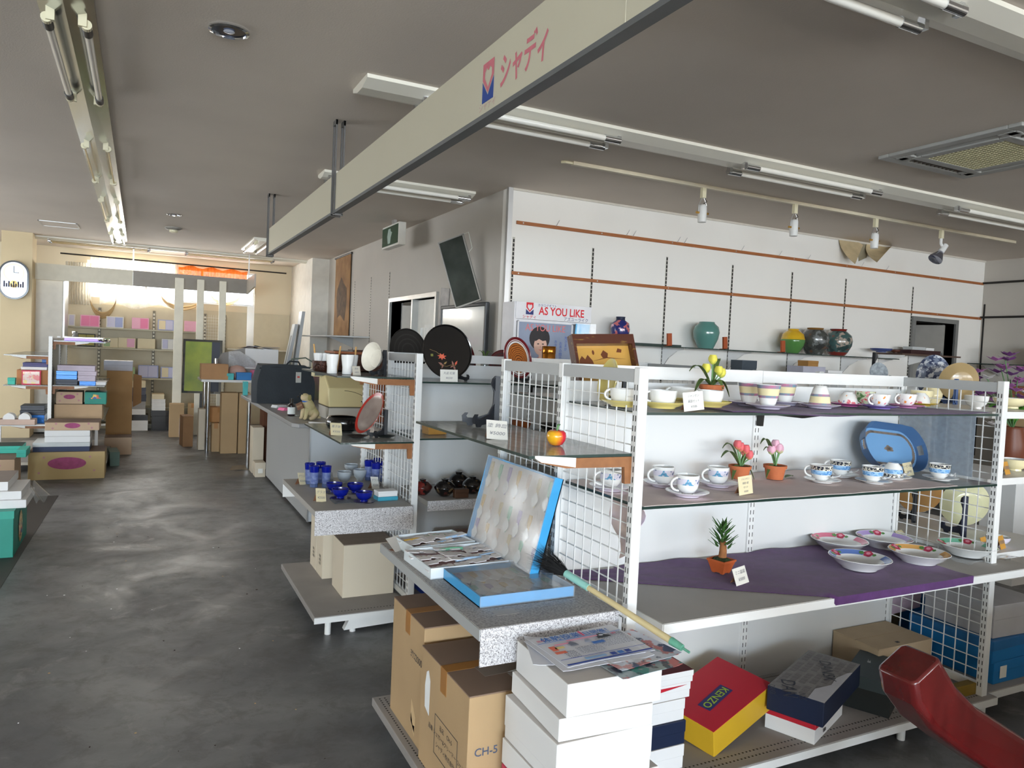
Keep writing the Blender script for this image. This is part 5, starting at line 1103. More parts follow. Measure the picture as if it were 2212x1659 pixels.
# ---- speckled end shelf: cutlery boxes
SKY = mat('sky_blue_box', (64, 166, 226), 0.4, var=0.04, coat=0.2); FILM = sheer('cellophane', (240, 244, 248), 0.20, 0.02, 0.12); PULP = mat('white_card_insert', (226, 218, 212), 0.8, var=0.08, scale=12)
PAST = [mat('pastel_%d' % i, c, 0.35, coat=0.3) for i, c in enumerate(((206, 186, 140), (120, 186, 150), (150, 130, 180), (206, 164, 70), (206, 180, 160), (226, 230, 236)))]
def fork(b, x, y, L, a, m_i):
    b.M = b0 @ Matrix.Translation((x, y, 0.010)) @ Matrix.Rotation(a, 4, 'Z'); b.prism([(-0.004, -L/2), (0.004, -L/2), (0.006, 0), (0.011, L*0.28), (0.010, L/2), (-0.010, L/2), (-0.011, L*0.28), (-0.006, 0)], 0, 0.004, 'xy', mi=m_i)
def blue_case(name, label, loc, w, d, h, rot, rows, seed):
    """flat blue-sided case with card insert, pastel cutlery and a film over it"""
    global b0
    t = thing(name, label, 'cutlery set', loc, rot=rot)
    b = MB()
    for q in ((-w/2, w/2, -d/2, -d/2+0.006), (-w/2, w/2, d/2-0.006, d/2), (-w/2, -w/2+0.006, -d/2+0.006, d/2-0.006), (w/2-0.006, w/2, -d/2+0.006, d/2-0.006)): b.box(*q, 0, h)
    b.box(-w/2, w/2, -d/2, d/2, 0, 0.004); b.build('case', SKY, t)
    box1('card_insert', PULP, -w/2+0.007, w/2-0.007, -d/2+0.007, d/2-0.007, 0.004, h*0.55, t)
    random.seed(seed); b0 = Matrix.Translation((0, 0, h*0.55-0.009)); zz = h*0.55
    for (y, n, L) in rows:
        for i in range(n):
            x = -w/2+0.035+(w-0.07)*i/max(1, n-1); b = MB(); fork(b, x, y, L, 0.0, 0); b.build('cutlery', PAST[(i+int(abs(y)*100)) % 5], t)
            c = MB(); c.M = Matrix.Translation((x, y-L*0.25, zz+0.005)); c.prism([(0.02*math.cos(q*PI/8)*(1+0.14*math.cos(4*q*PI/8)), 0.024*math.sin(q*PI/8)*(1+0.14*math.cos(4*q*PI/8))) for q in range(16)], 0, 0.002, 'xy'); c.build('scalloped_tab', CER, t)
    MB().sheet(lambda u, v: ((u-0.5)*(w+0.003), (v-0.5)*(d+0.003), h+0.001+0.002*math.sin(9*u+2*v)*math.sin(7*v)), 14, 14, 0.0005).build('film', FILM, t, smooth=60)
    b = MB(); b.sheet(lambda u, v: ((u-0.5)*(w+0.006), -d/2-0.002-0.001*math.sin(12*u), h*(1-v)+0.001), 10, 3, 0.0005); b.build('film_fold', FILM, t)
    return t
blue_case('cutlery_case', 'blue-sided cutlery case lying flat under clear film on the speckled shelf', (1.138, 2.243, ZK+0.001), 0.34, 0.315, 0.037, (0, 0, 0.0), [(0.07, 6, 0.12), (-0.06, 6, 0.10)], 2)
blue_case('cutlery_case', 'blue-sided cutlery case standing upright against the wire mesh', (1.305, 2.53, ZK+0.19), 0.56, 0.36, 0.037, (math.radians(90-14), 0, -PI/2), [(0.105, 7, 0.11), (-0.03, 7, 0.10), (-0.12, 6, 0.08)], 3)
def cutlery_tray(label, cx, cy, w, d, ang, seed):
    t = thing('cutlery_tray', label, 'cutlery set', (cx, cy, ZK+0.001), ang); h = 0.04; b = MB(); TR = mat('pale_blue_white_tray', (228, 236, 240), 0.5)
    for q in ((-w/2, w/2, -d/2, -d/2+0.005), (-w/2, w/2, d/2-0.005, d/2), (-w/2, -w/2+0.005, -d/2+0.005, d/2-0.005), (w/2-0.005, w/2, -d/2+0.005, d/2-0.005)): b.box(*q, 0, h)
    b.box(-w/2, w/2, -d/2, d/2, 0, 0.004); b.build('tray', TR, t); box1('lining', mat('dusky_pink_lining', (206, 172, 174), 0.8), -w/2+0.006, w/2-0.006, -d/2+0.006, d/2-0.006, 0.004, 0.018, t)
    random.seed(seed)
    for i in range(5):
        for j in range(3):
            x = -w/2+0.055+(w-0.11)*j/2+0.012*random.uniform(-1, 1); y = -d/2+0.035+(d-0.07)*i/4; L = 0.10+0.02*random.random(); a = 0.12*random.uniform(-1, 1); zt = 0.026+0.014*random.random()
            c = MB(); c.M = Matrix.Translation((x, y, zt)) @ Matrix.Rotation(a, 4, 'Z') @ Matrix.Rotation(0.12*random.uniform(-1, 1), 4, 'Y')
            N = 10; up = [(L*(q/N-0.5), 0.018+0.004*(1 if q % 2 else -1)) for q in range(N+1)]; c.prism([(-L/2, -0.019), (-L*0.1, -0.022), (-L*0.04, -0.006), (L*0.08, -0.006), (L*0.14, -0.021), (L/2, -0.020)]+up[::-1], 0, 0.0025, 'xy'); c.build('card_sleeve', mat('card_sleeve', (234, 230, 230), 0.7, var=0.1, scale=25), t)
            if (i*2+j) % 3: continue
            s = MB(); s.M = Matrix.Translation((x+0.02, y-0.006, zt-0.002)) @ Matrix.Rotation(a+0.05, 4, 'Z'); s.tube([(-L*0.5, 0, 0), (0, 0, 0.003), (L*0.45, 0, 0)], 0.006, 8); s.build('cutlery', PAST[(i*3+j) % 6] if (i+j) % 2 else mat('pale_blue_handle', (176, 206, 236), 0.35), t, smooth=50)
    return t
cutlery_tray('open white tray of wrapped pastel cutlery beside the flat blue case', 1.085, 2.545, 0.335, 0.27, 0.03, 4)
cutlery_tray('second open tray of wrapped cutlery further back on the speckled shelf', 1.08, 2.80, 0.27, 0.20, 0.10, 6)
sc = thing('loose_card', 'grey paper card leaning on the corner of the rear cutlery tray', 'paper', (0.945, 2.80, ZK+0.001), 0.5); b = MB(); b.M = Matrix.Rotation(-0.9, 4, 'X'); b.box(-0.035, 0.035, 0, 0.001, 0, 0.07); b.build('card', mat('grey_card', (190, 184, 176), 0.8), sc); b = MB(); b.box(-0.03, 0.03, 0.005, 0.04, 0, 0.001); b.build('card_base', CARDBACK, sc)
sc = flat('paper_label', rect(0.075, 0.05), face((1.03, 2.035, ZK+0.0004), (1, 0, 0), (0, 1, 0)), mat('grey_label', (176, 172, 168), 0.8)); tag(sc, 'small grey paper label on the speckled shelf in front of the blue case', 'paper')
# duster with a pale green ferrule
P0 = Vector((1.27, 2.07, 0.780)); P1 = Vector((1.387, 1.60, 0.687)); dv = (P1-P0).normalized()
du = thing('duster', 'black feather duster with a long bamboo handle lying across the speckled shelf', 'duster', P0)
b = MB(); b.tube([dv*0.02, dv*0.20, dv*0.44], 0.0085, 12, r1=0.0105); b.build('handle', mat('bamboo_pale', (216, 198, 150), 0.5, var=0.1, stretch=(4, 1, 1)), du, smooth=50)
MINT = mat('mint_plastic', (150, 206, 196), 0.4); b = MB(); b.tube([dv*-0.005, dv*0.05, dv*0.09, dv*0.10], 0.0125, 12, r1=0.0115); b.build('ferrule', MINT, du, smooth=50)
b = MB(); b.tube([dv*0.435, dv*0.475], 0.0125, 8, r1=0.010); b.tube([dv*0.47, dv*0.50], 0.004, 6); b.build('end_cap', mat('green_tape', (110, 176, 150), 0.3, var=0.2, scale=60), du, smooth=50)
random.seed(9); b = MB(); side = dv.cross(Vector((0, 0, 1))).normalized(); upv = side.cross(dv)
for k in range(420):
    a = 2*PI*random.random(); q = math.sqrt(random.random()); s = (side*math.cos(a)+upv*math.sin(a)*0.75)*q; L = 0.085+0.075*random.random()
    p0 = -dv*0.0+s*0.010; p1 = -dv*(L*0.5)+s*0.032; p2 = -dv*L+s*0.058+Vector((0, 0, -0.012*random.random())); w = side*0.0009
    b.add([p0-w, p0+w, p1+w, p1-w, p2+w*0.3, p2-w*0.3, p0+upv*0.001, p1+upv*0.001, p2], [(0, 1, 2, 3), (3, 2, 4, 5), (6, 7, 2, 1), (7, 8, 4, 2)])
stuff(b.build('bristles', mat('black_bristle', (22, 22, 24), 0.7), du))
# ---- glass end shelf
plate_stand(Vector((1.285, 2.70, ZG+0.001)), 'large empty dark grey plate easel on the glass end shelf', math.radians(6), 0.20, M_STANDG)
p = at(1074, 949, ZG+0.001); card(p, 'large white price card in front of the empty easel', 0.062, 0.075, -0.25, ('塗 飾皿', '¥5000'), CARDM, 0.85, 0.1)
p = at(1201, 962, ZG+0.001)
ap_ = thing('apple_ornament', 'red and yellow glossy apple ornament on the glass end shelf', 'ornament', p, 0.5)
def apple_mat():
    m = bpy.data.materials.new('apple_paint'); m.use_nodes = True; n, l = m.node_tree.nodes, m.node_tree.links; b = n['Principled BSDF']
    tc = n.new('ShaderNodeTexCoord'); sp = n.new('ShaderNodeSeparateXYZ'); l.new(tc.outputs['Object'], sp.inputs[0]); ns = n.new('ShaderNodeTexNoise'); ns.inputs['Scale'].default_value = 50; l.new(tc.outputs['Object'], ns.inputs['Vector'])
    ad = n.new('ShaderNodeMath'); ad.operation = 'MULTIPLY_ADD'; ad.inputs[1].default_value = 0.02; l.new(ns.outputs['Fac'], ad.inputs[0]); l.new(sp.outputs['X'], ad.inputs[2]); r = n.new('ShaderNodeValToRGB'); e = r.color_ramp.elements
    mr = n.new('ShaderNodeMapRange'); mr.inputs[1].default_value = -0.03; mr.inputs[2].default_value = 0.03; l.new(ad.outputs[0], mr.inputs[0]); l.new(mr.outputs[0], r.inputs[0])
    e[0].position = 0.15; e[0].color = lin((236, 176, 30)); e[1].position = 0.58; e[1].color = lin((222, 36, 60)); l.new(r.outputs[0], b.inputs['Base Color']); b.inputs['Roughness'].default_value = 0.25; b.inputs['Coat Weight'].default_value = 0.5; return m
MB().lathe([(0.004, 0.004), (0.014, 0.0), (0.022, 0.004), (0.030, 0.016), (0.034, 0.030), (0.031, 0.043), (0.022, 0.050), (0.012, 0.049), (0.004, 0.042), (0.001, 0.041)], 30, wave=lambda q, z: 1+0.05*math.cos(2*q)).build('apple', apple_mat(), ap_, smooth=70)
MB().tube([(0, 0, 0.040), (0.003, 0, 0.054), (0.009, 0, 0.066)], 0.0035, 8).build('stalk', STEM, ap_, smooth=50)
b = MB(); leaf_sheet(b, (0.006, 0, 0.06), 0.2, 0.02, 0.010, 0.008, 0.0, 5); b.build('leaf', STEM, ap_, smooth=50)
# ---- dark red lacquered chair, bottom right
CH = mat('red_lacquer_wood', (92, 22, 22), 0.25, var=0.45, scale=5, coat=0.5, stretch=(6, 6, 1))
ch = thing('wooden_chair', 'glossy dark red wooden chair whose curved back post shows at the bottom right corner', 'chair', (1.9, 0.7, 0))
CPX = [(1962, 1432), (1972, 1466), (2002, 1512), (2052, 1556), (2120, 1600), (2200, 1650)]
def post_path(y):
    q = [atY(a, b, 0.93) for a, b in CPX]; w = [0.052, 0.062, 0.060, 0.056, 0.058, 0.062]
    return [(p.x, p.z, k) for p, k in zip(q, w)]+[(1.74, 0.60, 0.060), (1.765, 0.48, 0.056), (1.75, 0.25, 0.045), (1.70, 0.0, 0.036)]
for y in (0.93, 0.46):
    P = post_path(y); b = MB(); vs = []; fs = []; N = len(P)
    for i, (x, z, w) in enumerate(P):
        a = Vector((P[min(i+1, N-1)][0]-P[max(i-1, 0)][0], 0, P[min(i+1, N-1)][1]-P[max(i-1, 0)][1])).normalized(); nrm = Vector((a.z, 0, -a.x)); c = Vector((x, y, z)); hy = 0.042
        for (s, q) in ((-1, -0.8), (-0.8, -1), (0.8, -1), (1, -0.8), (1, 0.8), (0.8, 1), (-0.8, 1), (-1, 0.8)): vs.append(c+nrm*(w*0.85*s)+Vector((0, hy*q, 0)))
    for i in range(N-1):
        for k_ in range(8): fs.append((i*8+k_, i*8+(k_+1) % 8, (i+1)*8+(k_+1) % 8, (i+1)*8+k_))
    fs += [tuple(range(7, -1, -1)), tuple(range((N-1)*8, N*8))]; b.add(vs, fs); o = b.build('back_post', CH, ch, world=True, smooth=25); sm = o.modifiers.new('bevel', 'BEVEL'); sm.width = 0.006; sm.segments = 2; sm.limit_method = 'ANGLE'
for (x, z) in ((1.745, 0.56), (1.76, 0.50)): part(ch, 'back_rail', MB().box(x-0.012, x+0.012, 0.50, 0.89, z-0.02, z+0.02), CH)
part(ch, 'seat', MB().box(1.78, 2.20, 0.42, 0.97, 0.40, 0.45), CH, bevel=0.012)
for y in (0.46, 0.93): part(ch, 'front_leg', MB().box(2.13, 2.175, y-0.022, y+0.022, 0, 0.40), CH, bevel=0.005)
random.seed(4); b = MB()
for k in range(46):
    x, y, r = random.uniform(-0.5, 0.75), random.uniform(2.2, 6.5), random.uniform(0.002, 0.006); b.prism([(x+r*math.cos(a+k)*random.uniform(0.6, 1.3), y+r*math.sin(a+k)) for a in (0, 1.3, 2.6, 3.9, 5.1)], 0.0002, 0.0016, 'xy', mi=k % 3)
o = stuff(b.build('floor_debris', [WBOX, KRAFT, mat('dark_crumb', (52, 40, 34), 0.9)])); tag(o, 'tiny paper and plaster crumbs scattered over the aisle floor', 'debris')
# ================================================================ lacquer ware, glasses and pots on the second gondola
BLKL = mat('black_lacquer', (14, 13, 14), 0.18, coat=0.6, spec=0.6); REDL = mat('red_lacquer', (166, 44, 34), 0.25, coat=0.4, var=0.1)
GOLD = mat('gold_print', (170, 140, 90), 0.4, 0.3); ORG = mat('maple_orange', (226, 104, 78), 0.5)
def tilted(loc, ang, lean): return Matrix.Translation(loc) @ Matrix.Rotation(ang, 4, 'Z') @ Matrix.Rotation(-lean, 4, 'X')
def disc_on_edge(name, label, cat, loc, ang, r, lean, m, rings, thick=0.016, back=None):
    """round tray standing on edge, facing -Y before turning by ang; rings: (r0, r1, material, dz)"""
    t = thing(name, label, cat, loc, ang)
    M = Matrix.Rotation(-lean, 4, 'X') @ Matrix.Translation((0, 0, r)) @ Matrix.Rotation(PI/2, 4, 'X')
    b = MB(); b.M = M; b.lathe([(0.001, -thick), (r*0.86, -thick), (r*0.97, -0.004), (r, 0.004), (r*0.985, 0.009), (r*0.955, 0.006), (r*0.94, 0.0), (0.001, 0.0)], 56); b.build('tray', m, t, smooth=35)
    for (r0, r1, mm, nm) in rings:
        b = MB(); b.M = M; N = 48
        if r0 <= 0: b.prism(oval(r1, r1, N), 0.0003, 0.0012, 'xy')
        else: b.add([(r0*math.cos(2*PI*i/N), r0*math.sin(2*PI*i/N), 0.0022) for i in range(N)]+[(r1*math.cos(2*PI*i/N), r1*math.sin(2*PI*i/N), 0.0022) for i in range(N)], [(i, (i+1) % N, N+(i+1) % N, N+i) for i in range(N)])
        b.build(nm, mm, t)
    return t, M
# big black tray with maple leaf painting
p = onYc(965, 3.93, RT+0.001)
t, M = disc_on_edge('round_lacquer_tray', 'large round black lacquer tray painted with an orange maple leaf', 'tray', (p.x, 3.90, RT+0.012), 0.10, 0.156, 0.20, BLKL, [])
def deco(nm, poly, m, dz=0.0004): b = MB(); b.M = M; b.prism(poly, 0.0002, 0.0006+dz, 'xy'); b.build(nm, m, t)
star = []
for i in range(14):
    a = 2*PI*i/14+0.2; q = 0.030 if i % 2 == 0 else 0.014; star.append((-0.036+q*math.cos(a), -0.030+q*0.7*math.sin(a)))
deco('maple_leaf', star, ORG); deco('gold_square', rect(0.016, 0.014, -0.098, -0.024), mat('olive_gold', (110, 112, 50), 0.5))
for (cx, cy, a, L, mm) in ((-0.048, -0.07, 2.7, 0.032, 'd'), (-0.036, -0.086, -2.0, 0.03, 'd'), (-0.016, -0.066, 0.7, 0.028, 'g'), (0.03, -0.066, 1.9, 0.032, 'd'), (0.052, -0.064, 1.0, 0.032, 'o'), (0.04, -0.094, -1.2, 0.034, 'd'), (0.022, -0.086, 3.6, 0.026, 'd')):
    c, s_ = math.cos(a), math.sin(a); deco('painted_leaf', [(cx+c*u*L-s_*v*L, cy+s_*u*L+c*v*L) for u, v in ((-0.5, 0), (-0.1, 0.2), (0.5, 0), (-0.1, -0.2))], {'d': mat('dusky_leaf', (150, 104, 92), 0.5), 'g': GOLD, 'o': ORG}[mm])
b = MB(); b.M = M; b.tube([(-0.05, -0.078, 0.001), (-0.01, -0.085, 0.001), (0.02, -0.076, 0.001), (0.05, -0.08, 0.001)], 0.0012, 5); b.tube([(-0.036, -0.03, 0.001), (-0.07, -0.004, 0.001), (-0.11, 0.008, 0.001)], 0.001, 5); b.build('painted_stem', GOLD, t)
plate_stand(Vector((p.x+0.085, 3.99, RT+0.001)), 'black easel holding up the large black lacquer tray', math.radians(90), 0.15)
p = onYc(970, 3.79, RT+0.001); card(p, 'white price card reading 6500 under the black lacquer tray', 0.088, 0.056, 0.03, ('丸盆 紅葉', '¥6500'), CARDM, 0.10)
# tray with wood rings
def ring_wood():
    m = bpy.data.materials.new('ring_grain_wood'); m.use_nodes = True; n, l = m.node_tree.nodes, m.node_tree.links; b = n['Principled BSDF']
    tc = n.new('ShaderNodeTexCoord'); mp = n.new('ShaderNodeMapping'); mp.inputs['Location'].default_value = (-0.01, 0, -0.10); l.new(tc.outputs['Object'], mp.inputs[0]); w = n.new('ShaderNodeTexWave'); w.wave_type = 'RINGS'; w.rings_direction = 'SPHERICAL'; w.inputs['Scale'].default_value = 26; w.inputs['Distortion'].default_value = 5; w.inputs['Detail'].default_value = 3
    l.new(mp.outputs[0], w.inputs[0]); r = n.new('ShaderNodeValToRGB'); r.color_ramp.elements[0].color = lin((112, 52, 18)); r.color_ramp.elements[1].color = lin((206, 122, 48)); l.new(w.outputs[1], r.inputs[0]); l.new(r.outputs[0], b.inputs['Base Color']); b.inputs['Roughness'].default_value = 0.3; b.inputs['Coat Weight'].default_value = 0.4; return m
p = onYc(1117, 4.02, RT+0.001)
disc_on_edge('round_wooden_tray', 'round tray with tree ring grain and red and white rim on a black easel', 'tray', (p.x, 3.98, RT+0.020), 0.42, 0.128, 0.22, mat('dark_red_rim', (122, 32, 40), 0.3, coat=0.4), [(0, 0.092, ring_wood(), 'ring_grain_face'), (0.092, 0.102, CER, 'white_ring'), (0.107, 0.111, CER, 'thin_white_ring')])
plate_stand(Vector((p.x+0.03, 4.09, RT+0.001)), 'black easel behind the tree ring tray', math.radians(115), 0.13)
# things along the back of the gondola
zb = 1.331
def disc_dark(px, Y, r, lab, m, z=zb, ang=0.3, nm='round_tray'): q = onYc(px, Y, z); t_, _ = disc_on_edge(nm, lab, 'tray', (q.x, Y, z+0.004), ang, r, 0.18, m, [(r*0.3, r*0.36, mat('tray_groove', (52, 50, 48), 0.4), 'groove'), (r*0.5, r*0.56, MATS['tray_groove'] if 'tray_groove' in MATS else BLKL, 'groove'), (r*0.7, r*0.76, MATS['tray_groove'] if 'tray_groove' in MATS else BLKL, 'groove')]); return q
q = disc_dark(885, 4.50, 0.145, 'round ridged dark tray standing behind the large black tray', mat('dark_ridged_tray', (38, 36, 34), 0.4)); plate_stand(Vector((q.x+0.03, 4.60, zb)), 'dark easel holding the ridged dark tray', math.radians(90), 0.15)
q = disc_dark(1020, 4.42, 0.10, 'small reddish lacquer tray half hidden behind the black tray', mat('dark_red_tray', (92, 30, 30), 0.35), ang=0.9)
q = disc_dark(1083, 4.46, 0.09, 'dark red round tray behind the tree ring tray', MATS['dark_red_tray'], ang=-0.6)
q = onYc(1046, 4.38, zb); t = thing('glass_jar', 'small clear glass jar with green sprigs in front of the whiteboard', 'jar', q); MB().lathe([(0.026, 0), (0.028, 0.004), (0.028, 0.10), (0.022, 0.12), (0.024, 0.135), (0.021, 0.133), (0.019, 0.12), (0.025, 0.10), (0.025, 0.006), (0.002, 0.005)], 20).build('jar', sheer('jar_glass', (210, 220, 214), 0.18, 0.12), t, smooth=50); MB().box(-0.022, 0.022, -0.0285, -0.027, 0.03, 0.07).build('label', mat('jar_label', (70, 66, 60), 0.6), t)
for k in range(4): b = MB(); leaf_sheet(b, (0, 0, 0.12), k*1.6, 0.05, 0.01, 0.05, 0.0, 5); b.build('sprig', LEAF, t)
q = onYc(1183, 4.36, zb); t = thing('gold_tin', 'shiny copper gold cylinder tin standing in front of the catalogue display', 'tin', q); GT = mat('copper_gold_foil', (176, 112, 40), 0.15, 0.9); MB().lathe([(0.045, 0), (0.046, 0.002), (0.046, 0.21), (0.044, 0.213), (0.001, 0.213)], 28).build('body', GT, t, smooth=40); MB().lathe([(0.0465, 0.17), (0.047, 0.172), (0.047, 0.216), (0.045, 0.219), (0.001, 0.219)], 28).build('lid', GT, t, smooth=40)
# catalogue display stand
ay = Vector((2.29, 4.56, zb))
ad_ = thing('catalogue_display', 'white cardboard catalogue display headed AS YOU LIKE with a portrait poster', 'display stand', ay, 0.03)
PW_ = mat('display_white', (226, 224, 226), 0.5); W_, H_ = 0.60, 0.515
MB().box(-0.02, W_, 0.0, 0.16, 0, 0.03).build('base', PW_, ad_)
b = MB(); b.box(-0.02, 0.0, -0.012, 0.16, 0.0, H_); b.build('side_panel', PW_, ad_); b = MB(); b.box(W_-0.004, W_+0.012, 0.0, 0.16, 0.0, H_); b.build('side_panel', PW_, ad_)
box1('back_panel', PW_, 0, W_, 0.08, 0.09, 0.03, H_, ad_); hd = box1('header', PW_, -0.012, W_+0.004, -0.02, 0.0, H_-0.115, H_, ad_)
box1('shelf_lip', PW_, 0.0, W_, -0.01, 0.0, H_-0.13, H_-0.117, ad_)
F = lambda x, z, y=-0.0202: face((x, y, z), (1, 0, 0), (0, 0, 1))
HR = mat('header_red', (214, 30, 46), 0.5); HB = mat('header_navy', (32, 44, 110), 0.5)
lettering('lettering', 'AS YOU LIKE', 0.076, HR, ad_, F(0.355, H_-0.055), sx=0.86, bold=0.022); lettering('small_lettering', 'カタログギフト', 0.022, HB, ad_, F(0.235, H_-0.016)); lettering('small_lettering', 'アズユーライク', 0.03, HB, ad_, F(0.475, H_-0.100)); lettering('small_lettering', 'シャディ', 0.028, HR, ad_, F(0.095, H_-0.1), bold=0.01)
hb_ = MB(); hb_.M = F(0.095, H_-0.035); heart_frame(hb_, 0.62); hb_.build('emblem_heart', HR, ad_); flat('emblem_blue', [(-0.030, -0.048), (0.030, -0.048), (0.030, -0.012), (0, -0.036), (-0.030, -0.012)], F(0.095, H_-0.035), HB, ad_)
po = box1('poster', mat('poster_grey', (150, 160, 180), 0.35, rgb2=(116, 126, 150), scale=2), 0.02, 0.445, -0.008, -0.004, 0.03, H_-0.135, ad_)
fr_ = MB()
for q in ((0.008, 0.02, 0.02, H_-0.125), (0.445, 0.457, 0.02, H_-0.125), (0.008, 0.457, H_-0.135, H_-0.123)): fr_.box(q[0], q[1], -0.014, -0.002, q[2], q[3])
fr_.build('poster_frame', PW_, ad_)
PF = lambda x, z, k=0: face((x, -0.0082-0.0004*k, z), (1, 0, 0), (0, 0, 1))
lettering('lettering', 'AS YOU LIKE', 0.066, mat('poster_coral', (226, 120, 116), 0.5), ad_, PF(0.235, H_-0.172, 3), sx=0.86)
for i, tx in enumerate(('先さまが', 'お茶の間で選べる', 'カタログギフト')): lettering('vertical_lettering', '\n'.join(tx), 0.026, mat('poster_blue', (60, 90, 170), 0.5), ad_, PF(0.405-0.042*i, H_-0.20-0.045*len(tx)/2+0.02-0.002, 3))
# plain stand-in portrait: hair, face, jacket
sk, hr, jk = mat('poster_skin', (222, 178, 158), 0.5), mat('poster_hair', (40, 34, 38), 0.5, var=0.3, scale=40), mat('poster_jacket', (176, 110, 116), 0.5)
flat('portrait_jacket', [(0.09, 0.03), (0.34, 0.03), (0.33, 0.10), (0.27, 0.145), (0.22, 0.16), (0.17, 0.135), (0.13, 0.09)], PF(0, 0, 0), jk, ad_); flat('portrait_blouse', [(0.18, 0.03), (0.245, 0.03), (0.245, 0.12), (0.225, 0.165), (0.195, 0.15)], PF(0, 0, 1), mat('poster_blouse', (232, 216, 196), 0.5), ad_)
flat('portrait_neck', [(0.19, 0.13), (0.23, 0.13), (0.235, 0.19), (0.185, 0.19)], PF(0, 0, 1.6), sk, ad_); flat('portrait_hair', oval(0.082, 0.082, 26, 0.19, 0.272), PF(0, 0, 2), hr, ad_); flat('portrait_face', oval(0.052, 0.066, 24, 0.198, 0.222), PF(0, 0, 2.6), sk, ad_)
for sx in (-0.018, 0.02): flat('portrait_eye', oval(0.009, 0.004, 10, 0.198+sx, 0.234), PF(0, 0, 3.4), hr, ad_)
flat('portrait_mouth', [(0.182, 0.196), (0.2, 0.188), (0.218, 0.198), (0.2, 0.193)], PF(0, 0, 3.4), HR, ad_); flat('portrait_nose', [(0.198, 0.226), (0.204, 0.21), (0.194, 0.21)], PF(0, 0, 3.2), mat('poster_nose', (206, 150, 134), 0.5), ad_); flat('portrait_fringe', [(0.135, 0.262), (0.16, 0.252), (0.185, 0.268), (0.215, 0.255), (0.25, 0.262), (0.25, 0.31), (0.14, 0.31)], PF(0, 0, 3.1), hr, ad_)
flat('poster_photo', rect(0.06, 0.05, 0.405, 0.06), PF(0, 0, 1), mat('poster_small_photo', (60, 96, 96), 0.5, var=0.6, scale=60), ad_)
bl = MB(); bl.sheet(lambda u, v: (0.47+0.125*u-0.01*v, -0.03-0.01*math.sin(4*u), H_-0.125-0.11*v), 8, 6, 0.001); bl.build('blue_leaflet', mat('aqua_leaflet', (110, 196, 228), 0.4, rgb2=(60, 160, 216), scale=6), ad_)
bl = MB(); bl.sheet(lambda u, v: (0.475+0.15*u, -0.036-0.02*u, H_-0.12-0.15*v), 6, 6, 0.0008); bl.build('plastic_sleeve', FILM, ad_)
box1('leaflet_pocket', PW_, 0.465, W_-0.01, -0.03, 0.0, 0.03, 0.24, ad_)
# lacquered picture tray leaning on the top bar of the nearest gondola
PT = Matrix.Identity(4); lt = thing('picture_tray', 'bark-rimmed wooden tray inlaid with houses and trees leaning behind the mesh', 'tray', (1.80, 2.66, 1.331), 0.0)
BARK = mat('cherry_bark', (84, 46, 34), 0.35, rgb2=(150, 120, 60), scale=14, contrast=(0.28, 0.42), stretch=(1, 5, 5), coat=0.3); GOLDW = mat('gold_wood', (206, 158, 78), 0.35, var=0.12, scale=5, coat=0.3)
LM = Matrix.Rotation(-0.05, 4, 'Y') @ Matrix.Rotation(-0.32, 4, 'X'); w, h = 0.315, 0.225
def pp(nm, q, m): b = MB(); b.M = LM; b.box(*q); return b.build(nm, m, lt)
pp('panel', (-w/2+0.012, w/2-0.012, 0.0, 0.006, 0.03, h+0.005), GOLDW); pp('rim', (-w/2, w/2, -0.034, 0.008, h, h+0.043), BARK); pp('rim', (-w/2, -w/2+0.014, -0.034, 0.008, 0.018, h), BARK); pp('rim', (w/2-0.014, w/2, -0.034, 0.008, 0.018, h), BARK); pp('rim', (-w/2, w/2, -0.034, 0.008, 0.004, 0.02), BARK)
def inl(poly): poly = [(x, z+0.055) for x, z in poly]; b = MB(); b.M = LM; b.prism(poly, -0.0008, -0.0001, 'xz'); b.build('inlay', mat('inlay_brown', (110, 60, 34), 0.4), lt)
inl([(-0.12, 0.085), (-0.12, 0.105), (-0.105, 0.125), (-0.09, 0.11), (-0.075, 0.13), (-0.055, 0.105), (-0.05, 0.088)]); inl([(0.0, 0.115), (-0.008, 0.13), (0.008, 0.15), (0.03, 0.135), (0.024, 0.115)]); inl([(0.075, 0.14), (0.085, 0.158), (0.105, 0.152), (0.10, 0.138)]); inl(oval(0.006, 0.011, 8, -0.045, 0.14)); inl([(-0.06, 0.10), (0.02, 0.118), (0.12, 0.108), (0.02, 0.114)])
# middle glass shelf goods, seen left of and through the mesh
def bowl(nm, label, loc, r, h, m, inner=None, foot=0.45, cat='bowl', group=None, sx=1.0):
    t = thing(nm, label, cat, loc, 0, group); MB().lathe([(r*foot*0.9, 0), (r*foot, 0.001), (r*foot*0.98, 0.008), (r*0.8, h*0.35), (r*0.98, h*0.72), (r, h), (r*0.97, h), (r*0.94, h*0.7), (r*0.74, h*0.38), (0.002, h*0.2)], 32, mis=[0, 0, 0, 0, 0, 0, 1, 1, 1], sx=sx).build('bowl', [m, inner or m], t, smooth=45)
    MB().lathe([(r*foot*0.85, -0.0), (r*foot*1.02, 0.0), (r*foot*1.0, 0.007), (r*foot*0.85, 0.007)], 24).build('foot_ring', m, t, smooth=40); return t
ORW = mat('orange_brown_lacquer', (160, 84, 36), 0.35, coat=0.3, var=0.2, scale=6)
zmid = RM+0.002
for (px, Y, r, h, m, lab) in ((1125, 4.05, 0.06, 0.075, ORW, 'orange brown wooden bowl on the second gondola behind the wire mesh'), (1190, 4.07, 0.075, 0.055, BLKL, 'wide black lacquer bowl on the second gondola behind the wire mesh'), (1262, 4.05, 0.07, 0.05, BLKL, 'black lacquer bowl at the right end of the lacquer bowls')):
    bowl('lacquer_bowl', lab, onYc(px, Y, zmid), r, h, m)
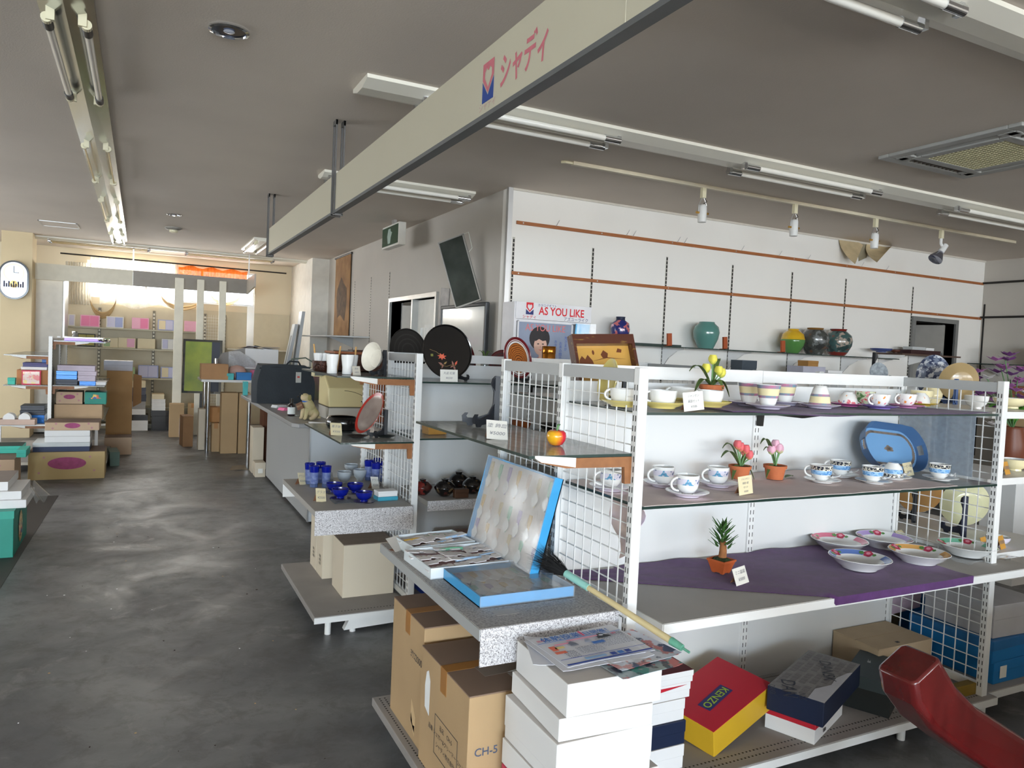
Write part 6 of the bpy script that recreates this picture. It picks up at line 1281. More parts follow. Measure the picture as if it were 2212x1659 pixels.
q = onYc(1050, 4.12, zmid); t = thing('bird_ornament', 'small brown carved bird ornament behind the empty easel', 'ornament', q); MB().lathe([(0.001, 0), (0.03, 0.01), (0.036, 0.03), (0.025, 0.055), (0.012, 0.07), (0.001, 0.072)], 18, sx=1.4, sy=0.7).build('body', mat('brown_carving', (120, 66, 48), 0.5), t, smooth=60); MB().tube([(0.03, 0, 0.05), (0.045, 0, 0.075), (0.06, 0, 0.08)], 0.008, 8, r1=0.002).build('head', MATS['brown_carving'], t, smooth=60)
q = onYc(938, 4.05, zmid); t = gift_box(q.x, 4.05, zmid, 0.12, 0.09, 0.045, 0.1, mat('ochre_box', (176, 130, 60), 0.5), 'low ochre box on the second gondola beside the post')
# speckled shelf: covered black pots
POT = blotch('black_gold_pot', (20, 17, 16), [(70, 36, 30), (96, 78, 52)], 24, 0.60, 0.15); POTR = blotch('black_red_pot', (22, 16, 15), [(120, 40, 34), (70, 30, 24)], 22, 0.52, 0.15)
for (px, Y, r, m, lab) in ((912, 3.97, 0.056, POTR, 'reddish flowered round pot next to the gondola post'), (960, 3.91, 0.061, POT, 'round black lidded pot in front of the others on the speckled shelf'), (990, 4.12, 0.061, POT, 'round black lidded pot at the back middle of the speckled shelf'), (1020, 3.95, 0.061, POT, 'round black lidded pot behind the brown box on the speckled shelf')):
    q = onYc(px, Y, RK+0.001); t = thing('lidded_pot', lab, 'pot', q, 0, 'black round pots'); MB().lathe([(r*0.4, 0), (r*0.46, 0.002), (r*0.8, r*0.35), (r, r*0.75), (r*0.99, r*0.82), (0.001, r*0.82)], 30).build('pot', m, t, smooth=45); l_ = MB().lathe([(r*0.995, r*0.82), (r*0.93, r*1.05), (r*0.6, r*1.35), (r*0.3, r*1.45), (0.001, r*1.46)], 30).build('lid', m, t, smooth=45); MB().lathe([(r*0.3, r*1.44), (r*0.36, r*1.6), (r*0.33, r*1.62), (0.001, r*1.55)], 20).build('knob', m, l_, smooth=45)
q = onYc(997, 3.83, RK+0.001); gift_box(q.x, 3.845, RK+0.001, 0.085, 0.04, 0.05, 0.0, mat('brown_leather_box', (78, 50, 30), 0.5), 'small dark brown box in front of the black lidded pots')
q = onYc(1085, 4.05, RK+0.001); bowl('stoneware_jar', 'brown stoneware jar at the right of the speckled shelf behind the blue case', q, 0.055, 0.10, mat('brown_stoneware', (112, 62, 44), 0.4), cat='jar')
for (px, Y, w, d, h, m, lab) in ((975, 4.05, 0.26, 0.2, 0.30, ORW, 'orange brown wooden box on the bottom deck of the second gondola'),): q = onYc(px, Y, ZD); gift_box(q.x+0.03, Y, ZD, w, d, h, 0, m, lab)
q = onYc(925, 3.95, ZD); gift_box(q.x+0.0, 3.93, ZD, 0.10, 0.24, 0.20, 0.05, mat('royal_blue_box', (36, 70, 170), 0.4), 'royal blue box on the bottom deck beside the gondola post')
# ---- end cap, top glass: tumblers, basket, bowl on easel
zq = QT+0.001
WT = CER
def tumbler(loc, label, r=0.035, h=0.105): t = thing('tumbler', label, 'tumbler', loc, 0, 'white tumblers'); MB().lathe([(r*0.72, 0), (r*0.8, 0.003), (r*0.78, h*0.35), (r*0.95, h*0.75), (r, h), (r*0.94, h), (r*0.88, h*0.75), (r*0.7, h*0.2), (0.002, h*0.12)], 26).build('cup', WT, t, smooth=50); return t
tp = [at(717, 800, zq), at(752, 803, zq)]
pa = onYc(717, 4.05, zq); pb = onYc(750, 4.00, zq); pc = onYc(759, 4.10, zq)
tumbler(pa, 'white tumbler left of the other two on the top glass shelf'); tumbler(pb, 'front white tumbler of the pair beside the price card'); tumbler(pc, 'white tumbler half hidden behind the front one')
BRONZE = mat('bronze_weave', (84, 48, 34), 0.35, 0.4, rgb2=(40, 24, 20), scale=60, bump=0.6, bscale=90)
q = onYc(695, 4.32, zq); bk = thing('small_basket', 'small bronze woven basket holding little white cups', 'basket', q); MB().lathe([(0.045, 0), (0.052, 0.01), (0.055, 0.05), (0.056, 0.062), (0.05, 0.06), (0.046, 0.01), (0.002, 0.008)], 24, wave=lambda a, z: 1+0.02*math.cos(12*a)).build('basket', BRONZE, bk, smooth=50)
for (dx, dy) in ((-0.022, 0.0), (0.018, 0.012)): tumbler(q+Vector((dx, dy, 0.03)), ['little white cup in the bronze basket on the left', 'little white cup in the bronze basket on the right'][dx > 0], 0.028, 0.075)
WOODS = mat('pale_wood_stick', (206, 160, 96), 0.6)
for (px, Y, dx, lab) in ((683, 4.32, -0.015, 'flat pale wooden spatula leaning out of the bronze basket'), (727, 4.22, 0.02, 'pale wooden chopstick pair leaning behind the left tumbler'), (765, 4.22, 0.008, 'pale wooden stick leaning behind the front tumblers')):
    q = onYc(px, Y, zq+0.0355 if px == 683 else zq); o = MB().tube([(0, 0, 0), (dx, 0.01, 0.12 if px == 683 else 0.15)], 0.005, 8).build('wooden_stick', WOODS, smooth=50, loc=q); tag(o, lab, 'stick')
WOV = mat('brown_wicker', (92, 54, 36), 0.5, rgb2=(54, 30, 22), scale=70, bump=0.6, bscale=120)
q = onYc(778, 4.50, zq); wk = thing('wicker_basket', 'long brown wicker basket with a wooden rim behind the tumblers', 'basket', (q.x-0.02, 4.50, zq), 0.0)
b = MB(); W2, D2_, H2 = 0.33, 0.24, 0.105
for qd in ((-W2/2, W2/2, -D2_/2, -D2_/2+0.01), (-W2/2, W2/2, D2_/2-0.01, D2_/2), (-W2/2, -W2/2+0.01, -D2_/2, D2_/2), (W2/2-0.01, W2/2, -D2_/2, D2_/2)): b.box(*qd, 0, H2)
b.box(-W2/2, W2/2, -D2_/2, D2_/2, 0, 0.006); b.build('basket', WOV, wk)
b = MB()
for qd in ((-W2/2-0.008, W2/2+0.008, -D2_/2-0.008, -D2_/2+0.012), (-W2/2-0.008, W2/2+0.008, D2_/2-0.012, D2_/2+0.008), (-W2/2-0.008, -W2/2+0.012, -D2_/2, D2_/2), (W2/2-0.012, W2/2+0.008, -D2_/2, D2_/2)): b.box(*qd, H2, H2+0.014)
b.build('rim', mat('rim_wood', (150, 84, 44), 0.4), wk, bevel=0.003)
for k in range(3): box1('packet', [BLKL, WOV, mat('clear_pack', (190, 190, 186), 0.2)][k], -0.13+0.09*k, -0.05+0.09*k, -0.08, 0.08, 0.02, H2+0.02+0.006*k, wk)
q = onYc(818, 3.93, zq); t, M_ = standing_plate('oval_bowl', 'cream oval ceramic bowl standing on a black easel', 'bowl', (q.x-0.025, 3.93, zq+0.014), math.radians(35), 0.064, 0.08, mat('speckled_cream_glaze', (232, 226, 212), 0.2, coat=0.4, var=0.06, scale=60), lean=0.22, deep=0.05)
plate_stand(Vector((q.x+0.045, 3.98, zq)), 'black easel holding the cream oval bowl', math.radians(35), 0.14)
q = onYc(771, 3.93, zq); card(q, 'narrow price card standing before the white tumblers', 0.04, 0.042, 0.25, ('湯呑', '¥800'), mat('card_greyish', (206, 200, 186), 0.8), 0.3)
# ---- end cap, middle glass: bowl, oval plate, dishes
zq = QM+0.001
q = onYc(740, 4.22, zq); t = thing('black_bowl', 'round glossy black bowl on the middle glass shelf', 'bowl', q); MB().lathe([(0.05, 0), (0.055, 0.006), (0.085, 0.022), (0.097, 0.05), (0.094, 0.075), (0.08, 0.09), (0.07, 0.088), (0.085, 0.06), (0.05, 0.02), (0.002, 0.018)], 36).build('bowl', BLKL, t, smooth=60); MB().lathe([(0.045, 0), (0.056, 0), (0.054, 0.008), (0.045, 0.008)], 24).build('foot_ring', BLKL, t, smooth=40)
q = onYc(727, 4.06, zq); card(q, 'cream price card leaning on the black bowl', 0.056, 0.062, 0.2, ('菓子鉢', '¥3000'), CARDY, 0.45, 0.1)
GREEND = mat('dark_green_dish', (30, 36, 34), 0.3, coat=0.3); BROWND = mat('dark_brown_dish', (48, 36, 34), 0.3, coat=0.3)
def leafdish(px, py, lab, m, rx, ry, a): q = at(px, py, zq); o = MB().lathe([(0.5, 0), (0.55, 0.0), (0.9, 0.008), (1.0, 0.012), (0.97, 0.013), (0.5, 0.004), (0.01, 0.003)], 24, sx=rx, sy=ry, wave=lambda t_, z: 1+0.06*math.cos(5*t_)).build('leaf_dish', m, smooth=50, loc=q, rz=a); tag(o, lab, 'dish', 'dark leaf dishes')
leafdish(742, 934, 'dark green leaf-shaped dish in front of the black bowl', GREEND, 0.075, 0.055, 0.2); leafdish(772, 945, 'dark brown leaf-shaped dish at the shelf front', BROWND, 0.06, 0.045, 0.1); leafdish(832, 945, 'dark leaf-shaped dish nearest the mesh panel', GREEND, 0.055, 0.04, -0.1); leafdish(775, 926, 'reddish dark dish behind the brown leaf dish', mat('wine_dish', (74, 30, 34), 0.3), 0.06, 0.05, 0.3)
q = onYc(808, 3.98, zq); standing_plate('red_oval_plate', 'large red-rimmed oval lacquer plate standing on a dark easel', 'plate', (q.x-0.075, 3.96, zq+0.016), math.radians(18), 0.10, 0.125, mat('silver_brown_face', (120, 100, 92), 0.2, 0.3, rgb2=(176, 164, 156), scale=5), back=REDL, lean=0.50, deep=0.018, rimm=REDL)
plate_stand(Vector((q.x+0.065, 3.99, zq)), 'dark easel behind the red-rimmed oval plate', math.radians(18), 0.15)
# ---- end cap, speckled shelf: blue glasses
zq = QK+0.001
COB = mat('cobalt_glass', (16, 34, 170), 0.08, trans=0.35, coat=0.4, spec=0.7); COBC = mat('frosted_cobalt', (86, 104, 170), 0.35, trans=0.2, rgb2=(150, 164, 206), scale=60); CLR = mat('clear_glass_base', (120, 140, 190), 0.08, trans=0.5)
def blue_glass(): 
    t = bpy.data.objects.new('blue_glass', None); COL.objects.link(t); t.scale = (1.25, 1.25, 1.22); t['category'] = 'glass'; t['group'] = 'cobalt blue glasses'
    MB().lathe([(0.018, 0), (0.019, 0.002), (0.0185, 0.018), (0.001, 0.018)], 8).build('base', CLR, t)
    MB().lathe([(0.0185, 0.018), (0.0195, 0.03), (0.0205, 0.06), (0.0215, 0.072), (0.024, 0.102), (0.0225, 0.102), (0.020, 0.072), (0.018, 0.03), (0.001, 0.024)], 24, mis=[1, 1, 1, 0, 0, 0, 1, 1]).build('glass', [COB, COBC], t, smooth=50)
    return t
bg = blue_glass(); first = True
for (px, py, lab) in ((673, 1053, 'far left'), (676, 1058, 'front left'), (693, 1046, 'back'), (703, 1056, 'front right')): pass
L4 = [((668, 1045), 'leftmost cobalt blue glass of the left group'), ((678, 1052), 'front cobalt blue glass of the left group'), ((692, 1042), 'back cobalt blue glass of the left group'), ((704, 1052), 'right cobalt blue glass of the left group'),
      ((796, 1037), 'leftmost cobalt blue glass of the right group'), ((811, 1043), 'front cobalt blue glass of the right group'), ((814, 1032), 'back cobalt blue glass of the right group'), ((829, 1040), 'second from right cobalt blue glass of the right group'), ((840, 1045), 'rightmost cobalt blue glass of the right group beside the mesh')]
for (pp_, lab) in L4:
    q = at(pp_[0], pp_[1], zq)
    if first: bg['label'] = lab; bg.location = q; first = False
    else: dup(bg, lab, q)
FROST = mat('frosted_white_glass', (196, 204, 210), 0.35, trans=0.25, var=0.06)
for (px, py, r, lab) in ((743, 1043, 0.036, 'frosted glass bowl in front of the other frosted bowls'), (758, 1026, 0.036, 'frosted glass bowl at the back'), (777, 1038, 0.034, 'frosted glass bowl on the right beside the blue glasses')): bowl('frosted_bowl', lab, at(px, py, zq), r*1.2, 0.07, FROST, group='frosted glass bowls')
for (px, py, lab) in ((722, 1062, 'back left of the four cobalt bowls'), (735, 1075, 'front left of the four cobalt bowls'), (767, 1063, 'back right of the four cobalt bowls'), (786, 1082, 'front right of the four cobalt bowls')):
    q = at(px, py, zq+0.004); bowl('cobalt_bowl', 'small cobalt blue glass bowl, ' + lab, q, 0.046, 0.05, COB, COB, group='cobalt glass bowls')
    o = MB().lathe([(0.056, 0), (0.058, 0.001), (0.058, 0.003), (0.001, 0.003)], 8).build('coaster', BROWND, loc=q-Vector((0, 0, 0.004))); tag(o, 'dark coaster under the cobalt bowl, ' + lab, 'coaster', 'dark coasters')
q = at(833, 1079, zq); g = gift_box(q.x, q.y, zq, 0.115, 0.075, 0.022, 0.06, mat('teal_box', (64, 160, 186), 0.5), 'teal box at the bottom of the two small boxes by the mesh', None, 0.02); gift_box(q.x, q.y+0.002, zq+0.0225, 0.112, 0.075, 0.03, 0.05, WBOX, 'white box on top of the small teal box', WBOX, 0.012)
for (px, py, lab, m, a) in ((655, 1047, 'cream price card left of the blue glasses', CARDY, 0.7), (713, 1045, 'grey price card between the blue glasses and the frosted bowls', mat('card_grey2', (190, 188, 180), 0.8), 0.5), (694, 1084, 'cream price card in front of the cobalt bowls', CARDY, 0.35), (812, 1056, 'white price card before the right group of blue glasses', CARDM, 0.5)): card(at(px, py, zq), lab, 0.05, 0.062, a, ('グラス', '¥2500'), m, 0.4, 0.15)
o = MB().sheet(lambda u, v: (0.93+0.24*u, 3.86+0.13*v+0.02*math.sin(8*u), zq+0.002+0.001*math.sin(20*u)), 14, 6, 0.001).build('mesh_doily', mat('grey_doily', (130, 136, 140), 0.7, var=0.4, scale=60)); tag(o, 'grey woven doily under the cobalt bowls', 'doily')
# ---- base deck boxes
g = carton(1.165, 4.12, ZD, 0.29, 0.25, 0.295, 0, 'plain beige carton on the bottom deck under the blue glasses', BEIGEB, mat('brownish_top', (150, 134, 120), 0.8), None)
for k, (y0, lab) in enumerate(((4.45, 'nearer tall beige box with a printed label under the blue glasses'), (4.63, 'further tall beige box with a printed label under the blue glasses'))):
    g = gift_box(1.025, y0, ZD, 0.075, 0.17, 0.50, 0, BEIGEB, lab, None, 0.04); b = MB(); b.M = fLeft(0.075, 0.17, -0.02, 0.10)
    for q in range(3): b.prism(rect(0.035, 0.014, 0, -0.02+0.022*q), 0, 0.0005, 'xy')
    stuff(b.build('printed_label', mat('label_grey_ink', (150, 140, 124), 0.7), g))
# ================================================================ counter, packing table, left side, far wall
# ---- counter goods
CT = 0.861
p = at(600, 868, CT)
bg_ = thing('travel_bag', 'dark slate soft travel bag with a luggage tag on the counter', 'bag', (1.36, 8.10, CT), 0.06); SLATE = mat('slate_nylon', (54, 60, 66), 0.8, var=0.25, scale=5, bump=0.3, bscale=60); SLATEL = mat('slate_strap', (34, 38, 44), 0.7)
b = MB(); W_, D_, H_ = 0.66, 0.32, 0.40; N = 18
def bagpt(u, v):
    a = 2*PI*u; c, s = math.cos(a), math.sin(a); k = 1.0/max(abs(c), abs(s)); k = 0.75*k+0.25*1.0
    zz = v; inset = 1-0.20*max(0, v-0.55)**1.2*2.0-0.05*(1-v)**3; sag = 0.02*math.sin(3*a)*v
    return (W_/2*c*k*inset*(1-0.06*v), D_/2*s*k*inset, H_*v-0.03*v*abs(c)**3*(1 if c > 0 else 0.2)+sag*0.4)
vs = [bagpt(i/40, j/10) for j in range(11) for i in range(40)]; fs = [(j*40+i, j*40+(i+1) % 40, (j+1)*40+(i+1) % 40, (j+1)*40+i) for j in range(10) for i in range(40)]; fs += [tuple(range(39, -1, -1)), tuple(range(400, 440))]
b.add(vs, fs); b.build('body', SLATE, bg_, smooth=60)
b = MB(); b.tube([(-0.02, -0.12, 0.38), (0.03, -0.13, 0.44), (0.12, -0.13, 0.435), (0.16, -0.12, 0.37)], 0.009, 8); b.build('handle', SLATEL, bg_, smooth=50)
b = MB(); b.sheet(lambda u, v: (-0.17+0.34*u, -0.146-0.006*math.sin(PI*u), 0.05+0.03*v+0.05*u), 10, 2, 0.004); b.build('front_strap', mat('slate_piping', (80, 90, 104), 0.6), bg_)
box1('luggage_tag', mat('tag_grey', (190, 190, 184), 0.6), 0.09, 0.145, -0.158, -0.152, 0.22, 0.33, bg_); box1('tag_mark', mat('tag_red', (206, 70, 60), 0.6), 0.105, 0.13, -0.160, -0.158, 0.27, 0.288, bg_)
b = MB(); b.tube([(-0.27, -0.12, 0.36), (-0.1, -0.135, 0.375), (0.1, -0.135, 0.365), (0.26, -0.12, 0.31)], 0.006, 6); b.build('zip', SLATEL, bg_)
bg2 = thing('shopping_bag', 'pale green fabric bag with a handle behind the travel bag', 'bag', (1.62, 8.55, CT), 0.0); b = MB()
b.lathe([(0.20, 0), (0.215, 0.05), (0.19, 0.30), (0.16, 0.36), (0.13, 0.37), (0.001, 0.37)], 28, sx=1.15, sy=0.45, wave=lambda a, z: 1+0.05*math.sin(4*a+z*20)); b.build('body', mat('pale_green_fabric', (140, 156, 128), 0.8, rgb2=(190, 140, 150), scale=6), bg2, smooth=60); MB().tube([(-0.14, 0, 0.35), (-0.10, 0, 0.45), (0.05, 0, 0.47), (0.14, 0, 0.42), (0.15, 0, 0.35)], 0.008, 8).build('handle', mat('grey_green_handle', (110, 120, 108), 0.7), bg2, smooth=50)
# puppy figurine
q = at(668, 906, CT); dg = thing('dog_figurine', 'seated cream puppy figurine with a blue collar and hanging sign', 'figurine', q, math.radians(200))
FUR = mat('puppy_cream', (206, 184, 150), 0.8, rgb2=(176, 170, 120), scale=14, bump=0.2, bscale=120)
def sausage(pts, rad):
    me = bpy.data.meshes.new('body'); me.from_pydata(pts[0], pts[1], []); o = bpy.data.objects.new('body', me); COL.objects.link(o); o.parent = dg
    sk_ = o.modifiers.new('skin', 'SKIN'); 
    for i, v in enumerate(me.skin_vertices[0].data): v.radius = (rad[i], rad[i]); v.use_root = (i == 0)
    ss = o.modifiers.new('sub', 'SUBSURF'); ss.levels = 2; ss.render_levels = 2; me.materials.append(FUR); 
    sk_.use_smooth_shade = True
    return o
V = [(-0.03, 0, 0.055), (0.0, 0, 0.085), (0.022, 0, 0.13), (0.03, 0, 0.165), (0.045, 0, 0.195), (0.085, 0, 0.185), (0.035, 0.028, 0.10), (0.048, 0.030, 0.05), (0.055, 0.030, 0.012), (0.075, 0.030, 0.010), (0.035, -0.028, 0.10), (0.048, -0.030, 0.05), (0.055, -0.030, 0.012), (0.075, -0.030, 0.010), (-0.03, 0.045, 0.05), (-0.005, 0.055, 0.018), (0.035, 0.058, 0.011), (-0.03, -0.045, 0.05), (-0.005, -0.055, 0.018), (0.035, -0.058, 0.011), (-0.075, 0, 0.018), (-0.10, 0.02, 0.014)]
Ed = [(0, 1), (1, 2), (2, 3), (3, 4), (4, 5), (2, 6), (6, 7), (7, 8), (8, 9), (2, 10), (10, 11), (11, 12), (12, 13), (0, 14), (14, 15), (15, 16), (0, 17), (17, 18), (18, 19), (0, 20), (20, 21)]
Rd = [0.052, 0.055, 0.048, 0.036, 0.046, 0.024, 0.026, 0.018, 0.015, 0.012, 0.026, 0.018, 0.015, 0.012, 0.036, 0.022, 0.013, 0.036, 0.022, 0.013, 0.016, 0.010]
sausage((V, Ed), Rd)
for s in (-1, 1):
    b = MB(); b.lathe([(0.001, -0.035), (0.014, -0.028), (0.018, -0.01), (0.012, 0.012), (0.001, 0.016)], 14, c=(0.03, s*0.046, 0.195), sx=1.0, sy=0.45); b.build('ear', mat('puppy_ear', (160, 150, 96), 0.8), dg, smooth=60)
    b = MB(); b.lathe([(0.001, -0.005), (0.005, 0), (0.001, 0.005)], 10, c=(0.083, s*0.020, 0.212)); b.build('eye', BLKL, dg, smooth=60)
b = MB(); b.lathe([(0.001, -0.008), (0.009, 0), (0.001, 0.008)], 10, c=(0.111, 0, 0.193)); b.build('nose', BLKL, dg, smooth=60)
b = MB(); b.lathe([(0.038, -0.006), (0.041, 0), (0.038, 0.006), (0.035, 0)], 20, c=(0.028, 0, 0.152)); b.build('collar', mat('collar_blue', (60, 110, 190), 0.6), dg, smooth=50)
b = MB(); b.M = Matrix.Translation((0.092, 0.0, 0.115)) @ Matrix.Rotation(0.25, 4, 'Y') @ Matrix.Rotation(0.3, 4, 'X'); b.box(-0.004, 0.004, -0.05, 0.05, -0.028, 0.028); o = b.build('sign_board', mat('sign_brown', (110, 74, 52), 0.7), dg); lettering('lettering', 'WELCOME', 0.02, mat('sign_cream', (206, 180, 140), 0.7), dg, Matrix.Translation((0.0968, 0.0, 0.115)) @ Matrix.Rotation(0.25, 4, 'Y') @ Matrix.Rotation(0.3, 4, 'X') @ face((0, 0, 0), (0, 1, 0), (0, 0, 1)))
q = at(629, 898, CT); t = thing('lotion_bottle', 'dark brown bottle with a white label beside the puppy figurine', 'bottle', q); MB().lathe([(0.030, 0), (0.032, 0.004), (0.032, 0.09), (0.012, 0.11), (0.012, 0.12), (0.001, 0.12)], 24).build('bottle', mat('dark_bottle', (34, 24, 26), 0.2, coat=0.4), t, smooth=40); MB().lathe([(0.015, 0.118), (0.016, 0.15), (0.001, 0.151)], 18).build('cap', BLKL, t, smooth=40); MB().lathe([(0.0325, 0.015), (0.0326, 0.075), (0.0324, 0.076)], 24, cap=False).build('label', mat('white_label', (214, 220, 220), 0.6, rgb2=(90, 130, 120), scale=40, contrast=(0.25, 0.4)), t, smooth=40)
b = MB(); b.tube([(q.x+0.03, q.y+0.01, CT+0.004), (q.x+0.06, q.y-0.02, CT+0.004), (q.x+0.04, q.y-0.05, CT+0.004), (q.x+0.01, q.y+0.05, CT+0.004)], 0.0035, 6); b.build('pump_hose', mat('cord_white', (214, 220, 210), 0.5), t, smooth=50, loc=-q)
for i, (px, py, m, lab, w) in enumerate(((603, 880, (206, 206, 206), 'small stack of papers on the counter left of the bottle', 0.12), (612, 886, (230, 120, 160), 'pink memo pad on the counter beside the bottle', 0.06))):
    q = at(px, py, CT); t = thing('paper_stack' if not i else 'memo_pad', lab, 'paper', (q.x, q.y, CT), 0.4)
    for k in range(4): box1('sheet', mat('stack_%d_%d' % (i, k % 2), m if k % 2 else (min(255, m[0]+20), min(255, m[1]+20), min(255, m[2]+20)), 0.8), -w/2+0.004*k, w/2-0.003*k, -0.05, 0.05, 0.006*k, 0.006*k+0.0055, t)
# cream lidded chest (cash register hood) and copper-coloured box
rg = thing('cash_register', 'cream plastic cash register with a sloping lid at the counter end', 'cash register', (1.65, 6.44, CT), 0.0); CRM = mat('aged_cream_plastic', (214, 200, 150), 0.45, var=0.06, scale=2); W_, D_ = 0.46, 0.40
b = MB(); b.prism([(-D_/2, 0.11), (D_/2, 0.11), (D_/2, 0.35), (0.0, 0.37), (-D_/2+0.03, 0.27)], -W_/2, W_/2, 'yz'); b.build('hood', CRM, rg, bevel=0.012)
box1('drawer_unit', mat('register_grey', (190, 186, 176), 0.5), -W_/2+0.004, W_/2-0.004, -D_/2+0.004, D_/2, 0, 0.105, rg, bevel=0.006); box1('hinge_line', mat('register_seam', (90, 82, 64), 0.6), -W_/2-0.001, W_/2+0.001, -D_/2-0.001, D_/2, 0.105, 0.111, rg)
b = MB(); b.cyl((0.05, -D_/2-0.004, 0.16), (0.05, -D_/2, 0.16), 0.006, n=8); b.build('lock', M_DARKMET, rg); b = MB(); b.tube([(-0.1+0.03*i, -D_/2-0.001, 0.25-0.0015*i*i) for i in range(8)], 0.002, 5); b.build('moulded_line', MATS['register_seam'], rg)
box1('display', mat('display_pod', (206, 196, 156), 0.5), -0.30, -0.13, 0.10, 0.20, 0.35, 0.47, rg, bevel=0.006)
box1('display_window', mat('display_grey', (96, 100, 96), 0.3), -0.29, -0.14, 0.095, 0.10, 0.36, 0.40, rg)
g = gift_box(1.80, 6.10, CT, 0.09, 0.2, 0.40, 0.0, ORW, 'tall copper brown box standing at the end of the counter', None, 0.02)
# ---- packing table goods
TT = 0.969
g = carton(atY(463, 780, 10.55).x, 10.56, TT, 0.33, 0.26, 0.20, 0.0, 'small kraft carton on the front corner of the packing table', mat('kraft_warm', (190, 146, 104), 0.8), None, None)
o = MB().lathe([(0.022, 0), (0.022, 0.07), (0.001, 0.07)], 18).build('foil_can', M_CHROME, smooth=40, loc=(atY(463, 780, 10.55).x+0.02, 10.58, TT+0.2005)); tag(o, 'small silver can standing on the kraft carton', 'can')
GSH = mat('grey_foam_sheet', (150, 146, 142), 0.7); TRP = sheer('milky_plastic_sheet', (230, 234, 238), 0.55, 0.08)
o = MB().sheet(lambda u, v: (1.0+0.42*u-0.18*v, 10.86+0.02*math.sin(5*u), TT+0.04+0.42*(1-v)-0.12*(1-u)*(1-v)), 8, 6, 0.004).build('foam_sheet', GSH, smooth=50); tag(o, 'grey foam sheet leaning behind the kraft carton', 'packing sheet')
o = MB().sheet(lambda u, v: (1.08+0.34*u, 10.74+0.05*math.sin(4*u+2*v), TT+0.16+0.26*v*(1-0.5*abs(u-0.4))-0.1*u*v), 10, 8, 0.002).build('plastic_sheet', TRP, smooth=50); tag(o, 'crumpled milky plastic sheet standing on the packing table', 'packing sheet')
q = atY(563, 800, 10.9); t = thing('white_case', 'white rectangular case on the packing table with papers on top', 'case', (q.x, 10.92, TT)); MB().box(-0.22, 0.22, -0.12, 0.12, 0.14, 0.42).build('body', WBOX, t, bevel=0.008); box1('stand', GSH, -0.2, 0.2, -0.1, 0.1, 0, 0.14, t); box1('latch', M_CHROME, 0.215, 0.232, -0.02, 0.02, 0.30, 0.36, t)
for k in range(3): o = MB().sheet(lambda u, v: (q.x-0.30+0.10*k+0.34*u, 10.80+0.22*v, TT+0.424+0.012*k+0.02*math.sin(4*u+k)*(1-v)), 8, 4, 0.003).build('magazine', [mat('mag_maroon', (84, 50, 50), 0.5), NEWS, mat('mag_grey', (120, 116, 112), 0.5)][k], smooth=50); tag(o, ['maroon magazine at the bottom of the pile on the white case', 'pale newspaper in the middle of the pile on the white case', 'grey magazine on top of the pile on the white case'][k], 'magazine')
AQ = mat('aqua_box', (80, 190, 190), 0.5); BLU = mat('sky_packet', (50, 130, 200), 0.5); PKP = mat('pink_packet', (230, 120, 160), 0.5); FLS = mat('peach_plush', (214, 176, 164), 0.8)
q = atY(497, 805, 10.47); gift_box(q.x, 10.48, TT, 0.09, 0.1, 0.085, 0, AQ, 'small turquoise box on the packing table edge'); q = atY(527, 805, 10.47); gift_box(q.x+0.0, 10.50, TT, 0.19, 0.12, 0.10, 0, BLU, 'blue packet beside the turquoise box on the packing table'); q = atY(513, 790, 10.62); o = MB().lathe([(0.05, 0), (0.11, 0.04), (0.12, 0.11), (0.08, 0.17), (0.001, 0.19)], 20).build('plush_ball', FLS, smooth=60, loc=(q.x, 10.66, TT)); tag(o, 'round peach coloured plush thing between packets on the packing table', 'plush'); q = atY(548, 795, 10.5); gift_box(q.x+0.05, 10.62, TT, 0.14, 0.1, 0.13, 0.1, PKP, 'pink packet at the right of the blue packet on the packing table')
# yellow-green framed poster
t = thing('framed_poster', 'tall dark framed poster with a yellow-green picture leaning behind the table', 'picture', (atY(437, 750, 11.3).x, 11.35, 0.0), -0.25); b = MB(); b.M = Matrix.Rotation(-0.05, 4, 'X')
for qd in ((-0.26, 0.26, 1.33, 1.36), (-0.26, 0.26, 0.60, 0.63), (-0.26, -0.23, 0.63, 1.33), (0.23, 0.26, 0.63, 1.33)): b.box(qd[0], qd[1], -0.012, 0.012, qd[2]+0.12, qd[3]+0.12)
b.build('frame', BLKL, t); b = MB(); b.M = Matrix.Rotation(-0.05, 4, 'X'); b.box(-0.23, 0.12, -0.006, 0.004, 0.75, 1.45); b.build('picture', mat('chartreuse_picture', (160, 170, 36), 0.35, rgb2=(110, 130, 20), scale=3, coat=0.3), t); b = MB(); b.M = Matrix.Rotation(-0.05, 4, 'X'); b.box(0.12, 0.23, -0.006, 0.004, 0.75, 1.45); b.build('dark_side', mat('dark_side_panel', (36, 40, 56), 0.4), t)
b = MB(); b.M = Matrix.Rotation(-0.05, 4, 'X'); b.box(-0.02, 0.02, -0.004, 0.05, 0.0, 0.74); b.build('easel_leg', M_DARKMET, t)
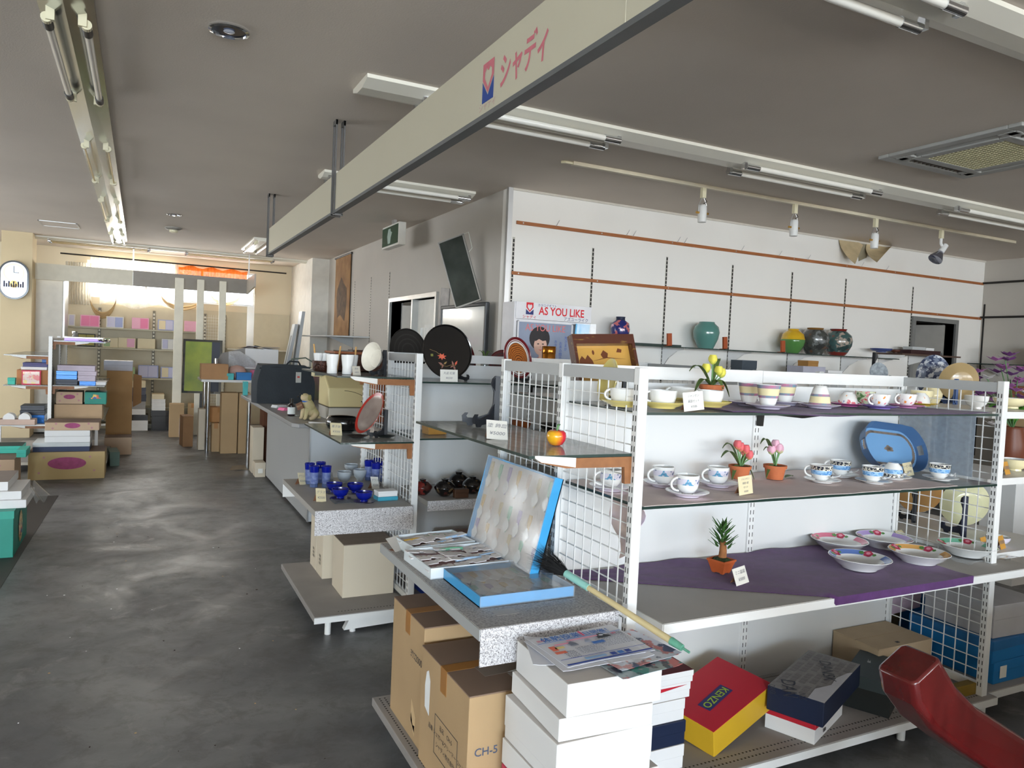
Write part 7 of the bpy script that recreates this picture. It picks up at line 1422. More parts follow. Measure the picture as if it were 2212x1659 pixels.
# ---- boxes under and around the table
for (px0, px1, py, h, d, lab, m) in ((475, 512, 980, 0.80, 0.22, 'tall kraft carton standing under the table, left of a pair', KRAFT), (513, 538, 980, 0.80, 0.22, 'tall kraft carton standing under the table, right of a pair', KRAFT), (427, 442, 972, 0.55, 0.2, 'cream narrow box behind the table leg', BEIGEB), (456, 474, 976, 0.38, 0.2, 'low kraft carton with tape under the table', KRAFT)):
    a = at(px0, py, 0); b_ = at(px1, py, 0); carton((a.x+b_.x)/2, a.y+d/2, 0.0, b_.x-a.x-0.006, d, h, 0, lab, m, None, 'y' if px0 == 456 else None)
a = at(448, 900, 0.45); carton(0.97, 10.80, 0.383, 0.26, 0.22, 0.20, 0.05, 'kraft carton stacked on the low carton under the table', mat('kraft_orange', (190, 140, 90), 0.8), None, 'y')
carton(0.60, 11.25, 0.0, 0.13, 0.3, 0.42, 0.1, 'thin brown carton leaning at the left table legs', mat('kraft_dark', (150, 112, 76), 0.8), None, None)
a = at(365, 945, 0); carton(a.x+0.10, a.y+0.12, 0, 0.20, 0.2, 0.50, 0, 'kraft carton standing in front of the first tall cream upright', KRAFT, None, None); a = at(398, 925, 0); carton(a.x+0.10, a.y-0.3, 0, 0.14, 0.14, 0.44, 0, 'narrower kraft carton right of the carton by the upright', KRAFT, None, 'y')
o = MB().lathe([(0.05, 0), (0.055, 0.05), (0.05, 0.30), (0.03, 0.34), (0.001, 0.34)], 14, wave=lambda a, z: 1+0.12*math.sin(5*a+30*z)).build('wrapped_roll', mat('silver_wrap', (190, 186, 186), 0.35, var=0.3, scale=30), smooth=50, loc=(at(394, 943, 0).x, at(394, 943, 0).y-0.1, 0)); tag(o, 'silvery wrapped roll standing beside the kraft cartons', 'roll')
o = MB().sheet(lambda u, v: (0.95+0.24*u+0.06*v, 9.02+0.32*v, 0.002+0.006*math.sin(4*u)), 6, 6, 0.002).build('cardboard_scrap', mat('scrap_cardboard', (150, 136, 116), 0.9)); tag(o, 'flat cardboard scrap on the floor by the chrome leg', 'cardboard')
for (px, py, w, h, lab, m) in ((560, 1031, 0.11, 0.16, 'cream box with a white sticker on the floor at the counter end', BEIGEB),):
    q = at(px, py, 0); g = gift_box(q.x+0.01, q.y+0.10, 0, w, 0.19, h, 0, m, lab); flat('sticker', rect(0.05, 0.05), fFront(w, 0.2, 0, 0.07), CARDM, g)
o = carton(1.22, 8.90, 0.0, 0.12, 0.25, 0.52, 0, 'tall beige carton standing between the counter and the chrome leg', BEIGEB, None, None)
carton(1.40, 9.15, 0.0, 0.20, 0.28, 0.72, 0, 'dark brown carton in the shade under the counter end', mat('deep_brown_carton', (96, 56, 34), 0.8), None, None)
gift_box(1.11, 9.16, CT, 0.05, 0.1, 0.16, 0, AQ, 'narrow turquoise box standing at the far end of the counter') 
# ---- white panels leaning at the pier
for (x, lab, hgt, dx) in ((2.10, 'tall pale grey door panel leaning at the far pier, in front', 1.78, 0.32), (2.30, 'tall pale door panel leaning behind the front one at the far pier', 1.98, 0.22)):
    t = thing('leaning_panel', lab, 'panel', (x-0.30, 11.95, 0), 0.0); b = MB(); b.prism([(0, 0), (0.05, 0), (0.05+dx, hgt), (dx, hgt)], -0.20, 0.03, 'xz'); b.build('panel', mat('pale_door_panel', (190, 196, 200), 0.4, var=0.05, scale=2), t); b = MB(); b.prism([(-0.004+dx*0.2, hgt*0.2), (0.002+dx*0.2, hgt*0.2), (0.002+dx*0.9, hgt*0.9), (-0.004+dx*0.9, hgt*0.9)], -0.13, -0.06, 'xz'); b.build('inset_strip', mat('inset_grey', (120, 126, 130), 0.3), t)
# ---- far wall shelving boxes
random.seed(11)
def far_box(px, z, w, h, cols, lab, lean=0.22, Y=13.62):
    x = onFar(px, Y, z); t = thing('pastel_gift_box', lab, 'box', (x, Y, z+0.001), 0, 'pastel gift boxes on the far shelving'); b = MB(); b.M = Matrix.Rotation(-lean, 4, 'X'); b.box(-w/2, w/2, 0, 0.045, 0, h); b.build('box', cols[0], t, bevel=0.004)
    b = MB(); b.M = Matrix.Rotation(-lean, 4, 'X'); b.box(-w/2+0.015, -w/2+w*0.48, -0.003, 0, 0.015, h-0.015); b.build('left_print', cols[1], t); b = MB(); b.M = Matrix.Rotation(-lean, 4, 'X'); b.box(-w/2+w*0.50, w/2-0.015, -0.003, 0, 0.015, h-0.015); b.build('right_print', cols[2], t)
def onFar(px, Y, z):
    lo, hi = -3.0, 6.0
    for _ in range(40):
        m = (lo+hi)/2; d = Vector((m, Y, z))-O3; u = 1106+FPX*d.dot(AXR)/d.dot(AXF)
        if u < px: lo = m
        else: hi = m
    return lo
def pm(k, c): return mat('pastel_box_'+k, c, 0.45, var=0.06, scale=6)
PKm, PKd, LVm, LVd, GRm, CRMm, WHm, OLm = pm('pink', (232, 176, 200)), pm('rose', (226, 130, 170)), pm('lavender', (196, 196, 222)), pm('periwinkle', (160, 170, 212)), pm('green', (170, 196, 150)), pm('cream', (224, 210, 176)), pm('white', (222, 220, 216)), pm('olive', (150, 140, 50))
for (px, z, w, h, c, lab) in ((149, 1.60, 0.16, 0.19, (WHm, WHm, LVm), 'pale grey gift box at the left end of the top far shelf'), (194, 1.60, 0.27, 0.19, (PKm, PKd, PKd), 'pink banded gift box on the top far shelf'), (248, 1.60, 0.25, 0.19, (WHm, LVm, LVd), 'lavender two-tone gift box on the top far shelf'), (303, 1.60, 0.25, 0.19, (PKm, PKm, PKd), 'pink two-tone gift box on the top far shelf'), (358, 1.60, 0.24, 0.18, (LVd, CRMm, LVm), 'white and blue gift box on the top far shelf before the upright'), (412, 1.60, 0.2, 0.18, (PKm, PKm, PKm), 'plain pink gift box on the top far shelf between the uprights'),
        (238, 1.285, 0.22, 0.16, (CRMm, GRm, CRMm), 'cream and green gift box on the second far shelf'), (274, 1.285, 0.25, 0.17, (CRMm, CRMm, PKm), 'cream and pink gift box on the second far shelf'), (316, 1.285, 0.26, 0.17, (CRMm, CRMm, CRMm), 'plain cream gift box on the second far shelf'), (363, 1.285, 0.2, 0.18, (WHm, LVm, WHm), 'pale blue-white gift box on the second far shelf'), (410, 1.285, 0.18, 0.18, (PKm, WHm, PKm), 'pale pink gift box on the second far shelf between the uprights'),
        (272, 0.81, 0.26, 0.17, (GRm, CRMm, GRm), 'green and cream gift box on the third far shelf'), (320, 0.81, 0.30, 0.21, (LVd, LVm, LVm), 'pale blue gift box on the third far shelf'), (364, 0.81, 0.24, 0.19, (LVd, CRMm, LVm), 'white and blue gift box on the third far shelf before the upright')):
    far_box(px, z, w, h, c, lab)
q = onFar(186, 13.55, 1.30); far_box(186, 1.29, 0.25, 0.20, (BLKL, OLm, OLm), 'dark framed olive picture box on the second far shelf', 0.1, 13.55)
# dark boxes stacked on the far base
for i, (px, z, w, h, m, lab) in enumerate(((292, 0.071, 0.36, 0.09, WHm, 'white box at the bottom of the far left stack'), (292, 0.161, 0.36, 0.09, BLKL, 'black box low in the far left stack'), (290, 0.251, 0.32, 0.09, WHm, 'silver-white box in the middle of the far left stack'), (290, 0.341, 0.32, 0.12, GSH, 'grey box in the far left stack'), (290, 0.461, 0.34, 0.10, mat('charcoal_box', (58, 60, 72), 0.4), 'charcoal box below the top of the far left stack'), (290, 0.561, 0.33, 0.12, mat('charcoal_box2', (74, 76, 90), 0.35), 'charcoal box with a bright edge in the far left stack'), (290, 0.681, 0.32, 0.10, CRMm, 'cream box with a green label on top of the far left stack'),
        (352, 0.071, 0.34, 0.16, BLKL, 'glossy black box at the bottom of the far right stack'), (351, 0.231, 0.34, 0.09, BLKL, 'flat black box in the far right stack'), (342, 0.321, 0.2, 0.06, WHm, 'silver box first above the black boxes'), (342, 0.381, 0.2, 0.06, WHm, 'silver box second above the black boxes'), (342, 0.441, 0.2, 0.06, WHm, 'silver box third above the black boxes'), (341, 0.501, 0.18, 0.08, CRMm, 'small cream box on top of the far right stack'))):
    gift_box(onFar(px, 13.2, z), 13.22, z+0.0005 if z > 0.08 else 0.0005, w, 0.3, h-0.001 if z > 0.08 else h+0.07, 0, m, lab)
# curtains and track at the far window
cu = thing('curtain', 'white lace curtain bunched along the left and top of the far window', 'curtain', (0.0, 13.8, 0)); LACE = sheer('lace', (238, 234, 224), 0.72, 0.0)
for (x0, x1, z0, z1, f) in ((-1.08, -0.72, 1.95, 2.62, 9), (-0.75, 0.55, 2.50, 2.74, 22)):
    b = MB(); b.sheet(lambda u, v: (x0+(x1-x0)*u, 13.80+0.025*math.sin(f*2*PI*u)+0.0*v, z1-(z1-z0)*v+(0.03*math.sin(f*PI*u) if z1 > 2.7 else 0)*v), 80, 4, 0.002); part(cu, 'lace_panel', b, LACE, smooth=70)
b = MB(); b.sheet(lambda u, v: (-0.6+1.1*u, 13.79+0.02*math.sin(40*u), 2.17-0.20*v+0.04*math.sin(10*u)*v), 40, 4, 0.002); part(cu, 'lower_lace', b, LACE, smooth=70)
co = thing('curtain', 'orange curtain gathered at the top of the far window', 'curtain', (0.0, 13.82, 0)); ORC = sheer('orange_curtain', (196, 110, 44), 0.97, 0.0)
b = MB(); b.sheet(lambda u, v: (0.50+1.15*u, 13.83+0.02*math.sin(70*u), 2.70-0.24*v-0.02*math.sin(22*u)), 90, 4, 0.002); part(co, 'gathered_panel', b, ORC, smooth=70)
TAN = sheer('tan_swag', (206, 184, 146), 0.75, 0.0); sw = thing('curtain', 'tan swags drooping over the sill of the far window', 'curtain', (0.6, 13.78, 0))
for (xa, xb, dip, zt) in ((0.28, 0.95, 0.34, 2.30), (1.05, 1.55, 0.26, 2.35), (-0.75, -0.35, 0.5, 2.25)):
    b = MB(); b.sheet(lambda u, v: (xa+(xb-xa)*u, 13.77+0.015*math.sin(9*v), zt-dip*(math.sin(PI*u)**0.35)*(0.80+0.20*v)-0.01*v), 24, 6, 0.002); part(sw, 'swag', b, TAN, smooth=70)
rl = thing('curtain_rail', 'dark curtain rail above the far window', 'rail', (0, 13.76, 2.76)); part(rl, 'rail', MB().cyl((-1.15, 13.74, 2.735), (2.3, 13.74, 2.715), 0.012, n=10), M_DARKMET)
# wall clock on the pillar
q = atY(31, 605, 12.29); ck = thing('wall_clock', 'oval black-rimmed wall clock with a mirrored face on the pillar', 'clock', (q.x, 12.299, q.z)); b = MB(); st = stadium(0.0, 0.195, 18)
def stv(a, r, n=18): return [(r*math.cos(-PI+PI*i/n), -a+r*math.sin(-PI+PI*i/n)) for i in range(n+1)]+[(r*math.cos(PI*i/n), a+r*math.sin(PI*i/n)) for i in range(n+1)]
b.prism(stv(0.09, 0.175), -0.05, 0.0, 'xz'); b.build('case', BLKL, ck); b = MB(); b.prism(stv(0.09, 0.152), -0.054, -0.05, 'xz'); b.build('mirror_face', mat('clock_mirror', (226, 228, 234), 0.25, 0.3), ck)  # mirror face coloured pale in place of a bright reflection
b = MB(); b.M = face((0, -0.0545, 0.10), (1, 0, 0), (0, 0, 1)); N = 28; b.add([(0.12*math.cos(2*PI*i/N), 0.12*math.sin(2*PI*i/N), 0) for i in range(N)]+[(0.11*math.cos(2*PI*i/N), 0.11*math.sin(2*PI*i/N), 0) for i in range(N)], [(i, (i+1) % N, N+(i+1) % N, N+i) for i in range(N)]); b.build('dial_ring', mat('gold_ring', (206, 180, 120), 0.3, 0.8), ck)
box1('hand', BLKL, -0.004, 0.004, -0.058, -0.055, 0.10, 0.19, ck); box1('hand', BLKL, 0.0, 0.06, -0.058, -0.055, 0.096, 0.104, ck)
b = MB()
for i in range(9): b.cyl((-0.11+0.027*i, -0.056, -0.10), (-0.11+0.027*i, -0.056, -0.02-0.03*(i % 2)), 0.009, n=8)
stuff(b.build('chimes', mat('chime_dark', (40, 40, 70), 0.3), ck)); b = MB(); b.lathe([(0.05, -0.004), (0.055, 0), (0.05, 0.004), (0.046, 0)], 20, c=(0, 0, 0)); 
b2 = MB(); b2.M = face((0, -0.056, -0.06), (1, 0, 0), (0, 0, 1)); b2.lathe([(0.045, 0), (0.05, 0.002), (0.045, 0.004), (0.04, 0.002)], 20); b2.build('pendulum_ring', MATS['gold_ring'], ck, smooth=50)
# ================================================================ left stacks, wall pieces, vases, right end cap
PRT = mat('magenta_print', (176, 84, 130), 0.7, var=0.25, scale=30); KPK = mat('pinkish_kraft', (206, 178, 150), 0.8, var=0.08, scale=4); TEALB = mat('teal_green_box', (36, 150, 132), 0.5); MINTB = mat('mint_box', (64, 190, 170), 0.5)
def gift_carton(cx, cy, z, w, d, h, ang, lab, m=None, oval_=True, ow=0.24, oh=0.09, top=None):
    t = carton(cx, cy, z, w, d, h, ang, lab, m or KPK, top or mat('dusky_top', (120, 98, 84), 0.85), None, 'gift_carton', 'carton')
    if oval_:
        flat('printed_oval', oval(ow/2, oh/2, 28), fFront(w, d, 0.0, h*0.58), PRT, t)
        for (x, z_) in ((-w*0.36, h*0.25), (w*0.36, h*0.3), (w*0.3, h*0.8), (-w*0.3, h*0.8)): flat('printed_star', [(0.016*(1 if i % 2 else 0.4)*math.cos(PI*i/6), 0.016*(1 if i % 2 else 0.4)*math.sin(PI*i/6)) for i in range(12)], fFront(w, d, x, z_), mat('star_print', (196, 140, 150), 0.7), t)
    return t
# stack in front of the left gondola
gift_carton(-0.64, 8.985, 0.0, 0.675, 0.44, 0.285, 0.0, 'large kraft gift carton with a magenta oval on the floor by the aisle', mat('kraft_tan', (196, 172, 124), 0.8, var=0.08, scale=4), ow=0.34, oh=0.125)
z = 0.286
for (w, d, h, m, lid, lab, dx) in ((0.50, 0.40, 0.092, mat('dusty_navy', (44, 56, 90), 0.5), mat('ivory_lid', (206, 210, 210), 0.5), 'navy box with an ivory lid on the large kraft gift carton', -0.05), (0.40, 0.36, 0.06, WBOX, None, 'lower white flat box of the left stack', 0.0), (0.40, 0.36, 0.062, WBOX, None, 'upper white flat box of the left stack', -0.002)):
    gift_box(-0.64+dx, 8.96, z, w, d, h-0.001, 0.0, m, lab, lid, h*0.45 if lid else h*0.9); z += h
gift_carton(-0.60, 8.97, z, 0.48, 0.38, 0.085, 0.0, 'shallow kraft gift carton with a magenta oval on top of the left stack', ow=0.14, oh=0.055)
gift_carton(-1.31, 8.42, 0.0, 0.58, 0.42, 0.30, 0.0, 'kraft gift carton cut off by the left edge of the picture', oval_=True, ow=0.3, oh=0.13)
gift_box(-1.22, 8.75, 0.301, 0.42, 0.30, 0.07, 0.0, MINTB, 'mint green box on the kraft gift carton at the left edge', MINTB, 0.03, top=mat('dark_green_top', (40, 62, 56), 0.7)); gift_box(-0.98, 8.45, 0.301, 0.08, 0.30, 0.07, 0.0, MINTB, 'small mint green box beside the larger mint box')
# nearer stack at the left edge
q = at(0, 1205, 0)
tl = thing('teal_carton', 'teal green printed carton at the left edge of the aisle', 'carton', (-1.00, 6.15, 0)); MB().box(-0.28, 0.28, -0.36, 0.30, 0, 0.30).build('body', TEALB, tl, bevel=0.003); box1('lid', mat('teal_lid', (50, 170, 150), 0.5), -0.283, 0.283, -0.363, 0.303, 0.26, 0.31, tl)
flat('printed_picture', oval(0.09, 0.11, 18), face((0.2835, -0.05, 0.14), (0, 1, 0), (0, 0, 1)), blotch('print_bright', (176, 160, 90), [(200, 60, 50), (40, 60, 110), (230, 200, 120)], 14, 0.5, 0.6), tl)
gift_box(-0.96, 6.10, 0.311, 0.60, 0.46, 0.055, 0.0, WBOX, 'lower white flat box on the teal carton', None, 0.05); gift_box(-0.98, 6.12, 0.367, 0.58, 0.46, 0.055, 0.0, WBOX, 'middle white flat box on the teal carton', None, 0.05); gift_box(-1.06, 6.16, 0.423, 0.58, 0.48, 0.06, 0.0, WBOX, 'top white flat box on the teal carton with a dusty lid', None, 0.055, top=mat('dust_lid', (150, 138, 130), 0.8))
o = MB().sheet(lambda u, v: (-0.655+0.10*u*(0.4+0.6*v), 6.0+0.25*v, 0.42-0.11*u+0.02*math.sin(9*v)), 8, 10, 0.001).build('plastic_wrap', sheer('clear_plastic', (235, 240, 245), 0.10, 0.03), smooth=50); tag(o, 'clear plastic wrap hanging off the white boxes at the left edge', 'plastic bag')
# floor strip (raised dark edging) along the left side
fm = struct(MB().prism([(-4.5, 0.3), (-0.79, 0.3), (-0.64, 7.9), (-4.5, 7.9)], 0.0, 0.002, 'xy').build('floor_strip', mat('dark_floor_strip', (66, 62, 58), 0.6, var=0.15, scale=2)))
# goods on the left gondola
def gb(x, y, z, w, d, h, m, lab, lid=None, lh=None, ang=0.0): return gift_box(x, y, z, w, d, h, ang, m, lab, lid, lh)
z1, z2, z3 = 0.549, 0.926, 1.406
g = gift_carton(-0.59, 9.60, z1, 0.46, 0.32, 0.165, 0.0, 'wide plain kraft carton on the lower shelf of the left gondola', mat('kraft_plain', (200, 170, 136), 0.8), oval_=False)
gift_carton(-0.68, 9.58, z1+0.166, 0.25, 0.26, 0.135, 0.0, 'kraft carton with a magenta oval on the left gondola', ow=0.11, oh=0.05); g = carton(-0.43, 9.58, z1+0.166, 0.21, 0.26, 0.135, 0.0, 'teal green carton with a red and yellow picture on the left gondola', TEALB, mat('teal_top', (24, 90, 80), 0.7), None); flat('printed_picture', [(-0.07, -0.02), (0.06, -0.01), (0.03, 0.0), (0.03, 0.025), (-0.02, 0.035), (-0.03, 0.0)], fFront(0.21, 0.26, 0, 0.075), blotch('print_fruit', (214, 90, 50), [(236, 200, 80), (60, 90, 180)], 20, 0.52, 0.6), g)
DBL = mat('deep_blue_foil', (24, 96, 170), 0.2, 0.3)
gb(-0.71, 9.60, z2, 0.21, 0.3, 0.058, mat('midnight_box', (20, 34, 60), 0.4), 'midnight blue box at the bottom of the blue foil boxes', None, 0.03); gb(-0.71, 9.60, z2+0.059, 0.2, 0.3, 0.045, DBL, 'lower blue foil box on the left gondola'); gb(-0.71, 9.60, z2+0.105, 0.2, 0.3, 0.045, DBL, 'upper blue foil box on the left gondola')
gb(-0.51, 9.60, z2, 0.16, 0.3, 0.042, DBL, 'blue foil box under the lilac boxes on the left gondola'); LIL = mat('lilac_box', (214, 200, 216), 0.5); gb(-0.52, 9.60, z2+0.043, 0.17, 0.3, 0.06, LIL, 'lower lilac box on the left gondola'); gb(-0.62, 9.60, z2+0.152, 0.36, 0.3, 0.06, LIL, 'long lilac box on top of the blue and lilac boxes'); gb(-0.515, 9.60, z2+0.104, 0.18, 0.3, 0.047, LIL, 'middle lilac box on the left gondola')
gb(-0.38, 9.60, z2+0.001, 0.10, 0.3, 0.035, WBOX, 'white flat box at the right end of the left gondola shelf')
gb(-0.56, 9.7, z3, 0.38, 0.3, 0.045, mat('purple_foil', (90, 60, 130), 0.2, 0.3), 'purple and silver flat packet on the top shelf of the left gondola', M_ALU, 0.015)
o = MB().lathe([(0.025, 0), (0.027, 0.004), (0.03, 0.06), (0.027, 0.06), (0.001, 0.01)], 18).build('silver_cup', M_CHROME, smooth=40, loc=(-0.66, 9.75, z3+0.0465)); tag(o, 'small silver cup on the top shelf of the left gondola', 'cup')
o = MB().sheet(lambda u, v: (-0.42+0.12*u, 9.45+0.2*v, z3+0.004+0.03*abs(math.sin(7*u+5*v))), 10, 10, 0.001).build('crumpled_foil', M_CHROME, smooth=40); tag(o, 'crumpled silver foil at the right end of the top left shelf', 'foil')
# left side of that gondola
zl1, zl2, zl3 = 0.501, 0.921, 1.241
g = carton(-1.02, 9.60, zl2, 0.30, 0.28, 0.155, 0, 'kraft carton behind the red framed box on the left gondola', mat('kraft_orange2', (190, 136, 90), 0.8), None, None); rb = gb(-1.03, 9.41, zl2, 0.175, 0.05, 0.155, mat('red_frame_box', (214, 60, 90), 0.5), 'red framed box with a pale picture on the left gondola', None, 0.02); flat('pale_picture', rect(0.15, 0.13), fFront(0.175, 0.05, 0, 0.078), blotch('pale_print', (236, 214, 206), [(236, 150, 150), (236, 220, 150)], 12, 0.5, 0.6), rb)
gb(-1.02, 9.65, zl2+0.156, 0.24, 0.26, 0.03, WBOX, 'white flat box on the kraft carton of the left gondola'); gb(-1.01, 9.65, zl2+0.187, 0.23, 0.26, 0.045, mat('navy_violet_box', (48, 40, 110), 0.4), 'navy violet box on top of the left gondola pile'); gb(-0.93, 9.66, zl2+0.233, 0.06, 0.1, 0.06, mat('blue_cube', (30, 100, 180), 0.4), 'small blue box standing on the navy violet box')
o = gb(-1.21, 9.45, zl2, 0.07, 0.08, 0.07, MINTB, 'small turquoise packet at the left end of the left gondola')
gb(-1.02, 9.6, zl1, 0.22, 0.3, 0.09, DBL, 'bright blue box low on the left gondola'); gb(-1.02, 9.6, zl1+0.091, 0.23, 0.3, 0.05, mat('ink_box', (24, 30, 44), 0.4), 'dark ink blue box above the bright blue one'); gb(-1.02, 9.6, zl1+0.142, 0.22, 0.3, 0.05, mat('ink_box2', (44, 48, 58), 0.4), 'dark grey box on top of the ink blue box')
q = thing('white_shelf_board', 'white shelf board sticking out with goods in front of the left gondola', 'shelf', (-0.95, 9.05, 0)); part(q, 'board', MB().box(-1.45, -0.32, 9.20, 9.28, 0.50, 0.515), M_WHITEP)
t = thing('open_box', 'open pinkish box holding two white rolls left of the gondola post', 'box', (-1.12, 9.12, 0.516)); part(q, 'leg', MB().box(-1.30, -1.27, 9.22, 9.26, 0, 0.50), M_WHITEP); part(q, 'leg', MB().box(-0.42, -0.39, 9.22, 9.26, 0, 0.50), M_WHITEP)
t.location = (-1.12, 9.24, 0.516); b = MB()
for qd in ((-0.16, 0.16, -0.10, -0.096), (-0.16, 0.16, 0.056, 0.06), (-0.16, -0.156, -0.10, 0.06), (0.156, 0.16, -0.10, 0.06)): b.box(*qd, 0, 0.06)
b.box(-0.16, 0.16, -0.10, 0.06, 0, 0.003); b.build('box', mat('pinkish_box', (206, 180, 166), 0.7), t)
for k, x in enumerate((-0.075, 0.06)): o = MB().cyl((x, -0.08, 0.062), (x, 0.05, 0.062), 0.052, n=20).build('white_roll', WBOX, smooth=40, loc=(-1.12, 9.24, 0.522)); tag(o, ['left white roll lying in the open pinkish box', 'right white roll lying in the open pinkish box'][k], 'roll')
# tall kraft carton and others right of the left gondola
carton(-0.23, 11.25, 0.0, 0.30, 0.40, 1.02, 0.0, 'tall open kraft carton standing at the right end of the left gondola', mat('kraft_brown', (186, 146, 98), 0.8), None, None); b = MB(); b.M = Matrix.Translation((-0.07, 11.0, 0.55)); b.prism([(0, 0), (0.10, 0.06), (0.10, 0.42), (0, 0.44)], -0.004, 0.004, 'xz'); o = b.build('carton_flap', mat('kraft_flap', (146, 106, 64), 0.8)); tag(o, 'loose kraft flap leaning beside the tall open carton', 'cardboard')
gift_box(-0.25, 11.25, 1.021, 0.34, 0.26, 0.13, 0.0, mat('grey_lilac_box', (186, 186, 196), 0.5), 'pale grey box on top of the tall open kraft carton')
carton(-0.22, 10.6, 0.0, 0.30, 0.3, 0.22, 0.0, 'low kraft carton on the floor at the far end of the left gondola', KPK, mat('dusky_top', (120, 98, 84), 0.85), None); gift_box(-0.25, 9.75, 0.0, 0.10, 0.4, 0.16, 0.1, mat('green_grey_bundle', (96, 120, 110), 0.6), 'grey green flat packets on the floor beside the large kraft carton')
# ---- pieces on the grey wall
EY0, EY1 = atX(861, 503, 2.36).y, atX(826, 510, 2.36).y; EZ1, EZ0 = atX(861, 478, 2.36).z, atX(861, 527, 2.36).z; el = (EY1-EY0)/2; eh = (EZ1-EZ0)/2
ex = thing('exit_sign', 'green emergency exit sign box hung from the ceiling by the grey wall', 'exit sign', (2.40, (EY0+EY1)/2, (EZ0+EZ1)/2))
box1('housing', mat('sign_white_housing', (226, 224, 216), 0.5), -0.04, 0.04, -el, el, -eh, eh, ex, bevel=0.006); box1('green_face', mat('exit_green', (16, 66, 40), 0.3), -0.044, -0.040, -el+0.015, el-0.015, -eh+0.02, eh-0.02, ex)
flat('running_figure', [(u*4.5, v*1.0) for u, v in ((-0.014, -0.08), (0.004, -0.08), (0.008, -0.02), (0.018, 0.03), (0.006, 0.045), (0.004, 0.075), (-0.012, 0.075), (-0.016, 0.04), (-0.02, 0.0))], face((-0.0445, 0.0, 0.0), (0, -1, 0), (0, 0, 1)), mat('exit_white', (170, 190, 180), 0.5), ex)
box1('ceiling_stem', M_ALU, -0.015, 0.015, -0.04, 0.04, eh, CEIL-(EZ0+EZ1)/2, ex)
pc_ = atX(993, 586, 2.50); fp = thing('framed_picture', 'silver framed dark picture hanging crooked on the grey wall', 'picture', pc_, math.radians(-45)); Mt = Matrix.Rotation(-0.33, 4, 'Y'); w, h = 0.125, 0.305
b = MB(); b.M = Mt
for qd in ((-w, w, h-0.012, h), (-w, w, -h, -h+0.012), (-w, -w+0.01, -h, h), (w-0.01, w, -h, h)): b.box(qd[0], qd[1], -0.012, 0.012, qd[2], qd[3])
b.build('frame', M_ALU, fp); b = MB(); b.M = Mt; b.box(-w+0.01, w-0.01, -0.004, 0.006, -h+0.012, h-0.012); b.build('picture', mat('dark_landscape', (66, 72, 68), 0.25, rgb2=(40, 46, 42), scale=5, coat=0.2), fp)
b = MB(); b.tube([Mt @ Vector((0.05, 0.012, h)), Vector((0.06, 0.02, h+0.04)), Vector((0.10, 0.02, h-0.10)), Mt @ Vector((0.1, 0.012, h*0.4))], 0.003, 5); b.build('hanging_cord', mat('cord_white', (214, 220, 210), 0.5), fp)
o = box1('small_wall_print', mat('grey_print', (150, 146, 144), 0.6, rgb2=(190, 186, 182), scale=10), -0.006, 0.004, -0.11, 0.11, -0.20, 0.20); o.location = (XG-0.007, 6.93, 1.90); o.rotation_euler = (0.10, 0, 0); tag(o, 'small grey print hanging on the grey wall behind the crooked picture', 'picture')
wbd = thing('whiteboard', 'whiteboard with a dark rounded frame standing by the grey wall corner', 'whiteboard', (XG-0.07, 6.29, 0)); box1('panel', mat('whiteboard_enamel', (206, 208, 206), 0.15, coat=0.5, var=0.04), -0.008, 0.008, -0.50, 0.50, 1.08, 1.88, wbd); b = MB()
for qd in ((-0.53, 0.53, 1.88, 1.915), (-0.53, 0.53, 1.05, 1.08), (-0.535, -0.50, 1.05, 1.915), (0.50, 0.535, 1.05, 1.915)): b.box(-0.018, 0.018, *qd)
b.build('frame', mat('dark_frame', (56, 58, 60), 0.4), wbd, bevel=0.008)
for y in (-0.45, 0.45): box1('leg', M_DARKMET, -0.014, 0.014, y-0.014, y+0.014, 0, 1.05, wbd)
scr = thing('hanging_scroll', 'brown hanging scroll with a dark ink picture on the grey wall', 'scroll', (XG-0.02, 11.1, 2.2)); box1('scroll_sheet', mat('scroll_tan', (166, 126, 80), 0.8, rgb2=(132, 94, 58), scale=5), -0.004, 0.004, -0.45, 0.45, -0.58, 0.60, scr); MB().cyl((0, -0.50, 0.61), (0, 0.50, 0.61), 0.014).build('top_rod', M_DARKMET, scr, smooth=40); MB().cyl((0, -0.48, -0.585), (0, 0.48, -0.585), 0.018).build('bottom_rod', mat('rod_brown', (110, 76, 48), 0.6), scr, smooth=40)
b = MB(); b.prism([(-0.30, -0.10), (-0.20, -0.36), (0.05, -0.26), (0.25, -0.30), (0.32, 0.0), (0.28, 0.14), (0.05, 0.30), (-0.10, 0.20), (-0.28, 0.12)], -0.0055, -0.0045, 'yz'); b.build('ink_picture', mat('scroll_ink', (70, 54, 40), 0.8, rgb2=(110, 84, 58), scale=12), scr)
# ---- vases and goods on the glass wall shelf
zv = ZW+0.001
def vase(px, Y, prof, mats, mis, lab, nm='vase'):
    q = onYc(px, Y, zv); t = thing(nm, lab, 'vase', q); ins = [(r-0.006, z) for r, z in reversed(prof[2:])]+[(0.002, prof[2][1])]; MB().lathe(prof+ins, 36, mis=mis+[mis[-1]]*(len(ins))).build('vase', mats, t, smooth=55)
    r0 = prof[0][0]; MB().lathe([(r0*0.9, -0.0), (r0*1.03, 0.0), (r0*1.02, 0.006), (r0*0.9, 0.006)], 28).build('foot_ring', mats[mis[0]], t, smooth=40); return t
CEL = mat('celadon_glaze', (92, 142, 134), 0.15, coat=0.6, var=0.10, scale=4); S = 1.12
vase(1524, 5.38, [(0.062*S, 0), (0.066*S, 0.01), (0.098*S, 0.09), (0.108*S, 0.15), (0.098*S, 0.20), (0.066*S, 0.232), (0.062*S, 0.245)], [CEL], [0]*6, 'rounded celadon green vase on the glass wall shelf')
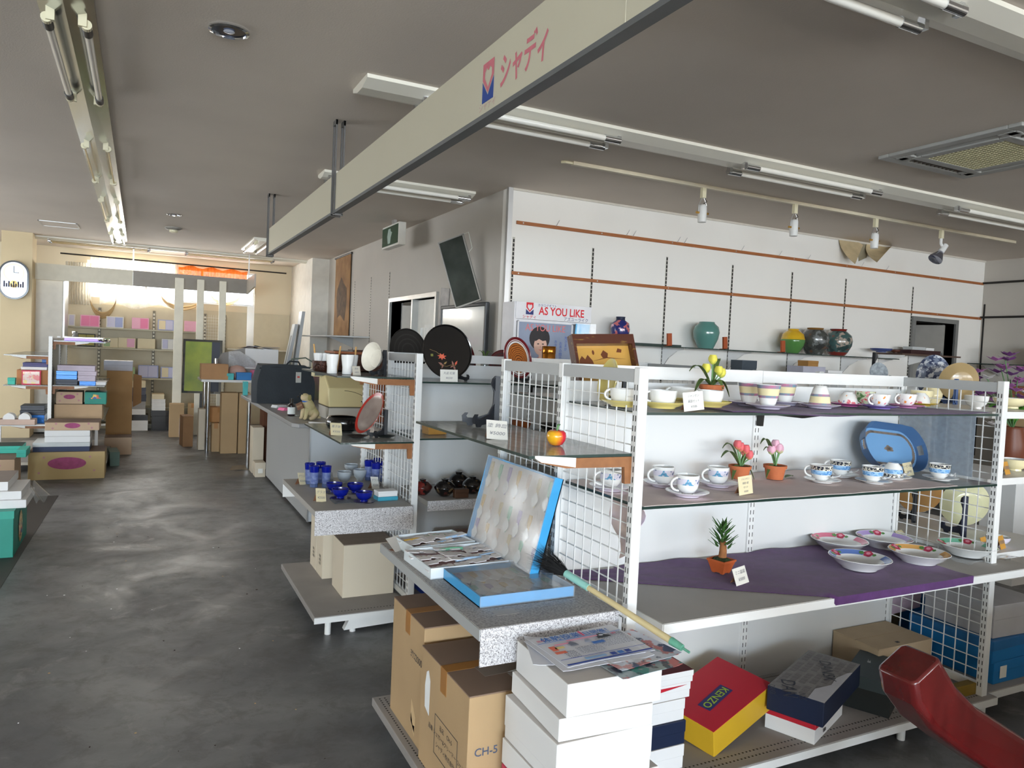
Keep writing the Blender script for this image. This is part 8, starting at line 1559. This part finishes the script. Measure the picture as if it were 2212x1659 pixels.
YGR = mat('yellow_gold_glaze', (226, 190, 50), 0.15, coat=0.6, rgb2=(206, 160, 30), scale=6); LGR = mat('leaf_green_glaze', (84, 136, 70), 0.15, coat=0.6)
vase(1711, 5.38, [(0.058, 0), (0.066, 0.008), (0.105, 0.07), (0.118, 0.12), (0.116, 0.135), (0.10, 0.19), (0.06, 0.222), (0.052, 0.228), (0.054, 0.24)], [LGR, YGR], [0, 0, 0, 0, 1, 1, 1, 1], 'round yellow and green vase on the glass wall shelf')
DKV = blotch('dark_scenic_vase', (74, 76, 72), [(120, 124, 124), (100, 74, 58), (56, 58, 56)], 9, 0.56, 0.2); TLV = blotch('teal_scenic_vase', (64, 92, 90), [(176, 160, 146), (120, 66, 54), (46, 66, 66)], 9, 0.56, 0.2); GTOP = mat('gold_neck', (150, 112, 60), 0.3, 0.3); RDT = mat('red_band', (126, 44, 36), 0.25, coat=0.4)
vase(1758, 5.36, [(0.075, 0), (0.082, 0.008), (0.125, 0.09), (0.138, 0.15), (0.128, 0.20), (0.085, 0.245), (0.076, 0.25), (0.08, 0.265)], [DKV, GTOP], [0, 0, 0, 0, 0, 1, 1], 'large dark vase painted with islands between two others')
vase(1808, 5.38, [(0.07, 0), (0.08, 0.008), (0.10, 0.035), (0.135, 0.10), (0.142, 0.15), (0.13, 0.205), (0.08, 0.25), (0.074, 0.255), (0.084, 0.272)], [TLV, RDT], [1, 1, 0, 0, 0, 0, 1, 1], 'teal vase painted with a landscape and red bands, rightmost of the vases')
BLV = blotch('blue_pink_vase', (40, 44, 110), [(236, 180, 200), (200, 110, 110)], 14, 0.56, 0.2)
vase(1338, 5.40, [(0.045, 0), (0.05, 0.008), (0.078, 0.07), (0.085, 0.13), (0.075, 0.18), (0.04, 0.205), (0.038, 0.225), (0.042, 0.235)], [BLV, NAVY], [0, 0, 0, 0, 0, 1, 1], 'small blue vase with pink flowers behind the picture tray')
TERP = mat('brown_bookend', (176, 84, 44), 0.5)
for k, px in enumerate((1446, 1566, 1691)):
    q = onYc(px, 5.29, zv); b = MB(); b.M = Matrix.Rotation(-0.08, 4, 'Y'); b.box(-0.022, 0.022, -0.01, 0.01, 0, 0.115); b.box(-0.022, 0.022, -0.01, 0.05, 0, 0.006); o = b.build('wooden_card_stand', TERP, loc=q); tag(o, ['brown wooden sign stand left of the celadon vase', 'brown wooden sign stand right of the celadon vase', 'brown wooden sign stand in front of the yellow vase'][k], 'sign stand')
q = onYc(1430, 5.40, zv); o = MB().box(-0.28, 0.28, -0.05, 0.05, 0, 0.018).build('dark_tray', mat('dark_green_tray', (60, 74, 70), 0.4), loc=(q.x-0.1, 5.40, zv), bevel=0.004); tag(o, 'thin dark tray lying on the glass wall shelf by the blue vase', 'tray')
zb2 = ZW+0.063
for (px, Y, r, h, m, lab) in ((1903, 5.38, 0.11, 0.04, mat('blue_white_dish', (70, 84, 140), 0.3), 'blue and white dish on the dark board shelf'), (1934, 5.38, 0.05, 0.035, mat('brown_dish', (96, 60, 50), 0.4), 'brown dish beside the blue dish on the dark board shelf')): bowl('dish', lab, onYc(px, Y, zb2), r, h, m, cat='dish')
q = onYc(1980, 5.38, zb2); gift_box(q.x, 5.38, zb2, 0.50, 0.22, 0.045, 0, mat('dark_maroon_tray', (60, 34, 36), 0.4), 'low dark maroon tray box on the board shelf before the door'); gift_box(q.x-0.05, 5.38, zb2+0.0455, 0.22, 0.12, 0.035, 0, mat('pale_grey_dish', (196, 200, 200), 0.4), 'pale grey dish box on the maroon tray'); gift_box(q.x+0.14, 5.38, zb2+0.0455, 0.14, 0.12, 0.03, 0, WBOX, 'small white box on the maroon tray')
# ---- low things showing over the top bar of the nearest gondola: a table behind with goods
lt2 = thing('low_display_table', 'low white display ledge along the white wall below the glass shelf', 'ledge', (5.5, 5.3, 0)); part(lt2, 'ledge_top', MB().box(3.4, 7.6, 5.0, 5.5, 1.33, 1.36), M_WHITEP); 
for x in (3.5, 4.8, 6.2, 7.5): part(lt2, 'ledge_support', MB().box(x-0.02, x+0.02, 5.05, 5.5, 0, 1.33), M_WHITEP)
zk = 1.361
def low(px, Y, w, d, h, m, lab, lid=None): q = onYc(px, Y, zk); return gift_box(q.x, Y, zk, w, d, h, 0, m, lab, lid)
low(1740, 5.2, 0.30, 0.2, 0.13, mat('pale_violet_box', (190, 190, 206), 0.5), 'pale violet box on the low ledge by the wall'); q = onYc(1742, 5.2, zk+0.13); gift_box(q.x+0.02, 5.2, zk+0.131, 0.16, 0.12, 0.055, 0.1, mat('tan_packet', (176, 130, 72), 0.6), 'tan packet on the pale violet box'); low(1605, 5.2, 0.18, 0.15, 0.16, mat('dark_blue_grey', (70, 80, 90), 0.5), 'dark blue-grey box on the low ledge by the wall'); low(1790, 5.25, 0.20, 0.15, 0.10, WBOX, 'white box right of the pale violet box on the low ledge')
plate_stand(onYc(1885, 5.1, zk), 'tall black easel standing on the low ledge by the wall', math.radians(180), 0.30); 
q = onYc(1890, 5.0, zk); standing_plate('patterned_plate', 'small grey patterned plate on the tall black easel', 'plate', (q.x+0.05, 5.0, zk), math.radians(60), 0.09, 0.10, mat('grey_pattern', (190, 200, 206), 0.4, rgb2=(120, 130, 140), scale=30), lean=0.2)
# ---- right end cap goods
ec1, ec2, ec3 = 0.706, 1.041, 1.336
CRMP = mat('cream_celadon_plate', (206, 204, 166), 0.18, coat=0.5, var=0.04); TANP = mat('tan_glaze_plate', (190, 132, 78), 0.2, coat=0.5, rgb2=(206, 170, 110), scale=4); PURST = mat('blue_black_stand', (40, 44, 66), 0.5)
def back_plate(px, Y, z, rx, rz, m, lab, ang, lean=0.2): q = onYc(px, Y, z); return standing_plate('display_plate', lab, 'plate', (q.x, Y, z+0.012), ang, rx, rz, m, lean=lean, deep=0.03)
back_plate(2082, 2.30, ec1, 0.118, 0.118, CRMP, 'cream round plate seen from behind on an easel at the right end', math.radians(235), 0.15); plate_stand(Vector((onYc(2082, 2.2, ec1).x-0.01, 2.2, ec1)), 'blue-black easel behind the cream plate at the right end', math.radians(235), 0.20, PURST)
back_plate(1985, 2.60, ec1, 0.12, 0.12, TANP, 'tan glazed plate on an easel behind the wire mesh', math.radians(235), 0.15); plate_stand(Vector((onYc(1965, 2.52, ec1).x, 2.50, ec1)), 'black easel behind the tan glazed plate', math.radians(235), 0.17)
back_plate(2070, 2.45, ec3, 0.10, 0.10, mat('olive_tan_plate', (170, 146, 104), 0.3, coat=0.3), 'olive tan plate on an easel on the top right end shelf', math.radians(235), 0.15); plate_stand(Vector((onYc(2062, 2.36, ec3).x, 2.36, ec3)), 'blue easel behind the olive tan plate', math.radians(235), 0.13, mat('blue_stand', (60, 84, 130), 0.5))
back_plate(2012, 2.66, ec3, 0.085, 0.12, blotch('navy_check', (60, 70, 100), [(206, 210, 216), (120, 130, 150)], 40, 0.5, 0.3), 'navy and white patterned plate at the back of the top right shelf', math.radians(215), 0.15)
for (px, Y, z, r, h, m, lab) in ((1990, 2.28, ec3, 0.05, 0.07, CREAM, 'cream bowl on the top right end shelf behind the mesh'), (2108, 2.10, ec3, 0.05, 0.06, CER, 'white flared bowl on the top right end shelf'), (2182, 2.15, ec3, 0.075, 0.05, CREAM, 'cream bowl right of the end post on the top shelf'), (2192, 2.1, ec2, 0.06, 0.055, CREAM, 'cream green bowl on the middle right end shelf'), (2155, 2.05, ec1, 0.05, 0.04, LILAC, 'small white bowl beside the right end post')): bowl('china_bowl', lab, onYc(px, Y, z), r, h, m, CER)
o = MB().lathe([(0.035, 0), (0.05, 0.03), (0.052, 0.05), (0.03, 0.085), (0.026, 0.12), (0.03, 0.125), (0.022, 0.12), (0.001, 0.10)], 24).build('china_vase', CREAM, smooth=50, loc=onYc(2010, 2.42, ec3)); tag(o, 'small cream china vase on the top right end shelf', 'vase')
for (px, Y, z, lab, m) in ((2178, 2.02, ec2, 'amber price card on the middle right end shelf', mat('card_amber', (206, 150, 60), 0.7)), (2130, 2.0, ec1, 'amber price card behind the right end post', MATS.get('card_amber')), (2168, 1.99, ec1, 'amber price card right of the end post', MATS.get('card_amber'))): card(onYc(px, Y, z), lab, 0.05, 0.05, 0.2, ('¥3000',), m or mat('card_amber', (206, 150, 60), 0.7), 0.3)
# boxes on the right end base
RBL = mat('bright_blue_box', (28, 122, 190), 0.45, var=0.05); z = ZD
for (cx, cy, z, w, d, h, a, m, lid, lab) in ((3.60, 2.12, ZD, 0.32, 0.36, 0.10, 0.0, RBL, None, 'bright blue box with a white sticker at the right end base'), (3.58, 2.14, ZD+0.101, 0.34, 0.40, 0.10, 0.03, RBL, mat('blue_lid', (40, 110, 170), 0.5), 'larger bright blue box stacked at the right end base'), (3.62, 2.12, ZD+0.202, 0.34, 0.34, 0.15, -0.04, mat('pale_grey_box', (190, 190, 194), 0.5), None, 'pale grey box on the bright blue boxes'), (3.42, 2.62, ZD, 0.22, 0.3, 0.17, 0.0, mat('olive_brown_box', (84, 68, 40), 0.6), None, 'olive brown box behind the wire mesh at the right end'),
        (3.46, 2.58, ZD+0.171, 0.30, 0.34, 0.09, 0.1, mat('pale_pink_box', (214, 190, 206), 0.5), None, 'pale pink box behind the wire mesh'), (3.46, 2.58, ZD+0.262, 0.28, 0.30, 0.075, 0.05, mat('cobalt_box', (30, 80, 190), 0.45), WBOX, 'cobalt box with a white lid on the pink box'), (3.48, 2.55, ZD+0.338, 0.20, 0.22, 0.05, 0.15, NAVY, WBOX, 'small navy and white box on the cobalt box'), (3.80, 2.60, ZD+0.0, 0.2, 0.3, 0.42, 0.0, RBL, None, 'tall blue box at the back of the right end base')):
    g = gift_box(cx, cy, z, w, d, h-0.001, a, m, lab, lid)
    if 'sticker' in lab: flat('sticker', rect(0.05, 0.055), fFront(w, d, -0.09, 0.05), CARDM, g)
o = MB().box(-0.07, 0.07, -0.02, 0.02, 0, 0.05).build('brass_tin', mat('olive_brass', (150, 120, 40), 0.35, 0.4), loc=(3.20, 1.93, ZD), bevel=0.004); tag(o, 'small brassy tin on the deck at the foot of the right end post', 'tin')
# ---- cartons and flowers at the far right
for (cx, cy, z, w, d, h, m, lab) in ((8.55, 4.55, 0.0, 0.6, 0.5, 1.12, KRAFT, 'tall kraft carton pile by the right wall'), (8.55, 4.5, 1.121, 0.55, 0.45, 0.26, mat('rust_carton', (150, 100, 66), 0.8), 'rust brown carton on the pile by the right wall'),):
    carton(cx, cy, z, w, d, h, 0, lab, m, None, 'y')
gift_box(8.86, 4.2, ZW+0.001, 0.28, 0.3, 0.20, 0.1, KRAFT, 'small open kraft carton on the right wall shelf', None, 0.03); gift_box(8.85, 4.72, ZW+0.001, 0.2, 0.24, 0.10, 0, WBOX, 'white box on the right wall shelf'); gift_box(8.85, 4.72, ZW+0.102, 0.19, 0.24, 0.09, 0, WBOX, 'white box stacked on another on the right wall shelf')
fl = thing('flower_arrangement', 'arrangement of purple artificial flowers and fern leaves at the right edge', 'artificial flowers', (5.72, 3.22, 0.80)); MB().lathe([(0.06, 0), (0.09, 0.08), (0.10, 0.20), (0.07, 0.30), (0.075, 0.32), (0.05, 0.30), (0.001, 0.25)], 20).build('vase', mat('brown_vase', (120, 66, 44), 0.4), fl, smooth=50)
random.seed(21); PUR = [mat('purple_petal', (130, 76, 140), 0.6, var=0.3, scale=30), mat('pink_violet_petal', (176, 110, 170), 0.6), mat('white_petal', (226, 222, 220), 0.6)]; GRNL = mat('fern_green', (90, 160, 50), 0.6)
for k in range(16):
    a = random.uniform(PI*0.5, PI*1.6); L = random.uniform(0.15, 0.42); hgt = random.uniform(0.35, 0.62); tip = Vector((L*math.cos(a), L*math.sin(a)*0.6, hgt+0.1*(k % 3))); MB().tube([(0, 0, 0.3), tip*0.5+Vector((0, 0, 0.2)), tip], 0.004, 5).build('stem', STEM, fl)
    for j in range(3):
        c = tip+Vector((random.uniform(-0.05, 0.05), random.uniform(-0.05, 0.05), random.uniform(-0.06, 0.04))); b = MB()
        for w_ in range(5): aa = w_*2*PI/5+j; d = Vector((math.cos(aa), math.sin(aa)*0.8, 0.45)).normalized(); s = d.cross(Vector((0, 0, 1))).normalized(); P = [c, c+d*0.034+s*0.024, c+d*0.07, c+d*0.034-s*0.024]; up = Vector((0, 0, 0.002)); b.add(P+[x+up for x in P], [(0, 1, 2, 3), (7, 6, 5, 4), (0, 4, 5, 1), (1, 5, 6, 2), (2, 6, 7, 3), (3, 7, 4, 0)])
        b.build('blossom', PUR[(k+j) % 3 if k % 4 == 0 else (k+j) % 2], fl)
for k in range(10):
    b = MB(); leaf_sheet(b, (0, 0, 0.33), PI*0.6+k*0.35, 0.26, 0.04, 0.20, 0.10); b.build('leaf', GRNL, fl, smooth=50)
fst = thing('flower_stand', 'white pedestal under the purple flower arrangement', 'stand', (5.72, 3.22, 0)); box1('column', M_WHITEP, -0.12, 0.12, -0.12, 0.12, 0.05, 0.77, fst); box1('top', M_WHITEP, -0.16, 0.16, -0.16, 0.16, 0.77, 0.799, fst); box1('plinth', M_WHITEP, -0.16, 0.16, -0.16, 0.16, 0, 0.05, fst)
